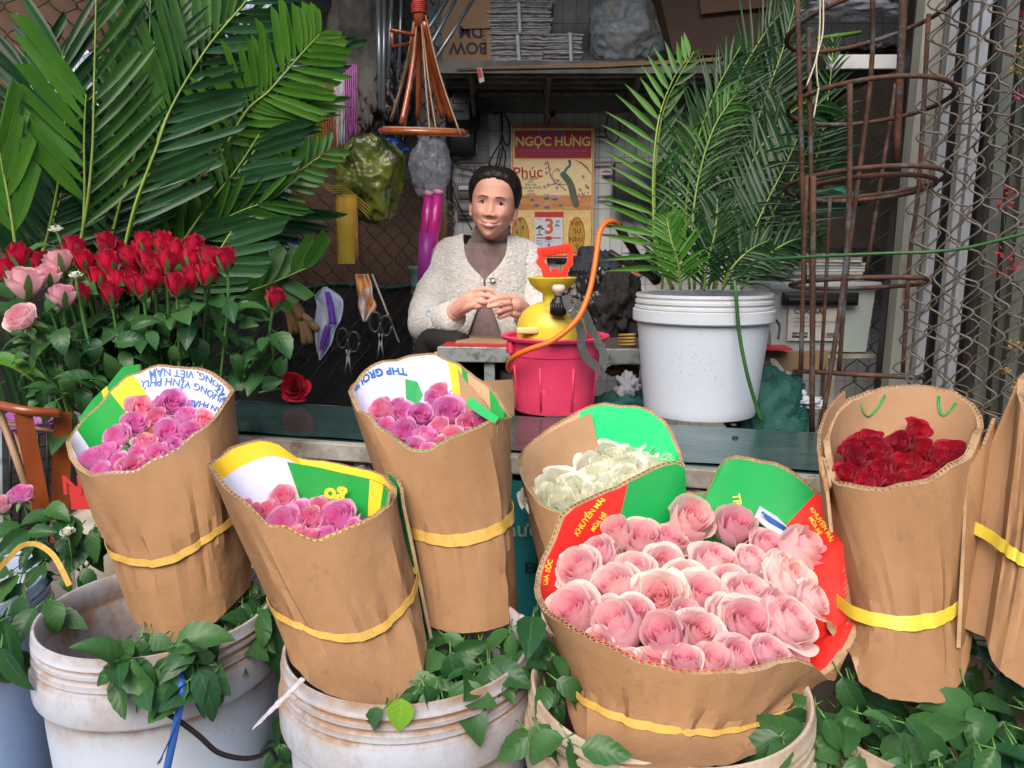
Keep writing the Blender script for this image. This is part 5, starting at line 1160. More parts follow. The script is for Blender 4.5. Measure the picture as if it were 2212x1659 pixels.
BL = {
 'light': [bloom_mesh('bloom', pm_light, 30, 1.15, 1.0, seed=s, ruf=.035, nu=10, nh=9) for s in (1, 2, 3, 4)],
 'lightbud': [bloom_mesh('bloom', pm_light, 20, 1.6, .5, seed=s, kmax=.85, nu=10, nh=9) for s in (5, 6)],
 'lilac': [bloom_mesh('bloom', pm_lilac, 24, 1.2, .9, seed=s, ruf=.04, nu=9) for s in (11, 12, 13)],
 'rosy': [bloom_mesh('bloom', pm_rose, 18, 1.3, .9, seed=s, ruf=.07, nu=9) for s in (21, 22)],
 'red': [bloom_mesh('bloom', pm_red, 19, 1.85, .75, seed=s, kmax=.88, ruf=.13, point=.07, nu=10, nh=9, waist=.46, wmin=.9) for s in (31, 32, 33, 34)],
 'redopen': [bloom_mesh('bloom', petal_mat('bright_red_petals', (.50, .003, .02), (.80, .006, .03), (.3, .0, .015), .4, .1), 28, .95, 1.1, seed=41, ruf=.05, nu=10)],
 'dark': [bloom_mesh('bloom', pm_dark, 18, 1.15, 1.0, seed=s, ruf=.09, point=.03, nu=9, nh=8, wmin=.85) for s in (51, 52, 53)],
 'white': [bloom_mesh('bloom', pm_white, 18, 1.0, 1.15, seed=s, ruf=.06, nu=9, wmin=.9) for s in (61, 62)],
 'pale': [bloom_mesh('bloom', pm_pale, 20, 1.5, .7, seed=s, ruf=.04, nu=9) for s in (71, 72)],
}
def sepals_mesh(name, up):
    mb = MB()
    for k in range(5 if up else 0):
        a = 2 * PI * k / 5 + rnd(-.2, .2); P = []; Hs = rnd(.9, 1.5); fl = rnd(.0, .3)
        for i in range(8):
            h = i / 7; z = h * Hs; r = .76 * (.46 + .54 * math.sin(min(1, z / 1.85 / .66) * PI / 2)) + .07 + fl * h ** 3 * .6; w_ = .42 * (1 - h) ** .75 + .01
            P.append([Vector((math.cos(a + q * w_) * r, math.sin(a + q * w_) * r, z)) for q in (-1, -.5, 0, .5, 1)])
        mb.grid(P)
    for k in range(5):
        a = 2 * PI * k / 5 + rnd(-.1, .1); d = Vector((math.cos(a), math.sin(a), 0))
        if not up: leaf_into(mb, d * .1, d + Vector((0, 0, -.1)), (0, 0, 1), 1.1, .22, .6, .1, .8, 6, 4, 0)
    mb.lathe([(.001, -.30), (.14, -.28), (.22, -.12), (.28, .02), (.2, .10)], (0, 0, 0), 12)
    me = mb.mesh(name, M('sepal_green', (.12, .24, .06), .5)); return me
SEP_UP, SEP_DN = sepals_mesh('sepals', True), sepals_mesh('sepals', False)
STEM = MB().tube([(0, 0, -.2), (.02, .02, -2.2), (-.04, .05, -5.5)], .09, 7).mesh('stem', m_stem)
LEAF_MB = MB()
for k in range(3):
    a = k * 2.2; leaf_into(LEAF_MB, (0, 0, -1.8 - k), (math.cos(a), math.sin(a), .3), (0, 0, 1), 1.9, .65, .5, .2)
LEAVES_SM = LEAF_MB.mesh('leaves', m_leaf)
def rose(kind, pos, axis, r, label, group, sep=None, stem=True, var=None, spin=None, leaves=False, name='rose'):
    me = random.choice(BL[kind]) if var is None else BL[kind][var]
    root = empty(name, (0, 0, 0), label, 'rose', group)
    fr = frame(axis, (math.cos(spin or rnd(0, 6.28)), math.sin(spin or 1), .1), pos); root.matrix_basis = fr @ Matrix.Diagonal((r, r, r, 1))
    link('bloom', me, root)
    if sep: link('sepals', SEP_UP if sep == 'up' else SEP_DN, root)
    if stem: link('stem', STEM, root)
    if leaves: link('leaves', LEAVES_SM, root)
    return root

# ================================================================ cardboard wraps
m_wrap = M('wrap_cardboard', (.315, .172, .080), .85, col2=(.235, .122, .054), ns=7, lo=.38, hi=.68, col3=(.20, .105, .05), ns3=38, lo3=.60, hi3=.74, bump=.22, bs=55, stretch=(1, 1, .45))
m_flute = M('flute_paper', (.42, .28, .16), .85, col2=(.30, .19, .10), ns=40)
m_strap = M('yellow_strap', (.56, .34, .06), .55, col2=(.48, .28, .05), ns=90, bump=.3, bs=400)
m_strapb = M('bright_yellow_strap', (.66, .52, .05), .45, col2=(.58, .45, .04), ns=40)
CW, CG, CY, CR, CT = (.60, .60, .74), (.0, .27, .035), (.85, .52, .02), (.82, .018, .012), (.46, .28, .15)
def lining_mat(name, base, bands, rough=.6):
    # bands: (a, b, c, colour): colour where a*s + b*t > c, in the sheet's own s (around) and t (down) coordinates
    m = bpy.data.materials.new(name); m.use_nodes = True; nt = m.node_tree; p = nt.nodes['Principled BSDF']
    uvn = nt.nodes.new('ShaderNodeUVMap'); sx = nt.nodes.new('ShaderNodeSeparateXYZ'); nt.links.new(uvn.outputs[0], sx.inputs[0])
    c = (*base, 1)
    for (a, b, lim, colr) in bands:
        v = _math(nt, 'ADD', _math(nt, 'MULTIPLY', sx.outputs[0], a), _math(nt, 'MULTIPLY', sx.outputs[1], b))
        c = _mix(nt, _math(nt, 'GREATER_THAN', v, lim), c, colr)
    n = _ramp(nt, _noise(nt, 12, 4), .3, .7); c = _mix(nt, _math(nt, 'MULTIPLY', n, .08), c, (.3, .3, .25))
    nt.links.new(c, p.inputs['Base Color']); p.inputs['Specular IOR Level'].default_value = .2; p.inputs['Roughness'].default_value = rough
    b = nt.nodes.new('ShaderNodeBump'); b.inputs['Strength'].default_value = .12; b.inputs['Distance'].default_value = .01
    nt.links.new(_noise(nt, 18, 4), b.inputs['Height']); nt.links.new(b.outputs[0], p.inputs['Normal'])
    return m
def ring_pts(yl, yr, b, front, back, n, zback=None):
    """ellipse cross-section: chord depth yl..yr, half depth b; seen outline front (left->right) and back (right->left)"""
    fr = resample([Vector((u, v, 0)) for u, v in front], n); ul, ur = fr[0].x, fr[-1].x
    def dep(u, sg):
        x = max(-1, min(1, (u - ul) / max(1e-6, ur - ul) * 2 - 1)); return lerp(yl, yr, (x + 1) / 2) + sg * b * math.sqrt(max(0, 1 - x * x))
    F = [W(p.x, p.y, dep(p.x, -1)) for p in fr]
    if back is None:
        Bk = []
        for i in range(n + 1):
            f = F[n - i]; t = (n - i) / n; ch = F[0].lerp(F[-1], t); Bk.append(Vector((f.x, 2 * ch.y - f.y, ch.z + (ch.z - f.z) * .8)))
    else:
        bk = resample([Vector((u, v, 0)) for u, v in back], n); Bk = [W(p.x, p.y, dep(p.x, 1)) for p in bk]
    return F[:-1] + Bk[:-1]
root_info = {}
def wrap(label, rings, lining, strap=None, strap_mat=None, n=30, th=.0066, seed=0, flute=True, bulge=.0, name='cardboard_wrap', straprow=None, strapw=.0050, torn=.0):
    rs = random.Random(seed)
    RR = [ring_pts(*r, n) for r in rings]; N = 2 * n
    rows = []; per = 7; nr = len(RR)
    for i in range(nr - 1):
        for q in range(per):
            t = q / per; row = []
            for j in range(N):
                p0, p1, p2, p3 = RR[max(i - 1, 0)][j], RR[i][j], RR[i + 1][j], RR[min(i + 2, nr - 1)][j]
                if nr > 2: row.append(.5 * ((2 * p1) + (p2 - p0) * t + (2 * p0 - 5 * p1 + 4 * p2 - p3) * t * t + (3 * p1 - p0 - 3 * p2 + p3) * t ** 3))
                else: row.append(p1.lerp(p2, t))
            rows.append(row)
    rows.append(list(RR[-1]))
    # board buckles: gentle facets and creases
    nz = len(rows)
    cre = [rs.uniform(-1, 1) for _ in range(N)]
    dents = [(rs.uniform(2, nz - 3), a_, a_ + rs.randint(5, 12), rs.uniform(.0008, .0028)) for a_ in [rs.randint(0, n - 6) for _ in range(9)]]
    # folds: flat panels between creases
    cr_ = [0]
    while cr_[-1] < N: cr_.append(cr_[-1] + rs.choice((3, 5, 6, 7, 9)))
    cr_[-1] = N
    for i, r in enumerate(rows):
        src = list(r); fl = .70 * min(1, i / 5)
        for a, b in zip(cr_, cr_[1:]):
            for j in range(a + 1, b): t = (j - a) / (b - a); r[j] = src[j].lerp(src[a % N].lerp(src[b % N], t), fl)
    C = [sum(r, Vector()) / N for r in rows]
    for i, r in enumerate(rows):
        t = i / (nz - 1); amp = math.sin(PI * min(1, t * 1.15)) if t < .87 else .35
        for j in range(N):
            d = (r[j] - C[i]).normalized(); k = .0006 * cre[j // 2 * 2] + .0035 * noise.noise(Vector((j * .23, i * .12, seed * 3.1))) + .0022 * noise.noise(Vector((j * .6, i * .45, seed)))
            pin = 0
            if straprow is not None: 
                pin = -.0030 * math.exp(-((i - straprow) / 1.3) ** 2) * (1 + .9 * math.sin(j * 1.7)); q_ = (j * 7 + seed * 3) % 11
                if q_ == 0: pin -= .0045 * math.exp(-((i - straprow) / 3.2) ** 2)
                if q_ == 6: pin -= .0015 * math.exp(-((i - straprow - 3) / 2.5) ** 2)
            for (rw, a0, a1, dp) in dents:
                if a0 < j % n < a1: pin -= dp * math.exp(-((i - rw) / .55) ** 2) * min(1, (j % n - a0) / 2, (a1 - j % n) / 2)
            r[j] = r[j] + d * (k * (amp if 0 < i else 0) + pin)
    for j in range(N): rows[0][j] = rows[0][j] + (rows[0][j] - rows[1][j]).normalized() * (rs.uniform(-1, 1) * .0012 + .0015 * math.sin(j * .9 + seed))
    for j in range(n): rows[-1][j] = rows[-1][j] + Vector((0, 0, rs.uniform(-1, 1) * .0006))
    inner = [[p + (C[i] - p).normalized() * th for p in r] for i, r in enumerate(rows)]
    root = empty(name, C[-1], label, 'cardboard wrap')
    def closed(rr): return [r + [r[0]] for r in rr]
    MB().grid(closed(rows)).build('outer_paper', m_wrap, root, angle=19)
    MB().grid([r[::-1] for r in closed(inner)], uv=False)
    mb = MB(); ci = closed(inner); mb.grid([r[::-1] for r in ci]);
    for idx in mb.uv: s, t = mb.uv[idx]; mb.uv[idx] = (1 - s, t)
    mb.build('inner_lining', lining, root, angle=24)
    mb = MB(); mb.grid([closed(rows)[-1], ci[-1]]); mb.build('lower_edge', m_flute, root)
    if flute: flute_strip(closed(rows)[:3], ci[:3], root)
    if strap:
        i = straprow or 7; P = []; rad_ = [max((rows[i + q_][(j + k_) % N] - C[i + q_]).length for q_ in (0,) for k_ in (-3, -2, -1, 0, 1, 2, 3)) for j in range(N)]; rad_ = [sum(rad_[(j + k_) % N] for k_ in range(-2, 3)) / 5 for j in range(N)]
        hgt_ = [sum(rows[i][(j + k_) % N].z for k_ in range(-4, 5)) / 9 for j in range(N)]
        for j in range(N + 1):
            j_ = j % N; p = rows[i][j_]; sd_ = (rows[i + 1][j_] - rows[i - 1][j_]).normalized(); tn = (rows[i][(j_ + 1) % N] - rows[i][j_ - 1]).normalized(); o2 = sd_.cross(tn).normalized()
            if o2.dot(p - C[i]) < 0: o2 = -o2
            dv = p - C[i]; q = C[i] + dv.normalized() * max(dv.length, lerp(dv.length, rad_[j_], .6)) + o2 * .0012; q.z = hgt_[j_]; wd = strapw * (1 + .04 * math.sin(j * .5)); P.append([q - sd_ * wd, q + sd_ * wd, q + sd_ * wd + o2 * .001, q - sd_ * wd + o2 * .001])
        MB().grid(P, cu=True).build('strap', strap_mat or m_strap, root, angle=40)
    root_info[root.name] = rings[0]
    return root, rows, inner, C
def flute_strip(outer, inner, root, tooth=.0082):
    """corrugation seen at the cut edge: a zigzag ribbon between the two papers"""
    o0, i0 = outer[0], inner[0]; o1, i1 = outer[2], inner[2]
    L = sum((a - b).length for a, b in zip(o0, o0[1:])); n = max(8, int(L / tooth)) * 2
    ro, ri, ro1, ri1 = (resample(x, n) for x in (o0, i0, o1, i1))
    a_, b_ = [], []
    for k in range(n + 1):
        t = (.90 if k % 2 else .10); a_.append(ro[k].lerp(ri[k], t) - (ro[k] - ro1[k]).normalized() * .0002); b_.append(ro1[k].lerp(ri1[k], t))
    mb = MB(); 
    th_ = .0006
    for (A_, B_) in ((a_, b_),):
        mb.grid([A_, B_])
    # cut paper thickness along both liners
    for (X, Y, t0, t1) in ((ro, ri, 0, .13), (ro, ri, .87, 1)):
        mb.grid([[x.lerp(y, t0) + (x - x1).normalized() * .0002 for x, y, x1 in zip(X, Y, ro1)], [x.lerp(y, t1) + (x - x1).normalized() * .0002 for x, y, x1 in zip(X, Y, ro1)]])
    # ribbon thickness of the flutes
    nn = []
    for k in range(n + 1):
        d = (a_[min(k + 1, n)] - a_[max(k - 1, 0)]).normalized(); q = (ro[min(k + 1, n)] - ro[max(k - 1, 0)]).normalized() * .0008; nn.append(q)
    mb.grid([[p - q for p, q in zip(a_, nn)], [p + q for p, q in zip(a_, nn)]])
    mb.build('fluted_edge', m_flute, root, smooth=False)
def surf(inner):           # sampler on the inner face: s around 0..1, t down 0..1
    nr, nc = len(inner), len(inner[0])
    def f(s, t, off=.0012):
        x = (s % 1) * nc; i = int(x) % nc; fx = x - int(x); y = max(0, min(nr - 1.001, t * (nr - 1))); j = int(y); fy = y - j
        a = inner[j][i].lerp(inner[j][(i + 1) % nc], fx); b = inner[j + 1][i].lerp(inner[j + 1][(i + 1) % nc], fx)
        p = a.lerp(b, fy); tu = inner[j][(i + 1) % nc] - inner[j][i]; tv = inner[j + 1][i] - inner[j][i]; nrm = tu.cross(tv).normalized()
        cc = sum(inner[j], Vector()) / nc
        if nrm.dot(cc - p) < 0: nrm = -nrm
        return p + nrm * off
    return f
def print_on(root, inner, body, size, s, t, mat, rot=0, bold=0, mirror=1, off=.0012, space=1.0, name='printed_words'):
    f = surf(inner); p = f(s, t); e = .01; ds = (f(s + e, t) - f(s - e, t)).length / (2 * e); dt = (f(s, min(1, t + .05)) - f(s, max(0, t - .05))).length / (min(1, t + .05) - max(0, t - .05))
    mb = MB(); text_on(mb, body, size, lambda x, y: f(s + mirror * x / ds, t - y / dt, off), rot=rot, bold=bold, space=space); mb.build(name, mat, root, smooth=False)
def proj(p):
    q = p - Vector((0, 0, CAMZ)); fw = q.y * math.cos(PITCH) - q.z * math.sin(PITCH); up = q.y * math.sin(PITCH) + q.z * math.cos(PITCH)
    return CU + q.x / fw * FPX, CV - up / fw * FPX
def print_at(root, inner, body, size, u, v, rot, mat, bold=0, space=1.0, srange=(.5, 1), name='printed_words', off=.0012):
    f = surf(inner); best = None
    for i in range(140):
        for j in range(60):
            s, t = lerp(srange[0], srange[1], i / 139), .9 * j / 59; a, b = proj(f(s, t, off)); d = (a - u) ** 2 + (b - v) ** 2
            if best is None or d < best[0]: best = (d, s, t)
    _, s, t = best; e = .012; t = max(t, .02)
    u1, v1 = proj(f(s + e, t)); u0, v0 = proj(f(s - e, t)); u3, v3 = proj(f(s, t + .02)); u2, v2 = proj(f(s, t - .015)); a, c = (u1 - u0) / (2 * e), (v1 - v0) / (2 * e); b, d = (u3 - u2) / .035, (v3 - v2) / .035; det = a * d - b * c
    def m(x, y):
        dx, dy = x, -y; return f(s + (d * dx - b * dy) / det, t + (-c * dx + a * dy) / det, off)
    mb = MB(); text_on(mb, body, size, m, rot=rot, bold=bold, space=space); return mb.build(name, mat, root, smooth=False)
def panel(name, top, bot, root, m_out, m_in, th=.0042, nr=8, n=24, flute=True, bow=.0):
    """an extra strip of the same board: top and bottom edges given as (u, v, y)"""
    T = resample([W(*p) for p in top], n); B_ = resample([W(*p) for p in bot], n); rows = [[a.lerp(b, i / nr) for a, b in zip(T, B_)] for i in range(nr + 1)]
    back = []
    for i, r in enumerate(rows):
        rr = []
        for j, p in enumerate(r):
            tu = r[min(j + 1, n)] - r[max(j - 1, 0)]; tv = rows[min(i + 1, nr)][j] - rows[max(i - 1, 0)][j]; q = tu.cross(tv).normalized()
            if q.y < 0: q = -q
            rr.append(p + q * th)
        back.append(rr)
    MB().grid(rows).build(name, m_in, root, angle=30); MB().grid([r[::-1] for r in back]).build(name + '_back', m_out, root, angle=30)
    mb = MB(); mb.grid([[r[0] for r in rows], [r[0] for r in back]]); mb.grid([[r[-1] for r in rows], [r[-1] for r in back]]); mb.grid([rows[-1], back[-1]]); mb.build(name + '_edge', m_flute, root)
    if flute: flute_strip(back[:3], rows[:3], root)
    return rows
# ================================================================ the wrapped bouquets
m_plain = M('plain_lining', (.36, .215, .115), .8, col2=(.29, .165, .085), ns=6, bump=.1, bs=60)
m_txtb = M('print_blue', (.02, .13, .45), .5); m_txty = M('print_yellow', (.85, .65, .05), .5); m_txtg = M('print_green', (.0, .28, .06), .5)
# --- B1: leftmost lilac bouquet
F = [(143, 958), (150, 994), (170, 1015), (197, 1032), (233, 1027), (293, 1019), (333, 1000), (400, 960), (457, 912), (480, 884), (507, 846)]
Bk = [(507, 846), (497, 830), (467, 807), (430, 794), (350, 787), (303, 802), (273, 809), (240, 844), (207, 877), (170, 917), (147, 945), (143, 958)]
l1 = lining_mat('lining_lilac_left', CW, [(1, 0, .765, CY), (1, 0, .84, CG), (1, 0, .965, CW), (-1, 0, -.06, CW)])
B1, r1, i1, c1 = wrap('cardboard wrap of the leftmost lilac bouquet, white and green inside with blue lettering', [(1.05, 1.10, .115, F, Bk),
    (.97, 1.01, .075, [(226, 1180), (250, 1203), (295, 1222), (333, 1223), (383, 1208), (433, 1178), (480, 1135), (520, 1092)], None),
    (.93, .97, .055, [(283, 1330), (300, 1362), (317, 1383), (360, 1386), (400, 1388), (415, 1379), (477, 1336), (530, 1272)], None)], l1,
    strap=[(231, 1190, .965), (250, 1205, .93), (295, 1222, .90), (333, 1222, .888), (383, 1208, .893), (433, 1177, .91), (480, 1134, .935), (505, 1100, .955)], seed=1, straprow=7)
f1 = surf(i1)
for (u, v, tx, sz_, rt) in ((408, 808, 'ƯƠNG, VIỆT NAM', 21, PI - .08), (408, 829, 'PHƯỜNG VĨNH PHÚ,', 22, PI - .22), (475, 868, 'XUẤT', 19, PI - .5), (455, 862, 'SẢN PHẨM:', 18, PI - .25))[:2] + ((446, 872, 'SẢN PHẨM:', 17, PI - .3), (478, 849, 'ĐÁT', 17, PI - .9)):
    print_at(B1, i1, tx, sz_, u, v, rt, m_txtb, bold=.3)
panel('second_layer', [(170, 905, 1.20), (200, 862, 1.21), (235, 830, 1.215), (265, 792, 1.22), (300, 787, 1.21)], [(200, 1000, 1.17), (235, 960, 1.19), (270, 920, 1.2), (290, 880, 1.2), (310, 860, 1.2)], B1, m_wrap,
      lining_mat('lining_back_left', CG, [(1, 0, .4, CY), (1, 0, .48, CG)]))
# --- B2: front lilac bouquet
F = [(448, 1005), (480, 1050), (520, 1085), (548, 1109), (562, 1126), (574, 1136), (617, 1144), (650, 1160), (687, 1171), (737, 1157), (771, 1137), (790, 1126), (817, 1114), (840, 1100), (858, 1066)]
Bk = [(858, 1066), (856, 1048), (835, 1028), (800, 1015), (760, 1005), (700, 995), (640, 985), (600, 958), (568, 949), (545, 949), (500, 966), (460, 992), (448, 1005)]
l2 = lining_mat('lining_front_lilac', CW, [(-1, 0, -.60, CG), (-1, 0, -.56, CY), (-1, 0, -.525, CG), (0, -1, -.085, CY)])
B2, r2_, i2, c2 = wrap('cardboard wrap of the front lilac bouquet, yellow edged and green inside', [(.95, .97, .115, F, Bk),
    (.87, .90, .085, [(574, 1298), (600, 1322), (640, 1350), (700, 1377), (755, 1387), (815, 1370), (860, 1335), (898, 1262)], None),
    (.79, .83, .072, [(628, 1430), (653, 1463), (700, 1497), (760, 1517), (804, 1528), (837, 1528), (870, 1513), (905, 1487), (924, 1420)], None)], l2,
    strap=[(573, 1294, .87), (600, 1320, .825), (640, 1349, .80), (700, 1377, .785), (755, 1387, .782), (815, 1370, .795), (860, 1333, .825), (896, 1268, .885)], seed=2, straprow=7)
rr2 = panel('inner_green_layer', [(620, 998, .985), (680, 1008, .99), (740, 1022, .985), (800, 1035, .965), (828, 1048, .945), (838, 1062, .93)],
      [(650, 1080, .97), (690, 1095, .975), (740, 1110, .97), (790, 1115, .95), (818, 1115, .93), (832, 1110, .92)], B2, m_wrap, lining_mat('lining_inner_green', CG, [(1, 0, .72, CY), (1, 0, .90, CG)]))
mb = MB(); text_on(mb, 'go', .028, lambda x, y: W(722, 1072, .962) + Vector((x, 0, y)), rot=PI - .3, bold=.0012); mb.build('printed_words', m_txty, B2, smooth=False)
panel('outer_green_layer', [(838, 1020, 1.03), (855, 1035, 1.0), (864, 1055, .985), (868, 1090, .965)], [(905, 1300, .93), (915, 1330, .92), (922, 1360, .91), (930, 1390, .90)], B2, m_wrap, lining_mat('lining_plain_green', CG, []), nr=14)
# --- B3: tall middle lilac bouquet
F = [(752, 846), (771, 890), (797, 902), (811, 924), (837, 938), (881, 973), (897, 979), (924, 975), (964, 957), (991, 940), (1037, 924), (1080, 906), (1107, 899)]
Bk = [(1107, 899), (1099, 893), (1084, 870), (1071, 847), (1051, 827), (1020, 808), (994, 788), (971, 777), (944, 762), (887, 767), (831, 779), (797, 792), (771, 816), (757, 835), (752, 846)]
l3 = lining_mat('lining_middle_lilac', CG, [(1, 0, .585, CT), (1, 0, .655, CG), (1, 0, .675, CY), (1, 0, .715, CW), (-1, 0, -.10, CT)])
B3, r3, i3, c3 = wrap('cardboard wrap of the tall middle lilac bouquet, white inside with blue lettering', [(1.14, 1.16, .11, F, Bk),
    (1.05, 1.04, .085, [(838, 1120), (880, 1146), (920, 1164), (975, 1172), (1030, 1164), (1080, 1144), (1116, 1104)], None),
    (.97, .96, .075, [(888, 1318), (905, 1340), (924, 1353), (971, 1369), (1024, 1368), (1071, 1359), (1114, 1342), (1125, 1325)], None)], l3,
    strap=[(850, 1125, 1.01), (880, 1146, .975), (920, 1165, .957), (975, 1173, .95), (1030, 1165, .95), (1080, 1144, .965), (1114, 1110, 1.01)], seed=3, straprow=7, strapw=.0085)
print_at(B3, i3, 'THP GROUP', 23, 815, 806, PI + .28, m_txtb, bold=.8)
f3 = surf(i3)
mb = MB(); mb.poly([f3(*q) for q in ((.845, .10), (.815, .12), (.81, .17), (.84, .21), (.86, .17))]); mb.build('green_logo', m_txtg, B3, smooth=False)
mb = MB(); mb.poly([f3(*q) for q in ((.875, .16), (.855, .20), (.825, .26), (.80, .34), (.845, .36), (.87, .28))])
for k in range(5): mb.poly([f3(.80 + .012 * math.sin(a), .24 + k * .02 + .004 * a) for a in (0, 1, 2, 3)] + [f3(.80 + .012 * math.sin(a), .252 + k * .02 + .004 * a) for a in (3, 2, 1, 0)])
mb.build('blue_logo', M('logo_blue', (.02, .2, .55), .5), B3, smooth=False)
panel('inner_tan_layer', [(988, 792, 1.20), (1003, 820, 1.19), (1040, 860, 1.16), (1071, 905, 1.12)], [(1000, 900, 1.16), (1020, 925, 1.14), (1050, 925, 1.12), (1070, 925, 1.11)], B3, m_wrap, m_plain)
panel('green_flap', [(1018, 856, 1.13), (1040, 875, 1.115), (1078, 902, 1.09)], [(1005, 872, 1.125), (1030, 892, 1.11), (1068, 915, 1.085)], B3, m_wrap, lining_mat('lining_bright_green', (.01, .38, .10), []))
# --- B4: white roses
F = [(1118, 990), (1124, 1027), (1137, 1055), (1165, 1090), (1210, 1112), (1270, 1112), (1340, 1095), (1400, 1070), (1450, 1035), (1476, 992)]
Bk = [(1476, 992), (1467, 970), (1451, 927), (1434, 904), (1401, 885), (1371, 876), (1314, 870), (1257, 881), (1239, 892), (1204, 914), (1157, 944), (1131, 970), (1118, 990)]
l4 = lining_mat('lining_white_roses', (.0, .52, .14), [(1, 0, .815, CT)])
B4, r4, i4, c4 = wrap('cardboard wrap of the white roses, bright green and tan inside', [(1.28, 1.28, .12, F, Bk),
    (1.20, 1.18, .085, [(1155, 1175), (1200, 1215), (1290, 1235), (1380, 1215), (1440, 1160)], None), (1.12, 1.10, .07, [(1190, 1330), (1230, 1360), (1300, 1370), (1370, 1355), (1410, 1320)], None)], l4, seed=4)
panel('inner_tan_layer', [(1124, 988, 1.29), (1160, 952, 1.33), (1210, 922, 1.36), (1277, 892, 1.375)], [(1150, 1085, 1.22), (1190, 1075, 1.26), (1240, 1050, 1.29), (1296, 978, 1.33)], B4, m_wrap, m_plain)
# --- B5: big light pink bouquet
F = [(1153, 1268), (1156, 1290), (1170, 1318), (1190, 1337), (1215, 1347), (1260, 1375), (1320, 1405), (1400, 1438), (1460, 1455), (1530, 1456), (1600, 1460), (1640, 1447), (1685, 1434), (1720, 1432), (1768, 1442), (1800, 1478), (1815, 1440), (1850, 1375), (1870, 1320)]
Bk = [(1870, 1320), (1882, 1260), (1889, 1190), (1888, 1132), (1850, 1108), (1800, 1082), (1745, 1042), (1690, 1006), (1620, 986), (1575, 981), (1555, 1000), (1530, 1062), (1482, 1064), (1477, 994), (1440, 1000), (1380, 1022), (1300, 1062), (1212, 1104), (1190, 1160), (1172, 1200), (1158, 1245), (1153, 1268)]
l5 = lining_mat('lining_light_pink', CR, [(1, .0, .635, (.0, .30, .06)), (1, .0, .865, CR)])
B5, r5, i5, c5 = wrap('wide cardboard wrap of the big light pink bouquet, red and green inside with yellow lettering', [(.87, .90, .185, F, Bk),
    (.83, .84, .155, [(1205, 1440), (1226, 1478), (1291, 1527), (1331, 1550), (1371, 1565), (1437, 1579), (1541, 1584), (1608, 1574), (1675, 1550), (1731, 1515), (1772, 1446)], None),
    (.74, .76, .125, [(1232, 1560), (1251, 1616), (1304, 1646), (1360, 1657), (1475, 1660), (1575, 1653), (1615, 1639), (1661, 1616), (1690, 1560)], None)], l5,
    strap=[(1262, 1495, .735), (1291, 1524, .715), (1331, 1549, .697), (1371, 1564, .686), (1437, 1578, .678), (1541, 1583, .676), (1608, 1573, .68), (1675, 1549, .70), (1731, 1514, .735)], seed=5, n=44, th=.0072, straprow=7, strapw=.0042)
for (u, v, tx, sz_, rt) in ((1276, 1113, 'KHUYẾN MÃI', 17, .93), (1296, 1130, 'MÙA HÈ', 13, .93), (1778, 1128, 'KHUYẾN MÃI', 14, -1.0), (1760, 1133, 'MÙA HÈ', 12, -1.05), (1183, 1235, 'GIÁ SỐC', 15, 1.35), (1594, 1092, 'TRÀ', 24, -1.45)):
    print_at(B5, i5, tx, sz_, u, v, rt, m_txty, bold=.4, srange=(.45, 1))
f5 = surf(i5)
mb = MB()
for k in range(16):
    s = .535 + rnd(-.02, .025); t = .42 + rnd(-.12, .12); l = rnd(.03, .09); w_ = .0022; mb.poly([f5(s - w_, t), f5(s + w_, t), f5(s + w_ * .6, t - l), f5(s - w_ * .3, t - l * 1.05)])
mb.build('flame_print', M('flame_yellow', (.85, .42, .03), .5), B5, smooth=False)
mb = MB()
for (s, t, r) in ((.548, .50, .016), (.53, .44, .008), (.528, .56, .009)):
    for (k, mi) in ((1, 0), (.6, 1)): mb.add([f5(s + math.cos(a) * r * k * .9, t + math.sin(a) * r * k * 3.4, .0012 + (1 - k) * .002) for a in [i * PI / 10 for i in range(20)]], [list(range(20))], mi)
mb.build('badge_print', [m_txty, m_txtg], B5, smooth=False)
pb5 = [W(1628, 1118, 1.0), W(1640, 1095, 1.02), W(1730, 1150, 1.01), W(1740, 1172, .99), W(1690, 1170, .985)]
ps = tag(MB().slab(pb5, .002).build('price_sheet', M('sheet_white', (.55, .58, .68), .5), smooth=False), 'white sheet with blue lines tucked behind the big light pink roses', 'paper')
mb = MB()
for k in range(6): a, b = W(1645 + k * 5, 1106 + k * 7, .9985 + .0 * k), W(1712 + k * 3, 1150 + k * 4, .99); mb.tube([a, b], .0016, 4)
mb.build('blue_lines', m_txtb, ps)
# --- B6: dark red bouquet
F = [(1778, 944), (1781, 980), (1790, 1020), (1800, 1046), (1850, 1058), (1900, 1060), (1950, 1056), (2000, 1042), (2050, 1020), (2100, 985), (2125, 925)]
Bk = [(2125, 925), (2121, 897), (2101, 867), (2055, 844), (2011, 832), (1911, 832), (1855, 853), (1825, 862), (1800, 885), (1785, 915), (1778, 944)]
B6, r6, i6, c6 = wrap('plain brown cardboard wrap of the dark red bouquet on the right', [(1.0, 1.0, .115, F, Bk),
    (.90, .90, .09, [(1828, 1300), (1863, 1328), (1908, 1344), (1975, 1350), (2041, 1337), (2085, 1306), (2112, 1255)], None),
    (.81, .82, .085, [(1838, 1410), (1858, 1480), (1921, 1510), (1975, 1523), (2041, 1519), (2080, 1480), (2098, 1415)], None)], m_plain,
    strap=[(1840, 1312, .87), (1863, 1327, .835), (1908, 1343, .815), (1975, 1350, .808), (2041, 1337, .815), (2085, 1306, .835), (2110, 1262, .875)], strap_mat=m_strapb, seed=6, straprow=7, strapw=.0085, th=.0092)
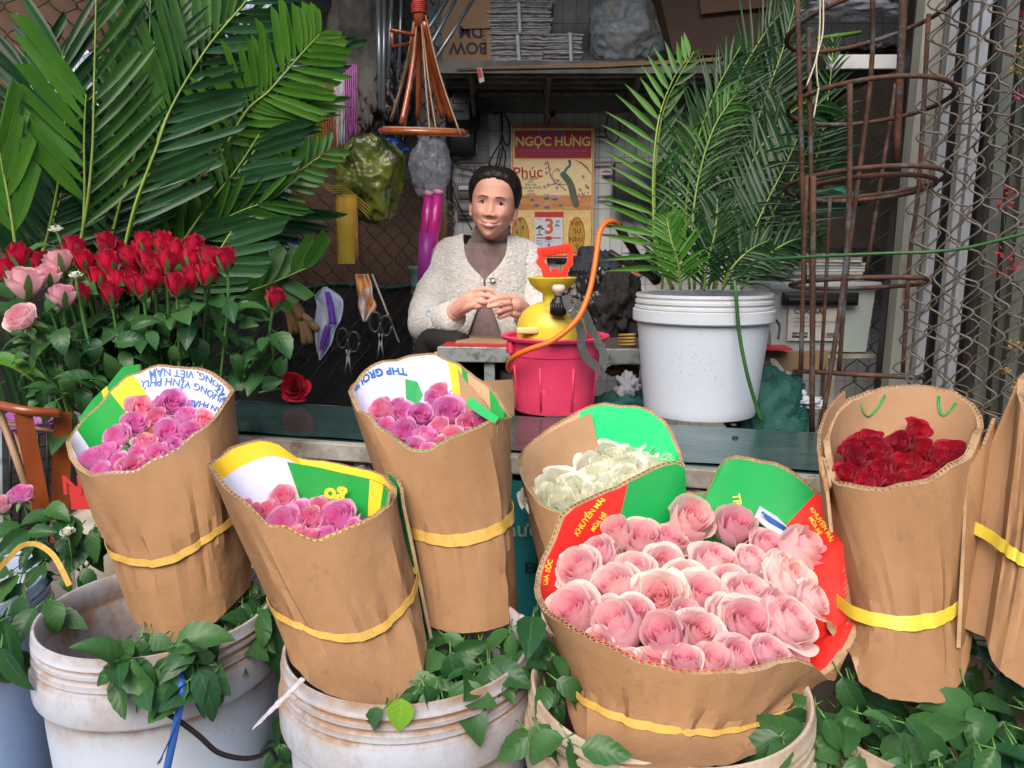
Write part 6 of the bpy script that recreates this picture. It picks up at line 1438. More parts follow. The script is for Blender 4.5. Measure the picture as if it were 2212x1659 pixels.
panel('outer_layer', [(1786, 1015, .93), (1772, 975, .95), (1774, 930, .99), (1788, 890, 1.03), (1808, 862, 1.06), (1826, 845, 1.08)], [(1800, 1150, .90), (1786, 1120, .93), (1790, 1090, .97), (1800, 1060, 1.0), (1820, 1040, 1.03), (1836, 1020, 1.05)], B6, m_wrap, m_plain)
panel('overlap_layer', [(2092, 1010, .93), (2128, 960, .955), (2151, 903, .99)], [(2075, 1400, .80), (2092, 1375, .83), (2104, 1340, .86)], B6, m_plain, m_wrap, nr=14)
f6 = surf(i6)
for s0, s1 in ((.79, .86), (.60, .65)):
    mb = MB()
    pts = [f6(lerp(s0, s1, k / 8), .065 * math.sin(PI * k / 8) ** .6 + .025, .001) for k in range(9)]; mb.tube(pts, .0022, 5, flat=.3); mb.build('green_mark', m_txtg, B6)
# --- B7: cut off at the right edge
F = [(2196, 850), (2215, 900), (2260, 930), (2330, 945), (2420, 930), (2480, 890), (2500, 850)]; Bk = [(2500, 850), (2460, 800), (2380, 770), (2300, 768), (2240, 785), (2200, 815), (2196, 850)]
B7, r7, i7, c7 = wrap('brown cardboard wrap cut off by the right edge of the photo', [(.98, .98, .10, F, Bk),
    (.88, .88, .10, [(2158, 1150), (2185, 1195), (2230, 1222), (2330, 1235), (2440, 1200), (2480, 1150)], None),
    (.80, .80, .09, [(2128, 1375), (2145, 1433), (2181, 1473), (2240, 1500), (2350, 1490), (2440, 1400)], None)], m_plain,
    strap=[(2143, 1125, .87), (2155, 1160, .83), (2180, 1190, .80), (2212, 1212, .785), (2300, 1232, .775), (2400, 1215, .79), (2470, 1160, .84)], strap_mat=m_strapb, seed=7, n=46, straprow=7, strapw=.008, th=.0092)

ORD = ('leftmost', 'second', 'third', 'fourth', 'fifth', 'sixth', 'seventh', 'eighth', 'ninth', 'tenth', 'eleventh', 'twelfth')
def row_labels(spots, what, where, nrow):
    idx = sorted(range(len(spots)), key=lambda i: -spots[i][1]); per = math.ceil(len(idx) / nrow); out = {}
    names = {2: ('front row', 'back row'), 3: ('front row', 'middle row', 'back row'), 4: ('front row', 'second row', 'third row', 'back row'), 5: ('front row', 'second row', 'third row', 'fourth row', 'back row')}[nrow]
    for r in range(nrow):
        g = sorted(idx[r * per:(r + 1) * per], key=lambda i: spots[i][0])
        for q, i in enumerate(g): o = ORD[q] if q == 0 else ('rightmost' if q == len(g) - 1 else ORD[q] + ' from left'); out[i] = '%s, %s in the %s of the %s' % (what, o, names[r], where)
    return out
def fill_roses(wrapC, spots, vf, yf, vb, yb, kinds, label, group, wr=None, tiltk=.6, jit=.22, sep=None, rk=1.0, specials=None):
    ax = (wrapC[0] - wrapC[-1]).normalized(); what, where, nrow = label; RL = row_labels(spots, what, where, nrow)
    for k, (u, v, r) in enumerate(spots):
        y = lerp(yf, yb, (vf - v) / (vf - vb)); R_ = px(r, u, v, y) * rk
        if wr:
            yl, yr, hb, FF, _ = root_info[wr.name]; x = max(-.93, min(.93, (u - FF[0][0]) / (FF[-1][0] - FF[0][0]) * 2 - 1)); ym = lerp(yl, yr, (x + 1) / 2); hh = hb * math.sqrt(1 - x * x); y = max(ym - hh + R_ * (1.35 if kinds[0] == 'light' else 1.0), min(ym + hh - R_ * .9, y))
        p = W(u, v, y); toc = (Vector((0, 0, CAMZ)) - p).normalized(); lean = Vector(((u - sum(s[0] for s in spots) / len(spots)) * .0016, 0, 0))
        a = (ax * (1 - tiltk) + toc * tiltk + lean + Vector((rnd(-jit, jit), rnd(-jit, jit), rnd(-jit, jit) * .5))).normalized()
        kd = kinds[k % len(kinds)]; lab = RL[k]
        if specials and k in specials: kd, lab = specials[k][0] or kd, specials[k][1]
        rose(kd, p - a * R_ * 1.1, a, R_ * 1.14, lab, group, sep=sep)
def c0(L): return [(x / 3, 493.7 + y / 3, r / 3) for x, y, r in L]
fill_roses(c1, c0([(1120, 1120, 98), (920, 1150, 88), (875, 1250, 88), (740, 1340, 88), (600, 1480, 112), (700, 1430, 84), (1090, 1310, 100), (940, 1370, 72), (1210, 1190, 66), (1250, 1310, 84), (1330, 1230, 66), (890, 1450, 62), (1015, 1450, 78), (860, 1540, 88), (1140, 1400, 62), (640, 1560, 60), (1010, 1210, 66), (760, 1500, 60), (730, 1580, 60), (960, 1530, 55)]),
    1030, .985, 850, 1.125, ['lilac', 'rosy', 'lilac'], ('lilac rose', 'leftmost wrap', 3), 'lilac roses in the leftmost wrap', B1, specials={0: ('lilac', 'tallest pale lilac rose against the white lining of the leftmost wrap'), 4: ('lilac', 'big pink rose at the lower left corner of the leftmost wrap'), 2: ('lilac', 'pale lilac rose left of the tallest one in the leftmost wrap')})
fill_roses(c2, [(612, 1068, 27), (607, 1128, 44), (665, 1118, 30), (725, 1115, 42), (670, 1158, 28), (765, 1135, 20), (690, 1092, 24), (640, 1100, 26), (580, 1098, 24), (528, 1092, 16), (555, 1100, 20), (745, 1095, 22), (640, 1148, 24), (700, 1150, 24)],
    1165, .875, 1060, .965, ['rosy', 'lilac', 'rosy', 'lilac'], ('lilac rose', 'front lilac wrap', 3), 'lilac roses in the front wrap', B2, specials={1: ('lilac', 'large lilac rose at the lower left inside the front lilac wrap'), 3: ('lilac', 'large pink rose beside the green layer of the front lilac wrap')})
fill_roses(c3, [(737.3 + x / 3, 493.7 + y / 3, r / 3) for x, y, r in [(625, 1050, 72), (600, 1090, 60), (245, 1165, 90), (400, 1180, 78), (520, 1200, 82), (700, 1175, 108), (400, 1310, 94), (560, 1330, 84), (715, 1330, 76), (480, 1410, 66), (560, 1430, 56), (820, 1250, 66), (290, 1270, 66), (880, 1230, 74), (630, 1260, 66), (920, 1240, 60), (350, 1130, 54), (660, 1390, 60), (820, 1320, 55)]],
    975, 1.06, 850, 1.18, ['lilac', 'lilac', 'rosy'], ('lilac rose', 'tall middle wrap', 3), 'lilac roses in the tall middle wrap', B3, specials={0: ('rosy', 'half open pink rose standing highest in the tall middle wrap'), 5: ('lilac', 'largest lilac rose, under the highest one in the tall middle wrap'), 6: ('lilac', 'round pink rose at the lower left front of the tall middle wrap')})
fill_roses(c4, [(1180, 1050, 26), (1205, 1035, 28), (1235, 1060, 30), (1215, 1075, 24), (1285, 1040, 26), (1300, 1008, 34), (1325, 985, 28), (1350, 1015, 34), (1380, 990, 30), (1405, 1012, 30), (1430, 985, 26), (1310, 1055, 28), (1265, 1062, 26), (1350, 1045, 30), (1390, 1035, 26), (1450, 1000, 20), (1430, 1012, 22), (1260, 1040, 20), (1340, 968, 16), (1195, 1062, 26), (1225, 1048, 24), (1250, 1050, 26), (1290, 1022, 24), (1365, 1030, 26), (1415, 995, 22), (1330, 1035, 26), (1150, 1062, 20), (1175, 1075, 22)],
    1085, 1.19, 975, 1.32, ['white'], ('white rose', 'green lined wrap', 3), 'white roses in the green lined wrap', B4, rk=1.5)
L5 = [(1284, 1189, 38), (1241, 1218, 46), (1388, 1158, 54), (1335, 1150, 34), (1490, 1128, 56), (1364, 1222, 44), (1317, 1256, 54), (1231, 1313, 62), (1441, 1214, 42), (1424, 1285, 56), (1334, 1355, 58), (1436, 1379, 60), (1283, 1392, 38), (1352, 1430, 34), (1415, 1432, 42), (1588, 1138, 46), (1665, 1172, 24), (1555, 1203, 50), (1637, 1205, 32), (1731, 1188, 52), (1724, 1248, 64), (1521, 1279, 62), (1628, 1274, 50), (1722, 1336, 56), (1622, 1340, 56), (1516, 1360, 48), (1608, 1418, 68), (1538, 1438, 50), (1712, 1415, 60), (1477, 1420, 36), (1375, 1320, 34), (1480, 1330, 34), (1575, 1320, 30), (1670, 1400, 32), (1300, 1315, 30), (1670, 1310, 28), (1450, 1160, 32), (1480, 1240, 32), (1580, 1250, 30), (1680, 1225, 30), (1768, 1290, 34)]
L5 = [(a, b, max(37, min(56, c * .96))) for a, b, c in L5]
sp5 = {2: ('light', 'light pink rose with browned outer petals near the gap in the big wrap'), 4: ('lightbud', 'tallest pale pink rose standing in the gap of the red and green lining'), 7: ('light', 'large open pink rose at the left edge of the big wrap'), 20: ('light', 'big light pink rose at the right against the red lining'),
       21: ('light', 'swirled light pink rose in the middle of the big wrap'), 23: ('light', 'peach pink rose with greenish outer petals beside the flame print'), 26: ('light', 'long leaning light pink rose at the front edge of the big wrap'), 28: ('light', 'wide pink rose in the lower right front corner of the big wrap'), 10: ('lightbud', 'tightly closed light pink rose at the left front of the big wrap')}
fill_roses(c5, L5, 1440, .70, 1100, 1.03, ['light', 'light', 'light', 'lightbud'], ('light pink rose', 'big wrap', 5), 'light pink roses in the big wrap', B5, specials=sp5, tiltk=.62, jit=.16, rk=1.12)
fill_roses(c6, [(1474.6 + x / 3, 493.7 + y / 3, r / 3) for x, y, r in [(1200, 1350, 90), (1120, 1480, 90), (1060, 1590, 80), (1260, 1440, 80), (1400, 1380, 90), (1540, 1310, 90), (1560, 1430, 90), (1430, 1510, 95), (1280, 1560, 90), (1740, 1430, 100), (1740, 1540, 90), (1620, 1560, 80), (1480, 1620, 90), (1170, 1640, 90), (1350, 1650, 80), (1650, 1640, 80), (1660, 1480, 70), (1230, 1390, 60), (1100, 1400, 50), (1780, 1480, 60)]],
    1055, .915, 925, 1.04, ['dark'], ('dark red rose', 'plain wrap', 3), 'dark red roses in the brown wrap', B6, rk=1.05, specials={5: ('dark', 'highest red rose inside the plain brown wrap'), 9: ('dark', 'large bright red rose at the right inside the plain brown wrap'), 7: ('dark', 'bright crimson rose in the middle of the plain brown wrap')})

# ================================================================ leaves sticking out below the wraps and over the pails
def leaf_bunch(label, spots, n, size=.052, seed=0, group=None, out=(0, -.6, -.35), jit=.9, stems=3, y_j=.03):
    """spots: (u, v, y, spread_u, spread_v)"""
    global random
    root = empty('rose_foliage', W(*spots[0][:3]), label, 'leaves', group)
    mbs = MB(); k = 0
    for (u, v, y, su, sv) in spots:
        ctr = W(u, v, y)
        for i in range(n):
            uu, vv = u + rnd(-su, su), v + rnd(-sv, sv); p = W(uu, vv, y + rnd(-y_j, y_j)); d = Vector((rnd(-1, 1) + (uu - u) / su * .6, out[1] + rnd(-jit, jit) * .6, out[2] + rnd(-jit, jit)))
            L = size * rnd(.65, 1.2); mb = MB()
            leaf_into(mb, p, d, (rnd(-.5, .5), rnd(-1, 0), rnd(.3, 1)), L, L * rnd(.24, .32), rnd(.2, .9), rnd(.0, .5), rnd(-.3, 1.1), 10, 6, .045, twist=rnd(-.6, .6))
            mb.build('leaf', m_leaf, root); mbs.tube([p, p - d.normalized() * L * .25 + Vector((0, .012, -.004))], .0009, 5)
        for i in range(0): mbs.tube(crom([ctr + Vector((rnd(-.02, .02), rnd(.03, .05), .02)), ctr + Vector((rnd(-.03, .03), rnd(.02, .05), -.04)), ctr + Vector((rnd(-.03, .03), .02, -.16))], 3), .0028, 6)
    mbs.build('stems', m_stem, root); return root
leaf_bunch('dark green rose leaves under the leftmost wrap, hanging over the pail rim', [(300, 1390, .86, 50, 45), (390, 1430, .82, 40, 40), (440, 1400, .86, 50, 40), (270, 1440, .80, 20, 25), (330, 1440, .80, 40, 25), (430, 1455, .79, 30, 20)], 11, .058)
leaf_bunch('shaded rose leaves to the right of the leftmost wrap, inside the pail', [(520, 1330, .97, 50, 50), (570, 1290, 1.0, 30, 40), (480, 1385, .92, 40, 30), (560, 1350, .93, 25, 40)], 13, .05)
leaf_bunch('rose leaves below the tall middle wrap inside the scratched pail', [(975, 1400, .88, 60, 30), (960, 1450, .82, 55, 40), (1070, 1400, .86, 50, 50), (1030, 1465, .80, 50, 35), (960, 1500, .76, 40, 20)], 13, .052)
leaf_bunch('rose leaves at the foot of the front lilac wrap, one bright green', [(860, 1530, .715, 45, 12), (910, 1500, .74, 20, 20)], 5, .045, out=(0, -.3, -1.0), jit=.4)
mb = MB(); leaf_into(mb, W(868, 1508, .705), (-.1, -.15, -1), (0, -1, .1), .036, .0155, .1, .1, 1, 10, 6, .03); tag(mb.build('bright_leaf', leaf_mat('rose_leaf_bright', (.16, .36, .03), (.2, .42, .04), (.2, .4, .06), (.25, .45, .08), .4)), 'single bright yellow green leaf over the rim of the scratched pail', 'leaf')
leaf_bunch('dark rose leaves between the scratched pail and the big pink wrap', [(1180, 1380, .84, 30, 50), (1190, 1460, .78, 30, 45), (1170, 1330, .90, 25, 30)], 9, .05)
leaf_bunch('large rose leaves hanging left of the big pink wrap at the bottom', [(1180, 1560, .69, 40, 25), (1235, 1610, .67, 20, 20)], 4, .062, out=(-.5, -.4, -.3), jit=.5)
leaf_bunch('dense rose leaves right of the big pink wrap and under the dark red bouquet', [(1820, 1500, .80, 50, 40), (1770, 1560, .74, 60, 45), (1880, 1570, .76, 60, 50), (1720, 1620, .70, 50, 30), (1850, 1640, .72, 60, 25)], 12, .055)
leaf_bunch('dense rose leaves in the bottom right corner of the photo', [(1990, 1590, .75, 70, 45), (2110, 1560, .77, 60, 60), (2190, 1500, .82, 40, 60), (2000, 1650, .70, 80, 20), (2150, 1640, .70, 60, 35), (2060, 1500, .80, 40, 25)], 13, .058)
leaf_bunch('rose leaves between the cardboard wraps at the right edge', [(2150, 1450, .86, 40, 40), (2120, 1400, .92, 20, 40), (2200, 1560, .75, 30, 50)], 8, .05)
leaf_bunch('rose leaves around the pale roses in the bluish pail at the left edge', [(60, 1180, 1.03, 60, 50), (150, 1220, 1.05, 60, 50), (20, 1260, .98, 40, 50), (120, 1130, 1.08, 50, 35), (60, 1310, .95, 60, 30), (200, 1180, 1.08, 30, 50)], 9, .055)
leaf_bunch('large leaf group hanging down over the bluish pail', [(5, 1390, .84, 20, 25), (-10, 1330, .86, 25, 25)], 3, .075, out=(.3, -.3, -1), jit=.3)
leaf_bunch('dim leaves between the pails at the bottom', [(605, 1590, .92, 15, 50), (618, 1640, .88, 15, 30)], 6, .04)

# pale roses in the bluish pail
for (u, v, y, kd, r, lab) in ((145, 1135, 1.08, 'white', 32, 'faded creamy white rose in the bluish pail at the left edge'), (48, 1067, 1.2, 'lilac', 26, 'lilac rose seen through the lower left cane stand'), (5, 1092, 1.1, 'pale', 24, 'greenish faded rose cut by the left edge above the bluish pail')):
    p = W(u, v, y); rose(kd, p - Vector((0, 0, .01)), Vector((rnd(-.2, .2), -.4, 1)), px(r, u, v, y), lab, None, sep='dn')
p = W(147, 1155, 1.02); rose('white', p, Vector((0, -.1, 1)), px(15, 147, 1135, 1.02), 'green rose bud in front of the faded white rose', None, sep='up')
s_ = band([W(-10, 1235, .90), W(20, 1205, .93), W(45, 1180, .95), (W(75, 1175, .96)), W(105, 1190, .96), W(125, 1215, .94), W(150, 1265, .93)], .0033, .001, m_strap, 'yellow_strap_loop'); tag(s_, 'loose yellow strap loop over the leaves at the left edge', 'strap')

# ================================================================ standing bunch of red and pink roses (left)
def stem_rose(kind, u, v, r, y, axis, label, group, bend=(0, 0), nleaf=5, base=None, sep='up', var=None):
    p = W(u, v, y); Rr = px(r, u, v, y); a = Vector(axis).normalized()
    root = empty('rose', (0, 0, 0), label, 'rose', group); pb = p - a * Rr * .9
    fr = frame(a, (math.cos(rnd(0, 6)), .3, .1), pb); sc_ = Matrix.Diagonal((Rr, Rr, Rr, 1))
    me = random.choice(BL[kind]) if var is None else BL[kind][var]
    root.location = pb
    loc = Matrix.Translation(-pb) @ fr @ sc_
    link('bloom', me, root, loc)
    if sep: link('sepals', SEP_UP if sep == 'up' else SEP_DN, root, loc)
    e = base if base is not None else Vector((lerp(pb.x, W(330, 900, 1.45).x, .45), pb.y + .05, .40))
    c = crom([pb + a * Rr * .05, pb - a * .05, (pb - a * .05).lerp(e, .45) + Vector((bend[0], bend[1], 0)), e], 5)
    mb = MB().tube([q - pb for q in c], .0027, 6); o = link('stem', mb.mesh('stem', m_stem), root)
    mb = MB()
    for k in range(nleaf):
        q = c[min(len(c) - 2, 4 + int(k * 8 / max(1, nleaf)))] - pb; d = Vector((rnd(-1, 1), rnd(-1, .1), rnd(-.7, .35)))
        L = rnd(.042, .066); q2 = q + d.normalized() * .02; mb.tube([q, q2], .001, 4)
        leaf_into(mb, q2, d, (rnd(-.4, .4), rnd(-.7, 0), 1), L, L * rnd(.27, .36), rnd(.2, 1.0), rnd(.05, .4), rnd(-.3, 1.0), 10, 6, .045, twist=rnd(-.6, .6))
    mb2 = mb.mesh('leaves', m_leaf); link('leaves', mb2, root); return root
reds = [(120, 160, 0), (35, 260, 0), (485, 110, 1), (540, 200, 0), (690, 90, 1), (700, 205, 0), (520, 415, -1), (635, 310, 0), (760, 330, 0), (715, 410, -1), (845, 180, 1), (940, 90, 2), (1060, 90, 2), (960, 200, 1), (1080, 200, 0), (850, 260, 1), (925, 370, -1), (1010, 310, 0), (850, 345, 0), (1140, 140, 2), (1240, 190, 1), (1255, 105, 2), (1140, 350, -1), (1235, 310, 0), (1360, 180, 1), (1340, 285, 0), (1460, 185, 0), (270, 215, 2), (620, 240, 2), (770, 150, 2), (900, 150, 2), (1000, 260, 1), (460, 150, 2)]
RLr = row_labels([(x, y) for x, y, _ in reds], 'red rose', 'standing bunch', 4)
for k, (x, y, lay) in enumerate(reds):
    u, v = x / 3, 493.7 + y / 3
    lab = {6: 'red rose at the front left of the standing bunch, right of the pink roses', 22: 'large red rose at the front middle of the standing bunch', 26: 'red rose at the right end of the standing bunch, with long green sepals', 1: 'red rose cut by the left edge of the photo', 0: 'red rose above the pink ones at the far left', 11: 'topmost red rose of the standing bunch'}.get(k, RLr[k])
    stem_rose('red', u, v + 4, 26, 1.40 + lay * .035, (rnd(-.12, .12) + (u - 280) * .0006, rnd(-.25, .0), 1), lab, 'red roses of the standing bunch', nleaf=6)
stem_rose('red', 593, 645, 24, 1.42, (.25, -.2, 1), 'single red rose leaning out to the right of the standing bunch', 'red roses of the standing bunch', bend=(.03, 0), nleaf=8, base=W(520, 850, 1.5))
stem_rose('pale', 55, 605, 42, 1.33, (.1, -.1, -.3 + 1.2), 'closed pale pink rose at the far left of the standing bunch', 'pink roses of the standing bunch', var=0)
stem_rose('pale', 105, 592, 30, 1.37, (.2, -.3, 1), 'pale pink rose squeezed behind the closed one', 'pink roses of the standing bunch')
stem_rose('pale', 128, 560, 32, 1.40, (-.1, -.1, 1), 'highest pale pink rose beside the red roses', 'pink roses of the standing bunch')
stem_rose('pale', 135, 635, 31, 1.32, (.1, -.2, 1), 'pale pink rose with curling petals left of the front red rose', 'pink roses of the standing bunch')
stem_rose('light', 37, 678, 37, 1.28, (-.25, -.75, .8), 'wide open pink rose leaning down at the left edge', 'pink roses of the standing bunch', sep='dn')
stem_rose('white', 118, 488, 14, 1.45, (-.2, -.1, 1), 'closed pale bud rising above the pink roses', None, nleaf=1); stem_rose('white', 163, 588, 13, 1.33, (0, -.1, 1), 'green closed bud between the pink and the red roses', None, nleaf=1)
lr = W(634, 830, 1.90); rose('redopen', lr + Vector((0, .012, -.012)), Vector((.25, -1, .35)), px(31, 634, 826, 1.90), 'open bright red rose lying on the green table', None, sep='dn', var=0, leaves=False, stem=False)
rb = empty('bud_stem', W(585, 800, 1.9), 'small leafy stem with a red bud lying beside the open red rose', 'stem'); MB().tube(crom([W(620, 838, 1.9), W(590, 842, 1.9), W(560, 848, 1.9)], 3), .0028, 6).build('stem', m_stem, rb)
mb = MB()
for (u, v, dx, dz) in ((540, 830, -1, .2), (565, 835, .6, .3), (600, 812, .3, .8), (535, 800, -.6, .8)): leaf_into(mb, W(u, v, 1.88), (dx, -.4, dz), (0, -1, .4), .062, .022, .4, .2, .1, 10, 6, .04)
mb.build('leaves', m_leaf, rb)
bm_ = leaf_bunch('thick mass of rose leaves below the standing red roses', [(110, 770, 1.36, 90, 60), (200, 800, 1.36, 60, 70), (290, 760, 1.40, 60, 60), (400, 740, 1.42, 70, 60), (500, 760, 1.44, 60, 60), (170, 850, 1.34, 60, 30), (350, 690, 1.44, 120, 40), (540, 765, 1.48, 25, 45), (80, 700, 1.42, 60, 40), (470, 680, 1.46, 60, 40)], 10, .06, out=(0, -.5, -.1), stems=2, y_j=.05)
pail((W(300, 860, 1.56).x, 1.60), .15, W(300, 868, 1.5).z - .02, .38, m_pail, 'dark shadowed pail holding the standing red roses, behind the leftmost wrap')
# ================================================================ palm leaves
def blade(mb, base, d, up, L, wd, droop=.2, blunt=.0, fold=.3, tint=0, n=7, taper=1.6, wave=0, mi=0):
    d = Vector(d).normalized(); up = Vector(up); up = up - d * up.dot(d); up = up.normalized() if up.length > 1e-4 else d.orthogonal().normalized(); s = d.cross(up).normalized()
    P = []; ac = []; ri = []; p = Vector(base); dd = d.copy(); uu = up.copy(); g = Vector((0, 0, -1)); ss = s.copy()
    for i in range(n + 1):
        t = i / n; prof = math.sin(min(1, t * 2.2 + .12) * PI / 2) * ((1 - t ** (taper * 3) * (1 - blunt)) if blunt else (1 - t ** taper) + .01)
        row = []
        for a in (-1, -.5, 0, .5, 1):
            q = p + ss * a * wd * prof + uu * abs(a) * fold * wd * prof
            if blunt and i == n: q = q - dd * L * .05 * (a + .6)
            row.append(q); ac.append(a); ri.append(t)
        P.append(row)
        dd = (dd + g * droop / n * (1 + t)).normalized(); uu = (uu - dd * uu.dot(dd)).normalized(); ss = dd.cross(uu).normalized(); p = p + dd * (L / n)
    mb.grid(P, mi, uv=False, att={'across': ac, 'rise': ri, 'tint': [tint] * len(ac)})
def frond(label, pts, n, L, wd, ang=(60, 30), droop=.3, blunt=0, mat=None, tint=(0, .8), dep=.25, t0=.12, sides=(1, -1), group=None, rr=.0035, fold=.3, jitter=.12, fan=None, upm=None, lp=None, mats2=None, name='palm_leaf', tiltv=0.0):
    """pts: the midrib as seen, base first; blades leave it on both sides"""
    c = crom([W(*p) for p in pts], 8); m = len(c); root = empty(name, c[0], label, 'palm leaf', group)
    MB().tube(c, [lerp(rr, rr * .35, i / (m - 1)) for i in range(m)], 6).build('midrib', m_rachis, root)
    mb = MB()
    for k in range(n):
        t = lerp(t0, .99, k / (n - 1)); i = min(m - 2, int(t * (m - 1))); fr_ = t * (m - 1) - i; p = c[i].lerp(c[i + 1], min(1, fr_)); T = (c[min(i + 1, m - 1)] - c[max(i - 1, 0)]).normalized()
        view = (p - Vector((0, 0, CAMZ))).normalized(); S = T.cross(view).normalized()
        for sg in sides:
            al = R(lerp(ang[0], ang[1], t) + rnd(-5, 5)); len_ = L * (lp(t) if lp else (math.sin(PI * min(1, .25 + t * .75)) ** .6 * .9 + .1)) * rnd(.88, 1.1)
            d = T * math.cos(al) - S * sg * math.sin(al) + view * rnd(-dep, dep) + Vector((0, 0, tiltv))
            up = -view + S * rnd(-jitter, jitter) * 3 + T * rnd(-jitter, jitter)
            blade(mb, p, d, up, len_, wd * rnd(.8, 1.15), droop * rnd(.6, 1.4), blunt, fold, rnd(*tint), taper=1.8, n=8)
    mb.build('leaflets', mat or m_palm, root, smooth=True); return root
# ---- left: broad cut leaflets
K = 'broad palm leaves on the left'
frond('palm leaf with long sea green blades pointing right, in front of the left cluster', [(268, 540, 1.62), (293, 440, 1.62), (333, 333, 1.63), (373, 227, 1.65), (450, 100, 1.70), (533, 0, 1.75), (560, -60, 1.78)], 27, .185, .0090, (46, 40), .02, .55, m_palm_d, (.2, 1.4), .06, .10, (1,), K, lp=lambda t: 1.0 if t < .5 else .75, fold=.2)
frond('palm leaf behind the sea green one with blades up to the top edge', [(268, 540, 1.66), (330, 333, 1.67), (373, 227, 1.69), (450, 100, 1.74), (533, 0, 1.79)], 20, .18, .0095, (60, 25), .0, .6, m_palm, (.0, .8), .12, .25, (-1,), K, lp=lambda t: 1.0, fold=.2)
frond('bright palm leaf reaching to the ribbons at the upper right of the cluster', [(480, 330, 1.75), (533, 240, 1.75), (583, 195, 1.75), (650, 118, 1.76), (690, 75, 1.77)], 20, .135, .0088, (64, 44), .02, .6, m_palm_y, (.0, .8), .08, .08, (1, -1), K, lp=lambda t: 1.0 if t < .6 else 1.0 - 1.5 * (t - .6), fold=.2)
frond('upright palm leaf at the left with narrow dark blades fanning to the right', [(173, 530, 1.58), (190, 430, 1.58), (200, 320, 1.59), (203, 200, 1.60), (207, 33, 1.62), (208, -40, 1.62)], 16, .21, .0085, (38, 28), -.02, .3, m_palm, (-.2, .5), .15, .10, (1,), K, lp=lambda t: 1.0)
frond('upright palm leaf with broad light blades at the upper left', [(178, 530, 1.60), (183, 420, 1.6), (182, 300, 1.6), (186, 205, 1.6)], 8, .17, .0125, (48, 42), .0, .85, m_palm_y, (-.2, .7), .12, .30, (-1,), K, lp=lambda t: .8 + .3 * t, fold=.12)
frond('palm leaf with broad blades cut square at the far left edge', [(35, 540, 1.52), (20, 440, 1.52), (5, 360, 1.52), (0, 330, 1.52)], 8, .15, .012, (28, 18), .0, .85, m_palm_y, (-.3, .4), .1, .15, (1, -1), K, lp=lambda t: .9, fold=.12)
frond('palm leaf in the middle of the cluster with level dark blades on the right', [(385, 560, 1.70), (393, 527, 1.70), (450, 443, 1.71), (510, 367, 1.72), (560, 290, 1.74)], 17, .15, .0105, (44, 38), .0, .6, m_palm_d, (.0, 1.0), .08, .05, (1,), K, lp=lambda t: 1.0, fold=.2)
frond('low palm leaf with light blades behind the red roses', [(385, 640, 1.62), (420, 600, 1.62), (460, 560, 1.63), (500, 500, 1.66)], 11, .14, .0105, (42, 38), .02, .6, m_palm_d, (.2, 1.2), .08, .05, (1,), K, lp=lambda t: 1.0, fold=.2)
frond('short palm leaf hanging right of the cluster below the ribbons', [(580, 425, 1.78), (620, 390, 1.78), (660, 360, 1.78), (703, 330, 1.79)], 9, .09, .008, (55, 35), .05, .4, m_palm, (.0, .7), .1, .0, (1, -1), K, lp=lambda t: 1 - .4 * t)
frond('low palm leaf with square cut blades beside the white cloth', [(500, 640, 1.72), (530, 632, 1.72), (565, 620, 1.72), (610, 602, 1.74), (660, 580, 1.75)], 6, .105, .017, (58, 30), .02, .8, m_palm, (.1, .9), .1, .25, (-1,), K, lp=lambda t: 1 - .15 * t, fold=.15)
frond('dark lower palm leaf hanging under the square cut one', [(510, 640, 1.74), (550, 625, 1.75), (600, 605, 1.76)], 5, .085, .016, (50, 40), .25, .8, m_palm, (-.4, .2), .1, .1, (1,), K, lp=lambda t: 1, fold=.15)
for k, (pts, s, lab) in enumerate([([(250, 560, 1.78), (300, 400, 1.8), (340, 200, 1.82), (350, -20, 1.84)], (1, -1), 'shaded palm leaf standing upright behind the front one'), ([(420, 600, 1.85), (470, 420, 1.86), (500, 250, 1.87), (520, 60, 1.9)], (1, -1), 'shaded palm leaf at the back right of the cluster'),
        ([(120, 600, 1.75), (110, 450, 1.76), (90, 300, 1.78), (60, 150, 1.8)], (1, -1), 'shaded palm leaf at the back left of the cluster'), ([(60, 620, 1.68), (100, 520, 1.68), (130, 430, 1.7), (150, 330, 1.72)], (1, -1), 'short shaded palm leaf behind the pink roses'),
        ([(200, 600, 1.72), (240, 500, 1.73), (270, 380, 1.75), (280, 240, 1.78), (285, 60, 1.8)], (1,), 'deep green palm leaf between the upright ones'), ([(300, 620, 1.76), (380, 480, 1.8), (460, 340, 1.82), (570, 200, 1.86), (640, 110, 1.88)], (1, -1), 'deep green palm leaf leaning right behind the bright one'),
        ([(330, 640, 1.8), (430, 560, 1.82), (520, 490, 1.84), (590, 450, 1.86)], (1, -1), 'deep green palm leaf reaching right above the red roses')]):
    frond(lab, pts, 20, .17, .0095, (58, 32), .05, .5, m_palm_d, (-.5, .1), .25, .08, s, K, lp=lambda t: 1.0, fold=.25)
frond('dark palm leaf spreading at the left edge below the pink roses', [(-40, 760, 1.44), (40, 800, 1.46), (90, 835, 1.48), (140, 860, 1.5)], 14, .11, .006, (50, 30), .2, .3, m_palm_d, (-.2, .6), .2, .05, (1, -1), K, lp=lambda t: 1.0)
mb = MB(); blade(mb, W(-30, 765, 1.4), (1, -.1, -.18), (0, -.8, 1), .13, .018, .3, .0, .2, .9); tag(mb.build('palm_leaf', m_palm_y), 'single bright palm blade at the left edge below the pink roses', 'leaf')
